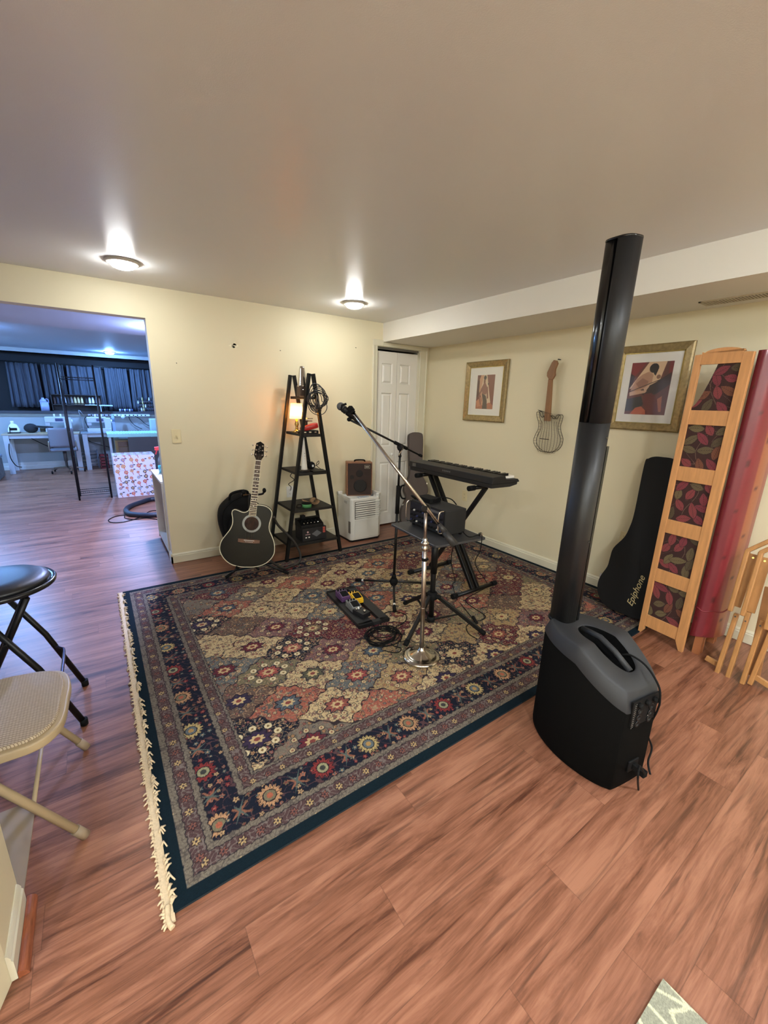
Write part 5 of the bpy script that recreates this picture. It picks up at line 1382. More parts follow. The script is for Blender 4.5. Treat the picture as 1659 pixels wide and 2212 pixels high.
fp = [tuple(p[:2]) for p in curve_pts([(x, y, 0) for x, y in fp], 4, True)]
NF = len(fp)
def ztop(y): return 0.548-(0.0 if y > -0.02 else 0.50*(-0.02-y))
def ring(sc, zf): return [Vector((x*sc, y*sc, zf(y))) for x, y in fp]
def loft(rings, cap0=True, cap1=True):
    mb = MB(); vs = [MT @ v for r in rings for v in r]; k = len(rings[0])
    fs = [(i*k+j, i*k+(j+1) % k, (i+1)*k+(j+1) % k, (i+1)*k+j) for i in range(len(rings)-1) for j in range(k)]
    if cap0: fs.append(tuple(reversed(range(k))))
    if cap1: fs.append(tuple((len(rings)-1)*k+j for j in range(k)))
    return mb.add(vs, fs, True)
sh_lo = lambda y: ztop(y)-0.052-0.03*max(0, min(1, (0.2-y)/0.4))
part('sub_body', loft([ring(0.955, lambda y: 0.0), ring(0.985, lambda y: 0.006), ring(1.0, lambda y: 0.03), ring(0.995, lambda y: sh_lo(y))], True, True), MATB, tw)
# top shell with a stadium shaped handle well
def stad(a):
    """handle well outline at angle a: long in y"""
    x = 0.064*math.copysign(abs(math.cos(a))**0.8, math.cos(a)); y = 0.122*math.copysign(abs(math.sin(a))**0.85, math.sin(a))
    return x, y-0.028
well = []
for x, y in fp:
    a = math.atan2((y+0.028)/0.2, x/0.16); sx, sy = stad(a); well.append((sx, sy))
R = [ring(1.002, lambda y: sh_lo(y)-0.004), ring(1.002, lambda y: sh_lo(y)), ring(0.93, lambda y: ztop(y)-0.012), ring(0.885, lambda y: ztop(y)-0.002), ring(0.86, lambda y: ztop(y))]
R.append([Vector((x*1.10, (y+0.028)*1.06-0.028, ztop(y)-0.001)) for x, y in well])
R.append([Vector((x, y, ztop(y)-0.006)) for x, y in well])
part('top_shell', loft(R, False, False), SHG, tw)
part('handle_well', loft([[Vector((x*1.0, y, ztop(y)-0.006)) for x, y in well], [Vector((x*0.93, (y+0.028)*0.95-0.028, ztop(y)-0.028)) for x, y in well], [Vector((x*0.8, (y+0.028)*0.85-0.028, 0.455)) for x, y in well]], False, True), mat('well_black', (5, 5, 5), 0.9, spec=0.1), tw)
part('handle_bar', MB().tube([MT @ Vector((0.0, 0.088, ztop(0.088)-0.012)), MT @ Vector((0, 0.0, ztop(0)-0.006)), MT @ Vector((0, -0.07, ztop(-0.07)-0.006)), MT @ Vector((0, -0.142, ztop(-0.142)-0.012))], 0.0120, 12), SHG, tw)
# rear control panel
yr = -0.2205
part('control_panel', MB().prism([(-0.070, 0.30), (0.070, 0.30), (0.080, 0.415), (-0.080, 0.415)], -0.002, 0.004, MT @ frame((0, yr+0.002, 0), (1, 0, 0), (0, 0, 1))), mat('panel_black', (14, 14, 15), 0.7, spec=0.2), tw)
MR = MT @ frame((0, yr, 0), (1, 0, 0), (0, 0, 1))
for i in range(3):
    part('knob', MB().cyl(MR @ Vector((-0.045+i*0.045, 0.395-0.0*i, 0.0)), MR @ Vector((-0.045+i*0.045, 0.395, 0.018)), 0.0115, 0.010), BLKR, tw)
for i in range(3):
    for j in range(2):
        c_ = part('socket', MB().lathe([(0.013, 0.002), (0.013, 0.006), (0.009, 0.006), (0.009, 0.003), (0.0001, 0.003)], 20, MR @ Matrix.Translation((-0.035+j*0.070, 0.365-i*0.028, 0.0))), BLACK, tw)
m = MB()
random.seed(2)
for i in range(26): m.box((-0.072+0.006*(i % 2), 0.30+i*0.0042, 0.0045), (-0.070+0.006*(i % 2)+random.uniform(0.001, 0.004), 0.3015+i*0.0042, 0.005), MR)
m.box((0.02, 0.325, 0.0045), (0.026, 0.330, 0.005), MR)
part('panel_print', m, mat('print_white', (120, 118, 112), 0.6), tw)
part('power_inlet', MB().box((-0.03, 0.075, -0.002), (0.03, 0.125, 0.006), MR), mat('panel_black', (14, 14, 15), 0.7, spec=0.2), tw, bevel=0.003)
part('power_plug', MB().box((-0.010, 0.085, 0.005), (0.014, 0.112, 0.055), MR), BLKR, tw, bevel=0.004)
part('power_cord', MB().tube(curve_pts([MR @ Vector((0.002, 0.10, 0.05)), Vector(on(1382, 1655, 1, -3.50)), Vector(on(1378, 1680, 1, -3.52)), Vector(on(1379, 1706, 2, 0.006))], 8), 0.0035, 8), BLKR, tw)
part('signal_cable', MB().tube(curve_pts([MT @ Vector((0.035, -0.08, 0.50)), MT @ Vector((0.045, -0.11, 0.512)), MT @ Vector((0.05, -0.17, 0.50)), MT @ Vector((0.045, -0.228, 0.455)), MR @ Vector((0.047, 0.40, 0.022)), MR @ Vector((0.066, 0.34, 0.012)), Vector(on(1399, 1580, 1, -3.42)), Vector(on(1408, 1615, 1, -3.44)), Vector(on(1400, 1645, 1, -3.47)), MR @ Vector((0.02, 0.10, 0.06))], 8), 0.0038, 8), BLKR, tw)
# column: oval section, slightly tilted as it stands in the photo
cb = Vector((-1.706, -3.037, 0.540)); ct = Vector((-1.797, -3.098, 2.008))
cz = (ct-cb).normalized(); cx_ = (MT.to_3x3() @ Vector((1, 0, 0))); cy_ = cz.cross(cx_).normalized(); MK = frame(cb, cy_.cross(cz), cy_); LK = (ct-cb).length
def sect(w_, d_, k=28, p=2.9):
    out = []
    for i in range(k):
        a = 2*PI*i/k
        out.append((w_*math.copysign(abs(math.cos(a))**(2/p), math.cos(a)), d_*math.copysign(abs(math.sin(a))**(2/p), math.sin(a))))
    return out
sc = sect(0.046, 0.052)
JZ = LK*0.594
part('extension_column', MB().prism(sc, 0.0, JZ-0.001, MK, True), COLB, tw)
rear = [p for p in sect(0.047, 0.053, 56) if p[1] <= -0.002]
rear.sort(key=lambda p: math.atan2(p[1]+0.001, p[0]))
front = [p for p in sect(0.0462, 0.052, 56) if p[1] >= -0.008]
front.sort(key=lambda p: math.atan2(p[1]+0.0085, p[0]))
part('array_housing', MB().prism(rear, JZ, LK, MK, True), COLB, tw)
part('array_grille', MB().prism(front, JZ-0.001, LK-0.001, MK, True), COLG, tw)
part('top_cap', MB().prism(sect(0.0475, 0.0535, 40), LK-0.001, LK+0.007, MK, True), GLOSSB, tw, bevel=0.003)
part('foot_socket', MB().prism(sect(0.052, 0.058), -0.008, 0.008, MK, True), BLACK, tw, bevel=0.004)
part('rear_slot_shade', MB().box((0.030, -0.0485, 0.01), (0.042, -0.036, JZ-0.09), MK), COLG, tw)  # black strip stands in for the shade inside the rear slot
for zz in (JZ-0.055, JZ*0.45):
    part('lock_button', MB().cyl(MK @ Vector((0.016, -0.0505, zz)), MK @ Vector((0.016, -0.053, zz)), 0.005, n=12), GLOSSB, tw)

# ------------------------------------------------------------ black guitar case leaning on the right wall
A_ = Vector((-0.30, 0, 0.028)); B_ = Vector((-0.075, 0, 1.128)); vv = (B_-A_).normalized()
ME = frame((A_.x, -2.728, A_.z), (0, -1, 0), vv)
lc = [(2.719,1.132),(2.66,1.131),(2.617,1.112),(2.600,1.065),(2.624,0.721),(2.62,0.605),(2.603,0.526),(2.552,0.430),(2.547,0.349),(2.545,0.282),(2.514,0.185),(2.518,0.10),(2.56,0.029),(2.628,-0.008)]
pl = []
for y, s_ in lc:
    axv = 2.728-0.018*s_
    pl.append((y-2.728, s_, axv))
left = [(y, s_) for y, s_, a in pl]
right = [(2*(a-2.728)-y, s_) for y, s_, a in reversed(pl)]
pl = [(0.0, -0.012)]+right[0:0]+left[::-1]+[(2*(p[2]-2.728)-p[0], p[1]) for p in pl]
pl = [tuple(p[:2]) for p in curve_pts([(x, y, 0) for x, y in pl], 4, True)]
EC = mat('case_black', (15, 15, 15), 0.6, spec=0.25, bump=0.15, bscale=400)
ec = thing('guitar_case', 'black guitar case with gold lettering leaning on the right wall behind the wooden screen', 'guitar case', (-0.28, -2.73, 0.01))
part('lid', MB().prism(pl, 0.004, 0.060, ME, True), EC, ec, bevel=0.018, seg=4)
part('bottom_shell', MB().prism(pl, -0.055, 0.0, ME, True), EC, ec, bevel=0.012, seg=3)
part('seam_band', MB().prism([(x*1.006, y*1.001) for x, y in pl], -0.002, 0.005, ME, True), mat('seam_metal', (60, 58, 54), 0.4, 0.5), ec)
text_mesh('lettering', 'Epiphone', 0.062, ME @ Matrix.Translation((0.048, 0.180, 0.0605)) @ Matrix.Rotation(math.radians(83), 4, 'Z'), mat('letter_gold', (196, 178, 128), 0.4), ec, shear=0.35)
for x, y in ((-0.105, 0.90), (-0.215, 0.20), (-0.19, 0.10)):
    part('latch', MB().box((x-0.016, y-0.016, -0.02), (x+0.010, y+0.016, 0.035), ME), CHROME, ec, bevel=0.003)

# ------------------------------------------------------------ folding screen: wooden frame with leaf fabric
PINE = mat('screen_wood', (196, 142, 90), 0.42, noise=0.14, nscale=10, stretch=(6, 6, 0.7))
a = Vector((-0.468, -2.891, 0)); b = Vector((-0.497, -3.164, 0))
MSc = frame(a, (b-a), (0, 0, 1))
fs_ = thing('folding_screen', 'tall wooden folding screen panel with five leaf patterned fabric windows', 'folding screen', (-0.48, -3.03, 0))
W_ = 0.2745; TH = 0.022
ops = [(1.467, 1.716), (1.140, 1.386), (0.807, 1.054), (0.476, 0.720), (0.144, 0.389)]
x0, x1 = 0.034, 0.226
part('stile', MB().prism([(0, 0.0), (0.014, 0.0), (x0, 0.035), (x0, 1.772), (0, 1.770)], -TH, 0, MSc), PINE, fs_, bevel=0.002)
part('stile', MB().prism([(W_, 0.0), (W_-0.022, 0.0), (x1, 0.06), (x1, 1.772), (W_, 1.768)], -TH, 0, MSc), PINE, fs_, bevel=0.002)
tp = [(x0, 1.716), (x1, 1.716), (x1, 1.784)]+[(W_/2+0.096*math.cos(t_), 1.770+0.030*math.sin(t_)) for t_ in np.linspace(0.25, PI-0.25, 9)]+[(x0, 1.784)]
part('arched_top_rail', MB().prism(tp, -TH+0.001, -0.001, MSc), PINE, fs_, bevel=0.002)
for hi, lo in zip([o_[0] for o_ in ops], [o_[1] for o_ in ops[1:]]+[0.062]):
    zz = (lo, hi)
    part('rail', MB().box((x0, lo, -TH+0.003), (x1, hi, -0.003), MSc), PINE, fs_, bevel=0.001)
LEAVES = [(150, 66, 68), (132, 78, 54), (112, 96, 66), (142, 58, 68), (96, 80, 56), (124, 108, 72)]
def leaf_fabric(seed, cut):
    rs = np.random.RandomState(seed)
    lv = []
    for gy in range(4):
        for gx in range(3):
            lv.append((0.02+gx*0.068+rs.uniform(-0.015, 0.015)+0.02*(gy % 2), 0.03+gy*0.066+rs.uniform(-0.015, 0.015), rs.uniform(0, PI), rs.uniform(0.036, 0.052), LEAVES[rs.randint(len(LEAVES))]))
    def fn(X, Y):
        c = np.broadcast_to(np.asarray((52, 26, 22), float), X.shape+(3,)).copy()
        c = mix(c, (104, 80, 66), np.abs(np.sin(X*22+3*np.sin(Y*14+seed))*0.1+Y-0.12) < 0.0015)
        c = mix(c, (104, 80, 66), np.abs(X-0.1+0.03*np.sin(Y*20+seed)) < 0.0013)
        for lx, ly, an, ln, col in lv:
            u = (X-lx)*math.cos(an)+(Y-ly)*math.sin(an); v = -(X-lx)*math.sin(an)+(Y-ly)*math.cos(an)
            t = u/ln
            hw_ = 0.019*(1-t*t)*(1.1-0.2*t)
            ins = (np.abs(t) < 1) & (np.abs(v) < hw_)
            c = mix(c, (36, 18, 16), (np.abs(t) < 1.05) & (np.abs(v) < hw_+0.0022))
            shade = np.asarray(col, float)*(0.82)
            c = mix(c, shade, ins)
            c = mix(c, (60, 36, 30), ins & (np.abs(v) < 0.0009))
            c = mix(c, np.asarray(col, float)*0.62, ins & (np.abs(np.sin((u-np.abs(v)*1.1)*260)) < 0.30))
        return c
    return fn
FAB = vmat('leaf_fabric', 0.85, noise=0.12, nscale=500, bump=0.2)
FABD = mat('fabric_back', (44, 24, 22), 0.9)
for i, (lo, hi) in enumerate(ops):
    if i == 0:
        # top cloth has slipped: a curved gap shows the wall
        o_ = painted('fabric_window', 0.192, hi-lo, 96, 120, leaf_fabric(5, 0), FAB, MSc @ Matrix.Translation((x0, lo, -0.012)), fs_)
        me = o_.data; bm = bmesh.new(); bm.from_mesh(me); inv = (wm(fs_).inverted() @ MSc @ Matrix.Translation((x0, lo, 0))).inverted()
        kill = []
        for f_ in bm.faces:
            q = inv @ f_.calc_center_median(); t_ = q.y/(hi-lo)
            if q.x < 0.092*max(0, t_-0.06)**0.62-0.004: kill.append(f_)
        bmesh.ops.delete(bm, geom=kill, context='FACES'); bm.to_mesh(me); bm.free()
    else:
        painted('fabric_window', 0.192, hi-lo, 96, 120, leaf_fabric(5+i, 0), FAB, MSc @ Matrix.Translation((x0, lo, -0.012)), fs_)

# red cloth wrapped round the screen's other panels, stored on end behind
def red_fn(X, Y):
    c = np.broadcast_to(np.asarray((118, 34, 42), float), X.shape+(3,)).copy()
    c = mix(c, (150, 84, 54), (X > 0.25) & (X < 0.33)); c = mix(c, (132, 48, 42), (X > 0.33)); c = mix(c, (104, 26, 38), (X < 0.16))
    gx = np.floor(X/0.11); gy = np.floor((Y+0.13*np.mod(gx, 2))/0.27)
    u = X-gx*0.11-0.055; v = Y+0.13*np.mod(gx, 2)-gy*0.27-0.13
    sq = (np.abs(u) < 0.016) & (np.abs(v) < 0.012)
    return mix(c, (78, 24, 28), sq)
rr = thing('wrapped_panels', 'red patterned cloth wrapped around panels standing right of the folding screen', 'wrapped panels', (-0.28, -3.2, 0))
NX, NY = 60, 90
def plan(t):
    """plan curve of the cloth: from the screen edge round a bulge to the wall side"""
    P_ = curve_pts([(-0.462, -3.172, 0), (-0.470, -3.205, 0), (-0.430, -3.255, 0), (-0.34, -3.285, 0), (-0.22, -3.282, 0), (-0.12, -3.245, 0), (-0.09, -3.19, 0), (-0.16, -3.172, 0), (-0.46, -3.170, 0)], 12)
    i_ = t*(len(P_)-1); k = int(min(i_, len(P_)-2)); return P_[k].lerp(P_[k+1], i_-k)
o_ = painted('cloth', 0.8, 1.66, NX, NY, red_fn, vmat('red_cloth', 0.42, noise=0.05, nscale=60, coat=0.25), Matrix(), rr)
inv = wm(rr).inverted()
for v in o_.data.vertices:
    q = wm(rr) @ v.co
    p = plan(q.x/0.8); zz = 0.115+q.y+0.018*math.sin(q.x*9)*(1 if q.y < 0.1 else 0)
    v.co = inv @ Vector((p.x, p.y, zz))
o_.data.update()
part('cloth_top', MB().prism([plan(i/40)[:2] for i in range(40)], 1.765, 1.775), mat('red_cloth_end', (150, 40, 50), 0.6), rr)
tube = [plan(i/48) for i in range(49)]
part('cloth_hem', MB().tube([Vector((p.x, p.y, 0.305+0.006*math.sin(i*0.7))) for i, p in enumerate(tube)], 0.0045, 6), mat('red_hem', (110, 24, 34), 0.6), rr)
for x in (-0.435, -0.395, -0.20, -0.16): part('panel_foot', MB().box((x, -3.235, 0), (x+0.018, -3.195, 0.16)), PINE if 0 else mat('foot_wood', (160, 100, 62), 0.5), rr)
o = part('top_cap', MB().box((-0.20, -3.22, 1.775), (-0.02, -3.18, 1.80)), mat('foot_wood', (160, 100, 62), 0.5), rr)

# ------------------------------------------------------------ folded wooden chairs standing by the wall
OAK = mat('chair_wood', (170, 122, 72), 0.38, noise=0.12, nscale=12, stretch=(5, 5, 1))
n_ = Vector((0.75, 0, -0.13)).normalized()
def pln(u, v, off=0):
    """point on the leaning plane of the folded chairs"""
    o0 = Vector((-0.535, 0, 0))+n_*off
    r = RM @ Vector(((u-829.5)/FPX, -(v-1106)/FPX, -1))
    return CAM+r*((o0-CAM).dot(n_)/r.dot(n_))
def bar(u0, v0, u1, v1, w_=0.022, h_=0.03, off=0):
    return MB().beam(pln(u0, v0, off), pln(u1, v1, off), w_, h_, n_)
wc = thing('folded_chair', 'folded wooden chair nearest the red cloth, standing on its feet by the wall', 'chair', pln(1560, 1455))
part('leg', bar(1548, 1455, 1592, 1325), OAK, wc, bevel=0.004)
part('leg', bar(1571, 1466, 1618, 1322, off=0.0), OAK, wc, bevel=0.004)
part('back_frame', bar(1577, 1320, 1616, 1188, off=-0.03), OAK, wc, bevel=0.005)
part('back_frame', MB().beam(pln(1614, 1190, -0.03), pln(1668, 1166, -0.03), 0.022, 0.030, n_), OAK, wc, bevel=0.005)
part('seat_slat', bar(1590, 1310, 1628, 1197, 0.042, 0.012, 0.0), OAK, wc, bevel=0.002)
part('cross_bar', MB().beam(pln(1525, 1420, 0.03), pln(1560, 1440, 0.03), 0.030, 0.022, n_), OAK, wc, bevel=0.003)
part('bolt', MB().cyl(pln(1627, 1205, -0.004), pln(1627, 1205, -0.012), 0.005), BRASS, wc)
part('bolt', MB().cyl(pln(1588, 1332, -0.014), pln(1588, 1332, -0.022), 0.004), BLKM, wc)
wc2 = thing('folded_chair', 'second folded wooden chair at the right picture edge, stacked against the first', 'chair', pln(1603, 1478))
part('leg', bar(1603, 1477, 1648, 1340, off=-0.01), OAK, wc2, bevel=0.004)
part('leg', bar(1620, 1478, 1672, 1350, off=0.02), OAK, wc2, bevel=0.004)
part('back_frame', bar(1604, 1330, 1645, 1192, off=-0.045), OAK, wc2, bevel=0.005)
part('back_frame', MB().beam(pln(1643, 1194, -0.045), pln(1700, 1168, -0.045), 0.022, 0.030, n_), OAK, wc2, bevel=0.005)
part('back_frame', bar(1655, 1360, 1690, 1215, off=-0.045), OAK, wc2, bevel=0.005)
part('seat_slat', bar(1619, 1322, 1656, 1205, 0.045, 0.012, 0.0), OAK, wc2, bevel=0.002)
part('seat_board', bar(1626, 1460, 1668, 1270, 0.06, 0.014, 0.05), mat('chair_wood_dark', (150, 104, 62), 0.45, noise=0.15), wc2, bevel=0.002)
part('cross_bar', MB().beam(pln(1632, 1462, 0.03), pln(1690, 1500, 0.03), 0.030, 0.022, n_), OAK, wc2, bevel=0.003)
part('bolt', MB().cyl(pln(1652, 1212, -0.004), pln(1652, 1212, -0.012), 0.005), BRASS, wc2)
for q in ((1610, 1342), (1642, 1352)): part('bolt', MB().cyl(pln(*q, -0.024), pln(*q, -0.032), 0.004), BLKM, wc2)

# ------------------------------------------------------------ black round folding stool
so = thing('folding_stool', 'black folding stool with round padded vinyl seat at the left edge', 'stool', (-3.765, -1.72, 0))
T = Matrix.Translation((-3.765, -1.71, 0))
part('seat_pad', MB().lathe([(0.0001, 0.712), (0.10, 0.712), (0.155, 0.707), (0.178, 0.694), (0.184, 0.680)], 56, T), mat('black_vinyl', (26, 27, 30), 0.42, bump=0.15, bscale=250), so)
part('seat_rim', MB().lathe([(0.184, 0.678), (0.196, 0.684), (0.203, 0.676), (0.200, 0.664), (0.180, 0.655), (0.0001, 0.655)], 56, T), mat('vinyl_rim', (26, 27, 30), 0.22), so)
for yy, s_ in ((-1.567, 1), (-1.889, -1)):
    f0 = Vector((-3.548, yy, 0.012)); k0 = Vector(on(88, 1375, 1, yy)) if yy > -1.7 else Vector(on(60, 1412, 1, yy))
    k0 = Vector((-3.66, yy, 0.33)); t0 = Vector((-3.86, yy*0.9-0.172, 0.655))
    k0 = Vector((-3.66, yy, 0.335)); t0 = Vector((-3.815, yy, 0.655))
    part('leg', MB().tube([f0, k0, t0], 0.0125, 12), BLKM, so)
    g0 = Vector((-3.97, yy-s_*0.028, 0.012)); g1 = Vector((-3.715, yy-s_*0.028, 0.53)); g2 = Vector((-3.655, yy-s_*0.028, 0.655))
    part('leg', MB().tube([g0, g1, g2], 0.0125, 12), BLKM, so)
    part('rivet', MB().cyl((-3.742, yy-0.03, 0.485), (-3.742, yy+0.03, 0.485), 0.008), BLKM, so)
    for q in (f0, g0): part('foot_cap', MB().cyl(q-Vector((0, 0, 0.010)), q+(k0-f0).normalized()*0.03*Vector((1 if q is f0 else -1, 1, 1)).z if 0 else q+Vector((0, 0, 0.02)), 0.0155), BLKR, so)
part('foot_rest', MB().tube(curve_pts([(-3.642, -1.567, 0.262), (-3.615, -1.585, 0.255), (-3.60, -1.62, 0.25), (-3.60, -1.84, 0.25), (-3.615, -1.872, 0.255), (-3.642, -1.889, 0.262)], 5), 0.0065, 10), mat('rest_metal', (60, 60, 78), 0.25, 0.8), so)

# ------------------------------------------------------------ tan metal folding chair
TAN_M = mat('tan_metal', (176, 156, 122), 0.42)
ch = thing('folding_chair', 'tan metal folding chair with woven-pattern padded seat at the left edge', 'chair', (-3.72, -2.285, 0))
so_ = [(-3.95,-2.095),(-3.743,-2.067),(-3.663,-2.076),(-3.601,-2.092),(-3.549,-2.135),(-3.530,-2.215),(-3.533,-2.304),(-3.539,-2.405),(-3.557,-2.463),(-3.602,-2.503),(-3.687,-2.508),(-3.95,-2.49)]
so_ = [tuple(p[:2]) for p in curve_pts([(x, y, 0) for x, y in so_], 4, True)]
part('seat_pan', MB().prism(so_, 0.403, 0.434, Matrix(), True), TAN_M, ch, bevel=0.006, seg=3)
cxs, cys = -3.74, -2.285
si = [(cxs+(x-cxs)*0.92, cys+(y-cys)*0.93) for x, y in so_]
pad = bpy.data.materials.new('woven_vinyl'); pad.use_nodes = True
nt = pad.node_tree; bs = nt.nodes['Principled BSDF']; bs.inputs['Roughness'].default_value = 0.6
tc = nt.nodes.new('ShaderNodeTexCoord'); mp = nt.nodes.new('ShaderNodeMapping'); mp.inputs['Rotation'].default_value = (0, 0, 0.785); mp.inputs['Scale'].default_value = (1, 1, 1)
bk_ = nt.nodes.new('ShaderNodeTexBrick'); bk_.inputs['Scale'].default_value = 42; bk_.inputs['Color1'].default_value = (*lin((186, 168, 140)), 1); bk_.inputs['Color2'].default_value = (*lin((178, 160, 132)), 1); bk_.inputs['Mortar'].default_value = (*lin((128, 108, 84)), 1); bk_.inputs['Mortar Size'].default_value = 0.035
nt.links.new(tc.outputs['Object'], mp.inputs[0]); nt.links.new(mp.outputs[0], bk_.inputs['Vector']); nt.links.new(bk_.outputs['Color'], bs.inputs['Base Color'])
bpn = nt.nodes.new('ShaderNodeBump'); bpn.inputs['Strength'].default_value = 0.4; bpn.inputs['Distance'].default_value = 0.002; nt.links.new(bk_.outputs['Fac'], bpn.inputs['Height']); bpn.invert = True; nt.links.new(bpn.outputs[0], bs.inputs['Normal'])
part('seat_pad', MB().prism(si, 0.432, 0.446, Matrix(), True), pad, ch, bevel=0.008, seg=3)
for yy in (-2.50, -2.06):
    f0 = Vector((-3.539, yy, 0.013)); d = Vector((-3.708+3.539, 0, 0.304)).normalized()
    yi = yy
    lg = part('leg', MB().tube([f0, f0+d*0.46, f0+d*0.90+Vector((-0.01, 0, 0))], 0.0125, 14), TAN_M, ch)
    part('foot_cap', MB().cyl(f0-d*0.004, f0+d*0.045, 0.0155), mat('tan_rubber', (150, 132, 108), 0.6), lg)
    g0 = Vector((-4.02, yy+(0.03 if yy < -2.3 else -0.03), 0.019)); g1 = Vector((-3.74, g0.y, 0.395))
    lg = part('leg', MB().cyl(g0, g1, 0.0125, n=14), TAN_M, ch)
    part('foot_cap', MB().cyl(g0-Vector((0, 0, 0.008)), g0+(g1-g0).normalized()*0.045, 0.0155), mat('tan_rubber', (150, 132, 108), 0.6), lg)
part('stretcher', MB().cyl((-3.647, -2.495, 0.203), (-3.647, -2.065, 0.203), 0.0065), TAN_M, ch)
q = Vector((-3.539, 0, 0.013))+Vector((-0.169, 0, 0.304)).normalized()*0.74
part('backrest', MB().grid(lambda u, v: (q.x-0.06+0.02*math.cos((u-0.5)*PI)*-1-v*0.03, -2.055-u*0.45, q.z+0.02+v*0.19), 16, 4), TAN_M, ch, solid=0.006)
# ------------------------------------------------------------ sewing room seen through the opening
WSH = mat('wire_black', (22, 22, 26), 0.4, 0.4)
# curtains hung in the window recess
CUR = mat('curtain_grey', (64, 68, 78), 0.9, noise=0.12, nscale=6, stretch=(3, 1, 1))
for i, (xa_, xb_, zb, lb) in enumerate(((-4.62, -4.12, 1.20, 'grey curtain panel furthest left, hanging above the white iron'), (-4.10, -3.72, 1.15, 'grey curtain panel behind the translucent jug'), (-3.70, -3.08, 1.15, 'grey curtain panel behind the black wire rack'), (-3.06, -2.62, 1.15, 'grey curtain panel above the row of small jars'), (-2.60, -2.05, 1.15, 'grey curtain panel furthest right, behind the paint bottles'))):
    random.seed(i); ph = random.uniform(0, 6)
    def cf(u, v, xa_=xa_, xb_=xb_, zb=zb, ph=ph):
        x = xa_+(xb_-xa_)*(0.5+(u-0.5)*(0.93+0.07*(1-v)))
        f_ = 0.5+0.5*(1-v)
        y = YB+0.22+0.035*f_*math.sin(u*30+ph+0.8*math.sin(u*9+ph))+0.012*math.sin(u*67+v*2)
        return (x, y, zb+(2.03-zb)*v+0.006*math.sin(u*40))
    tag(part('curtain', MB().grid(cf, 90, 8), CUR, None, solid=0.002), lb, 'curtain', 'curtains in the sewing room window')
tag(part('curtain_rod', MB().cyl((-4.75, YB+0.20, 2.045), (-1.9, YB+0.20, 2.045), 0.010), BLKM), 'thin dark rod carrying the grey curtains', 'curtain rod')

def desk(name, label, x0, x1, y0, y1, z, top):
    t = thing(name, label, 'desk', ((x0+x1)/2, (y0+y1)/2, 0))
    part('desk_top', MB().box((x0, y0, z-0.022), (x1, y1, z)), top, t, bevel=0.002)
    WM_ = mat('desk_white_metal', (176, 178, 184), 0.4)
    part('apron', MB().box((x0+0.08, y0+0.02, z-0.085), (x1-0.08, y0+0.04, z-0.024)), WM_, t)
    for x in (x0+0.02, x1-0.10):
        for y in (y0+0.005, y1-0.03):
            part('leg', MB().box((x, y, 0), (x+0.08, y+0.025, z-0.024)), WM_, t, bevel=0.002)
    return t
DTOP = mat('desk_top_wood', (166, 150, 126), 0.5, noise=0.1, nscale=6)
desk('sewing_desk', 'long desk with white metal legs under the curtained window, holding the iron', -4.77, -3.62, 6.18, 6.68, 0.735, DTOP)
desk('sewing_desk', 'second desk right of the first, behind the black wire rack', -3.60, -2.96, 6.18, 6.68, 0.735, mat('desk_top_grey', (140, 146, 152), 0.35))
# iron and dark bag
t = thing('clothes_iron', 'white clothes iron standing on end at the left of the sewing desk', 'iron', (-4.60, 6.40, 0.735))
T = Matrix.Translation((-4.60, 6.40, 0.735))
part('sole_plate', MB().box((-0.095, -0.07, 0.0), (0.085, 0.07, 0.018), T), BLKM, t, bevel=0.004)
part('body', MB().prism([(-0.085, 0.02), (0.08, 0.02), (0.085, 0.08), (0.05, 0.16), (-0.02, 0.19), (-0.055, 0.15), (-0.085, 0.08)], -0.05, 0.05, T @ Matrix(((1,0,0,0),(0,0,1,0),(0,1,0,0),(0,0,0,1)))), mat('iron_white', (226, 232, 226), 0.35), t, bevel=0.012)
part('grip_recess', MB().box((-0.05, -0.053, 0.055), (0.05, -0.048, 0.10), T), BLKR, t)
part('knob', MB().cyl(T @ Vector((-0.01, 0, 0.17)), T @ Vector((-0.01, 0, 0.225)), 0.026), WHITE, t)
part('power_cord', MB().tube(curve_pts([T @ Vector(v) for v in ((-0.05, -0.06, 0.12), (-0.06, -0.12, -0.05), (-0.09, -0.235, -0.22), (-0.10, -0.24, -0.42), (-0.05, -0.20, -0.58), (0.02, -0.15, -0.62))], 6), 0.007, 6), BLKR, t)
o = part('dark_bag', MB().sphere((-4.36, 6.46, 0.82), 0.12, 16, (0.9, 0.6, 0.75)).beam((-4.33, 6.42, 0.86), (-4.02, 6.42, 0.83), 0.05, 0.035), mat('bag_dark', (28, 28, 32), 0.8))
tag(o, 'slumped dark cloth bag on the sewing desk beside the white iron', 'bag')
tag(part('wooden_board', MB().box((-4.26, 6.26, 0.736), (-4.08, 6.40, 0.752)), mat('board_tan', (156, 134, 100), 0.6)), 'small tan board lying on the sewing desk by the chair', 'board')
tag(part('fabric_pile', MB().box((-4.235, 6.50, 0.736), (-4.155, 6.66, 0.83)), mat('fabric_olive', (92, 88, 72), 0.9), None, bevel=0.02, seg=3), 'low olive fabric pile on the sewing desk left of the white machine', 'fabric')
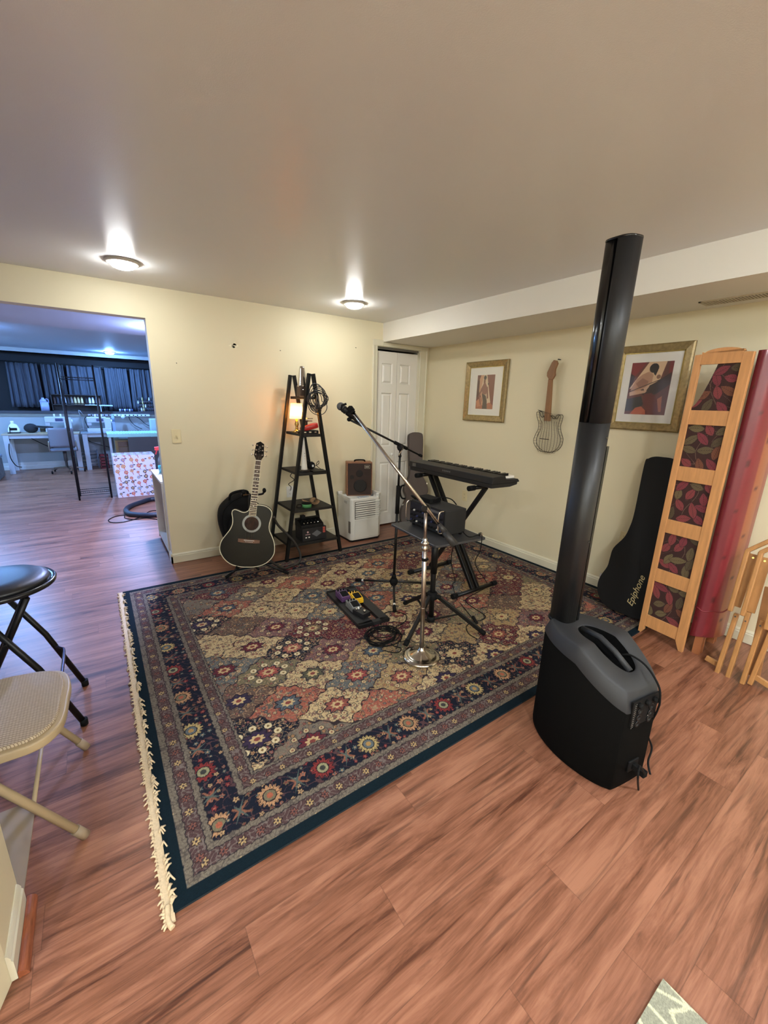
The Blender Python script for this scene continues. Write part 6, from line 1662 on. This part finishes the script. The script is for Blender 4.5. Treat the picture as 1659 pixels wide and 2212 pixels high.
def sewing_machine(x, y, label):
    t = thing('sewing_machine', label, 'sewing machine', (x, y, 0.736))
    T = Matrix.Translation((x, y, 0.737))
    SW = mat('machine_white', (186, 190, 200), 0.35)
    part('bed', MB().box((-0.21, -0.085, 0), (0.20, 0.085, 0.075), T), SW, t, bevel=0.006)
    part('column', MB().box((0.09, -0.075, 0.07), (0.205, 0.075, 0.285), T), SW, t, bevel=0.01)
    part('arm', MB().box((-0.20, -0.07, 0.19), (0.13, 0.07, 0.30), T), SW, t, bevel=0.012)
    part('needle_head', MB().box((-0.20, -0.055, 0.135), (-0.13, 0.05, 0.20), T).cyl(T @ Vector((-0.165, 0, 0.078)), T @ Vector((-0.165, 0, 0.14)), 0.005), SW, t)
    part('hand_wheel', MB().cyl(T @ Vector((0.205, 0, 0.21)), T @ Vector((0.225, 0, 0.21)), 0.04), WHITE, t)
    part('display', MB().box((-0.04, -0.074, 0.215), (0.08, -0.070, 0.27), T), mat('display_blue', (60, 68, 104), 0.3), t)
    [part('spool_pin', MB().cyl(T @ Vector((sx, 0.02, 0.30)), T @ Vector((sx, 0.02, 0.35)), 0.014), WHITE, t) for sx in (0.05, -0.05)]
    return t
sewing_machine(-3.93, 6.47, 'white sewing machine behind the grey swivel chair')
sewing_machine(-3.27, 6.40, 'white sewing machine right of the black wire rack under the power strip')
tag(part('desk_lamp_arm', MB().tube(curve_pts([(-3.55, 6.60, 0.737), (-3.56, 6.60, 0.95), (-3.58, 6.60, 1.16), (-3.50, 6.60, 1.05)], 5), 0.008, 6).tube([(-3.66, 6.60, 0.745), (-3.55, 6.60, 0.80), (-3.45, 6.60, 0.745)], 0.006, 6), mat('arm_grey', (130, 134, 140), 0.5)), 'grey metal lamp arm on the desk between the two sewing machines', 'lamp arm')
tag(part('bobbin_bottle', MB().lathe([(0.03, 0), (0.03, 0.10), (0.012, 0.13), (0.012, 0.16), (0.0001, 0.165)], 16, Matrix.Translation((-3.02, 6.55, 0.93))).box((-3.045, 6.52, 0.736), (-2.995, 6.58, 0.93)), mat('clear_blue', (150, 170, 210), 0.3)), 'small pale bottle on a holder right of the sewing machine', 'bottle')

# grey swivel chair
t = thing('swivel_chair', 'grey plastic swivel chair on a chrome five-star base at the sewing desk', 'chair', (-3.89, 5.98, 0))
T = Matrix.Translation((-3.89, 5.98, 0))
CG = mat('chair_grey', (112, 108, 116), 0.4)
part('backrest', MB().grid(lambda u, v: T @ Vector((-0.19+0.38*u, -0.10-0.05*math.sin(u*PI)+0.02*v, 0.50+0.36*v)), 14, 8), CG, t, solid=0.012)
part('seat', MB().prism(rrect(0.42, 0.40, 0.06), 0.425, 0.450, T @ Matrix.Translation((0, 0.10, 0))), CG, t, bevel=0.006)
for s_ in (-1, 1): part('side_rail', MB().tube(curve_pts([T @ Vector((s_*0.20, -0.10, 0.62)), T @ Vector((s_*0.21, -0.09, 0.46)), T @ Vector((s_*0.20, 0.0, 0.42)), T @ Vector((s_*0.12, 0.15, 0.42))], 5), 0.010, 8), CHROME, t)
part('column', MB().cyl(T @ Vector((0, 0.06, 0.10)), T @ Vector((0, 0.06, 0.42)), 0.022).cyl(T @ Vector((0, 0.06, 0.22)), T @ Vector((0, 0.06, 0.42)), 0.030), mat('column_grey', (92, 88, 86), 0.4, 0.5), t)
for k in range(5):
    a_ = -PI/2+0.25+2*PI*k/5; e_ = T @ Vector((0.27*math.cos(a_), 0.06+0.27*math.sin(a_), 0.075))
    lg = part('base_arm', MB().beam(T @ Vector((0, 0.06, 0.115)), e_, 0.035, 0.022), CHROME, t, bevel=0.004)
    part('castor', MB().cyl(e_+Vector((-0.012, 0, -0.045)), e_+Vector((0.012, 0, -0.045)), 0.028), BLKR, lg)

# black wire rack
t = thing('wire_rack', 'tall black wire rack standing empty in front of the sewing desks', 'rack', (-3.46, 3.38, 0))
for x in (-3.655, -3.270):
    for y in (3.215, 3.52):
        part('post', MB().cyl((x, y, 0.0), (x, y, 1.86), 0.0125, n=12), WSH, t)
for z in (1.69, 1.345, 0.10):
    s_ = MB()
    for y in (3.215, 3.52): s_.cyl((-3.655, y, z), (-3.27, y, z), 0.004, n=6).cyl((-3.655, y, z-0.03), (-3.27, y, z-0.03), 0.0035, n=6)
    for x in (-3.655, -3.27): s_.cyl((x, 3.215, z), (x, 3.52, z), 0.004, n=6).cyl((x, 3.215, z-0.03), (x, 3.52, z-0.03), 0.0035, n=6)
    for i in range(14): s_.cyl((-3.655+0.385*(i+1)/15, 3.215, z+0.002), (-3.655+0.385*(i+1)/15, 3.52, z+0.002), 0.0018, n=5)
    part('wire_shelf', s_, WSH, t)
for z in (0.60, 0.95): part('side_brace', MB().cyl((-3.655, 3.215, z), (-3.655, 3.52, z), 0.005).cyl((-3.27, 3.215, z), (-3.27, 3.52, z), 0.005), WSH, t)
tag(part('white_tray', MB().box((-3.60, 3.25, 1.351), (-3.32, 3.48, 1.36)), mat('wire_tray', (150, 160, 176), 0.5)), 'flat pale tray lying on the upper shelf of the black wire rack', 'tray') if 0 else None

# things on the window sill
SZ = 1.1355
t = thing('thread_rack', 'dark rack of thread cones on the window sill behind the wire rack', 'rack', (-3.58, 6.80, SZ))
part('frame', MB().box((-4.00, 6.86, SZ), (-3.16, 6.88, SZ+0.33)).box((-4.00, 6.74, SZ+0.12), (-3.16, 6.88, SZ+0.135)).box((-4.00, 6.74, SZ), (-3.16, 6.88, SZ+0.015)).box((-4.00, 6.74, SZ), (-3.985, 6.88, SZ+0.33)).box((-3.175, 6.74, SZ), (-3.16, 6.88, SZ+0.33)).box((-4.0, 6.74, SZ+0.315), (-3.16, 6.88, SZ+0.33)), mat('rack_dark', (24, 22, 24), 0.6), t)
cols = [((60, 40, 36), 'dark brown'), ((44, 44, 56), 'dark blue'), ((30, 30, 34), 'black'), ((150, 150, 160), 'grey'), ((40, 36, 40), 'charcoal'), ((120, 110, 104), 'taupe'), ((190, 172, 130), 'cream'), ((196, 176, 134), 'cream'), ((188, 170, 128), 'cream'), ((34, 34, 40), 'black'), ((206, 208, 220), 'white'), ((210, 212, 222), 'white'), ((64, 56, 60), 'plum'), ((90, 66, 56), 'brown')]
for i, (c_, nm) in enumerate(cols):
    x = -3.95+i*0.056+(0.02 if i > 8 else 0)
    g_ = {'cream': 'cream thread cones in the sill rack', 'white': 'white thread cones in the sill rack', 'black': 'black thread cones in the sill rack'}.get(nm)
    tag(part('thread_cone', MB().lathe([(0.024, 0), (0.022, 0.02), (0.018, 0.13), (0.006, 0.15)], 14, Matrix.Translation((x, 6.80, SZ+0.136))), mat('thread_'+nm.replace(' ', '_'), c_, 0.8)), nm+' thread cone standing in the rack on the window sill', 'thread', g_)
t = thing('water_jug', 'translucent pale gallon jug on the window sill left of the thread rack', 'jug', (-4.12, 6.80, SZ))
part('body', MB().prism(rrect(0.135, 0.13, 0.03), SZ, SZ+0.17, Matrix.Translation((-4.115, 6.80, 0)), True).lathe([(0.065, 0.17), (0.055, 0.20), (0.022, 0.24), (0.020, 0.255), (0.0001, 0.255)], 20, Matrix.Translation((-4.13, 6.80, SZ))), mat('jug_plastic', (150, 158, 196), 0.4), t)
part('handle', MB().tube(curve_pts([(-4.09, 6.80, SZ+0.23), (-4.05, 6.80, SZ+0.22), (-4.045, 6.80, SZ+0.15)], 4), 0.012, 8), MATS['jug_plastic'], t)
tag(part('sill_tray', MB().box((-3.46, 6.50, 1.252), (-2.99, 6.70, 1.27)).box((-3.21, 6.56, 1.136), (-3.19, 6.74, 1.252)), mat('tray_pale', (176, 196, 206), 0.5)), 'long pale tray on a short post in front of the thread rack', 'tray')
# small jars in a row, and stepped rack of paint bottles
for i in range(6):
    x = -2.86+i*0.045
    tag(part('small_jar', MB().lathe([(0.018, 0), (0.018, 0.05), (0.014, 0.055), (0.0001, 0.056)], 12, Matrix.Translation((x, 6.76, SZ+0.001))), mat('jar_blue', (70, 82, 120), 0.3) if i % 2 else mat('jar_pale', (180, 190, 214), 0.3)), ('small dark blue jar in the short row on the window sill' if i % 2 else 'small pale jar in the short row on the window sill'), 'jar', 'dark jars on the sill' if i % 2 else 'pale jars on the sill')
t = thing('bottle_rack', 'stepped clear rack for small paint bottles at the right of the sill', 'rack', (-2.34, 6.80, SZ))
m = MB()
for r_ in range(4): m.box((-2.52, 6.70+r_*0.045, SZ), (-2.12, 6.742+r_*0.045, SZ+0.012+r_*0.075))
part('steps', m, mat('rack_grey', (60, 62, 72), 0.5), t)
BC = [(20, 24, 34), (28, 40, 44), (16, 16, 22), (210, 216, 226), (40, 30, 40), (24, 44, 60), (190, 176, 120)]
BN = ['black', 'dark green', 'inky', 'white', 'plum', 'dark blue', 'yellow']
for r_ in range(4):
    for k in range(9):
        x = -2.50+k*0.044; y = 6.721+r_*0.045; z = SZ+0.0125+r_*0.075
        ci = (k*3+r_*5+k*r_) % 7
        o = part('paint_bottle', MB().lathe([(0.014, 0), (0.015, 0.04), (0.007, 0.052), (0.0085, 0.054), (0.007, 0.072), (0.0001, 0.074)], 10, Matrix.Translation((x, y, z))), mat('bottle_'+BN[ci].replace(' ', '_'), BC[ci], 0.3))
        tag(o, 'small '+BN[ci]+' paint bottle in the stepped rack at the right end of the sill', 'bottle', BN[ci]+' paint bottles in the rack')
# power strip under the sill, leads, round plug-in
t = thing('power_strip', 'long white power strip with dark sockets fixed under the window sill', 'power strip', (-2.88, 6.70, 1.10))
part('housing', MB().box((-3.44, 6.665, 1.04), (-2.32, 6.705, 1.085)), mat('strip_white', (200, 206, 214), 0.4), t, bevel=0.003)
for i in range(14): part('socket', MB().cyl((-3.38+i*0.075, 6.664, 1.063), (-3.38+i*0.075, 6.6655, 1.063), 0.014, n=12), BLACK, t)
tag(part('plug_in_light', MB().sphere((-2.83, 6.63, 1.03), 0.05, 16, (0.8, 0.5, 1)), mat('plug_white', (196, 206, 222), 0.4)), 'round white plug-in unit hanging on the power strip', 'plug')
for i, (pts, lb) in enumerate((([(-2.72, 6.655, 1.04), (-2.70, 6.69, 0.95), (-2.62, 6.70, 0.84), (-2.5, 6.69, 0.77)], 'thin dark lead falling from the power strip middle to the green board'), ([(-2.60, 6.655, 1.05), (-2.50, 6.69, 0.97), (-2.40, 6.70, 0.86), (-2.2, 6.69, 0.77)], 'thin dark lead from the power strip towards the right'), ([(-3.40, 6.655, 1.05), (-3.50, 6.68, 1.0), (-3.48, 6.69, 0.85), (-3.45, 6.69, 0.78)], 'thin dark lead at the left end of the power strip'), ([(-4.50, 6.62, 0.70), (-4.32, 6.66, 0.55), (-4.12, 6.68, 0.42), (-3.95, 6.68, 0.37), (-3.80, 6.66, 0.37)], 'dark lead sagging under the sewing desk behind the chair'), ([(-3.55, 6.60, 0.68), (-3.50, 6.62, 0.55), (-3.35, 6.62, 0.47), (-3.15, 6.62, 0.40)], 'dark lead sagging under the second desk'))):
    cord('lead', lb, pts, 0.006, BLKR, 'cord', 6)

# slatted pale green board on the desk end, its drawers and the grey panel
t = thing('slatted_board', 'pale green slatted plastic board lying across at the right of the desks', 'board', (-2.75, 5.7, 0.76))
m = MB().box((-3.18, 5.45, 0.742), (-2.15, 6.12, 0.762))
part('panel', m, mat('pale_green_plastic', (176, 226, 214), 0.45), t, bevel=0.004)
for i in range(20): part('slat', MB().box((-3.12+i*0.046, 5.50, 0.7625), (-3.098+i*0.046, 6.08, 0.770)), MATS['pale_green_plastic'], t)
part('front_lip', MB().box((-3.18, 5.44, 0.70), (-2.15, 5.452, 0.765)), MATS['pale_green_plastic'], t, bevel=0.003)
for x in (-3.165, -2.20): part('leg', MB().box((x, 5.46, 0), (x+0.04, 5.50, 0.742)), mat('desk_white_metal', (176, 178, 184), 0.4), t)
tag(part('white_box', MB().box((-2.36, 6.25, 0.0), (-2.12, 6.55, 1.0)), mat('box_pale', (190, 214, 220), 0.5), None, bevel=0.004), 'tall pale box standing behind the green slatted board at the right', 'box')
t = thing('drawer_unit', 'low wooden drawer unit with brown drawers under the green board', 'drawers', (-2.92, 5.9, 0))
part('carcass', MB().box((-3.06, 5.66, 0), (-2.70, 6.10, 0.62)), mat('drawer_wood', (150, 118, 70), 0.5), t)
for i in range(5): part('drawer_front', MB().box((-3.02, 5.645, 0.05+i*0.112), (-2.72, 5.66, 0.150+i*0.112)), mat('drawer_brown', (112, 84, 66), 0.5), t, bevel=0.003)
tag(part('grey_panel', MB().box((-2.86, 5.36, 0.004), (-2.25, 5.39, 0.70)), mat('panel_dull_grey', (84, 78, 76), 0.8)), 'dull grey flat panel standing in front of the drawer unit', 'panel')

# floral storage box with lid seam
def floral(X, Y):
    c = np.broadcast_to(np.asarray((214, 208, 212), float), X.shape+(3,)).copy()
    th = ((186, 52, 44), (38, 36, 44), (196, 120, 60), (130, 100, 140), (110, 140, 170), (190, 70, 60))
    s = 0.085
    gi = np.floor(X/s); gj = np.floor(Y/s)
    for di in (-1, 0, 1):
        for dj in (-1, 0, 1):
            I = gi+di; J = gj+dj
            dx = X-(I+0.3+0.4*hsh(I, J, 1))*s; dy = Y-(J+0.3+0.4*hsh(I, J, 2))*s
            r = np.hypot(dx, dy)/(0.020+0.012*hsh(I, J, 3)); a_ = np.arctan2(dy, dx)
            k = np.floor(hsh(I, J, 5)*6).astype(int) % 6
            pc = np.asarray(th, float)[k]
            c = np.where((r < 0.85+0.15*np.cos(7*a_))[..., None], pc, c)
            c = mix(c, (226, 196, 150), (r < 0.45)); c = mix(c, (120, 40, 40), r < 0.22)
            st_ = (np.abs(dx+0.3*dy) < 0.004) & (dy < -0.02) & (dy > -0.06) & (hsh(I, J, 7) > 0.4)
            c = mix(c, (170, 60, 50), st_)
            lf = (np.hypot(dx-0.035, (dy-0.02)*2)/0.016 < 1) & (hsh(I, J, 9) > 0.35)
            c = mix(c, (60, 62, 84), lf)
    return mix(c, (150, 146, 156), np.abs(Y-0.40) < 0.002)
t = thing('storage_box', 'floral fabric covered storage box on the floor beside the black wire rack', 'storage box', (-2.93, 3.35, 0))
part('carton', MB().box((-3.19, 3.152, 0), (-2.66, 3.55, 0.618)), mat('box_cloth', (206, 200, 204), 0.8), t)
FL = vmat('floral_cloth', 0.8)
painted('front_cloth', 0.532, 0.62, 180, 200, floral, FL, frame((-3.191, 3.1505, 0), (1, 0, 0), (0, 0, 1)), t)
painted('side_cloth', 0.40, 0.62, 130, 200, floral, FL, frame((-3.1915, 3.55, 0), (0, -1, 0), (0, 0, 1)), t)
painted('lid_cloth', 0.532, 0.40, 180, 130, floral, FL, frame((-3.191, 3.151, 0.6195), (1, 0, 0), (0, 1, 0)), t)

# low wire shelf, red crate, grey stone-patterned ottoman
t = thing('low_wire_shelf', 'low grey wire shelf on the floor under the second desk', 'shelf', (-3.55, 6.5, 0))
m = MB()
for z in (0.05, 0.12, 0.19, 0.26, 0.33):
    for y in (6.40, 6.62): m.cyl((-3.74, y, z), (-3.38, y, z), 0.006, n=6)
    for i in range(7): m.cyl((-3.74+i*0.06, 6.40, z), (-3.74+i*0.06, 6.62, z), 0.003, n=5)
part('shelves', m, mat('wire_grey', (120, 126, 140), 0.5), t)
for x in (-3.74, -3.38):
    for y in (6.40, 6.62): part('post', MB().cyl((x, y, 0), (x, y, 0.36), 0.008, n=8), MATS['wire_grey'], t)
t = thing('red_crate', 'dark red plastic crate on the floor right of the low wire shelf', 'crate', (-3.29, 6.35, 0))
m = MB().box((-3.35, 6.28, 0), (-3.20, 6.48, 0.02))
for z in (0.06, 0.12, 0.18, 0.25):
    m.box((-3.35, 6.28, z), (-3.20, 6.29, z+0.03)); m.box((-3.35, 6.28, z), (-3.34, 6.48, z+0.03)); m.box((-3.21, 6.28, z), (-3.20, 6.48, z+0.03)); m.box((-3.35, 6.47, z), (-3.20, 6.48, z+0.03))
for x, y in ((-3.35, 6.28), (-3.215, 6.28), (-3.35, 6.465), (-3.215, 6.465)): m.box((x, y, 0), (x+0.015, y+0.015, 0.28))
part('basket', m, mat('crate_red', (120, 30, 34), 0.5), t)
t = thing('ottoman', 'grey mottled block seat cut off by the left picture edge', 'ottoman', (-5.05, 5.7, 0))
part('body', MB().box((-5.4, 5.42, 0), (-4.80, 6.05, 0.34)), mat('stone_cloth', (96, 92, 90), 0.9, noise=0.35, nscale=14), t, bevel=0.02, seg=3)
part('cushion', MB().box((-5.41, 5.41, 0.34), (-4.79, 6.06, 0.40)), mat('cushion_grey', (116, 122, 134), 0.8), t, bevel=0.02, seg=3)

# vacuum hose and lead on the floor, white cabinet with spray bottle behind the wall edge
hp_ = [G(350, 1078, .03), G(325, 1079, .03), G(305, 1085, .03), G(283, 1093, .03), G(273, 1101, .03), G(278, 1109, .03), G(295, 1112, .03), G(320, 1113, .03), G(350, 1111, .03)]
cp = curve_pts(hp_, 26)
tag(part('vacuum_hose', MB().tube(cp, [0.030+0.0022*(i % 2) for i in range(len(cp))], 14), mat('hose_black', (26, 30, 40), 0.5)), 'thick black ribbed hose curving on the sewing room floor', 'hose')
cord('vacuum_lead', 'thin black lead looping on the floor in front of the ribbed hose', [G(350, 1124, .006), G(318, 1119, .006), G(290, 1122, .006), G(270, 1119, .006), G(268, 1113, .006), G(248, 1116, .006), G(234, 1124, .006), G(245, 1129, .006), G(270, 1127, .006), G(300, 1118, .006), G(325, 1104, .006), G(345, 1103, .006)], 0.005, BLKR, 'cord', 8)
t = thing('white_cabinet', 'white open-fronted cabinet just behind the wall opening edge', 'cabinet', (-2.72, 0.5, 0))
CW = mat('cabinet_white', (214, 210, 204), 0.45)
part('top', MB().box((-2.925, 0.125, 0.715), (-2.50, 0.862, 0.735)), CW, t, bevel=0.001)
part('side_panel', MB().box((-2.92, 0.84, 0.02), (-2.50, 0.86, 0.715)), CW, t)
part('side_panel', MB().box((-2.92, 0.13, 0.02), (-2.50, 0.15, 0.715)), CW, t)
part('bottom_shelf', MB().box((-2.92, 0.15, 0.06), (-2.50, 0.84, 0.08)), CW, t)
part('back_panel', MB().box((-2.51, 0.15, 0.08), (-2.50, 0.84, 0.715)), CW, t)
part('plinth', MB().box((-2.90, 0.15, 0.0), (-2.885, 0.84, 0.06)), DARK, t)
for i in range(3):
    tag(part('stored_tub', MB().box((-2.86, 0.60-i*0.17, 0.081), (-2.60, 0.74-i*0.17, 0.24+0.05*i)), mat('tub_%d' % i, [(200, 206, 216), (170, 150, 150), (90, 96, 110)][i], 0.5), None, bevel=0.006), ['pale tub furthest back inside the white cabinet', 'pinkish tub in the middle of the white cabinet', 'dark tub nearest the opening inside the white cabinet'][i], 'tub')
t = thing('spray_bottle', 'clear spray bottle with teal liquid and red trigger on the white cabinet', 'spray bottle', (-2.83, 0.62, 0.7355))
T = Matrix.Translation((-2.84, 0.60, 0.7358))
part('liquid', MB().lathe([(0.040, 0.003), (0.040, 0.075), (0.0001, 0.075)], 24, T), mat('teal_liquid', (60, 170, 176), 0.15), t)
part('bottle', MB().lathe([(0.0001, 0.0), (0.0425, 0.0), (0.0425, 0.10), (0.036, 0.14), (0.018, 0.185), (0.014, 0.20)], 24, T), thin_glass('clear_plastic', 0.12, (0.9, 0.95, 0.97)), t)
part('collar', MB().cyl(T @ Vector((0, 0, 0.195)), T @ Vector((0, 0, 0.225)), 0.019), WHITE, t)
part('trigger_head', MB().prism([(-0.055, 0.225), (0.03, 0.225), (0.045, 0.255), (0.0, 0.262), (-0.055, 0.255)], -0.014, 0.014, T @ Matrix(((1,0,0,0),(0,0,1,0),(0,1,0,0),(0,0,0,1)))).beam(T @ Vector((-0.035, 0, 0.228)), T @ Vector((-0.050, 0, 0.185)), 0.012, 0.010), mat('trigger_red', (206, 40, 50), 0.35), t, bevel=0.002)
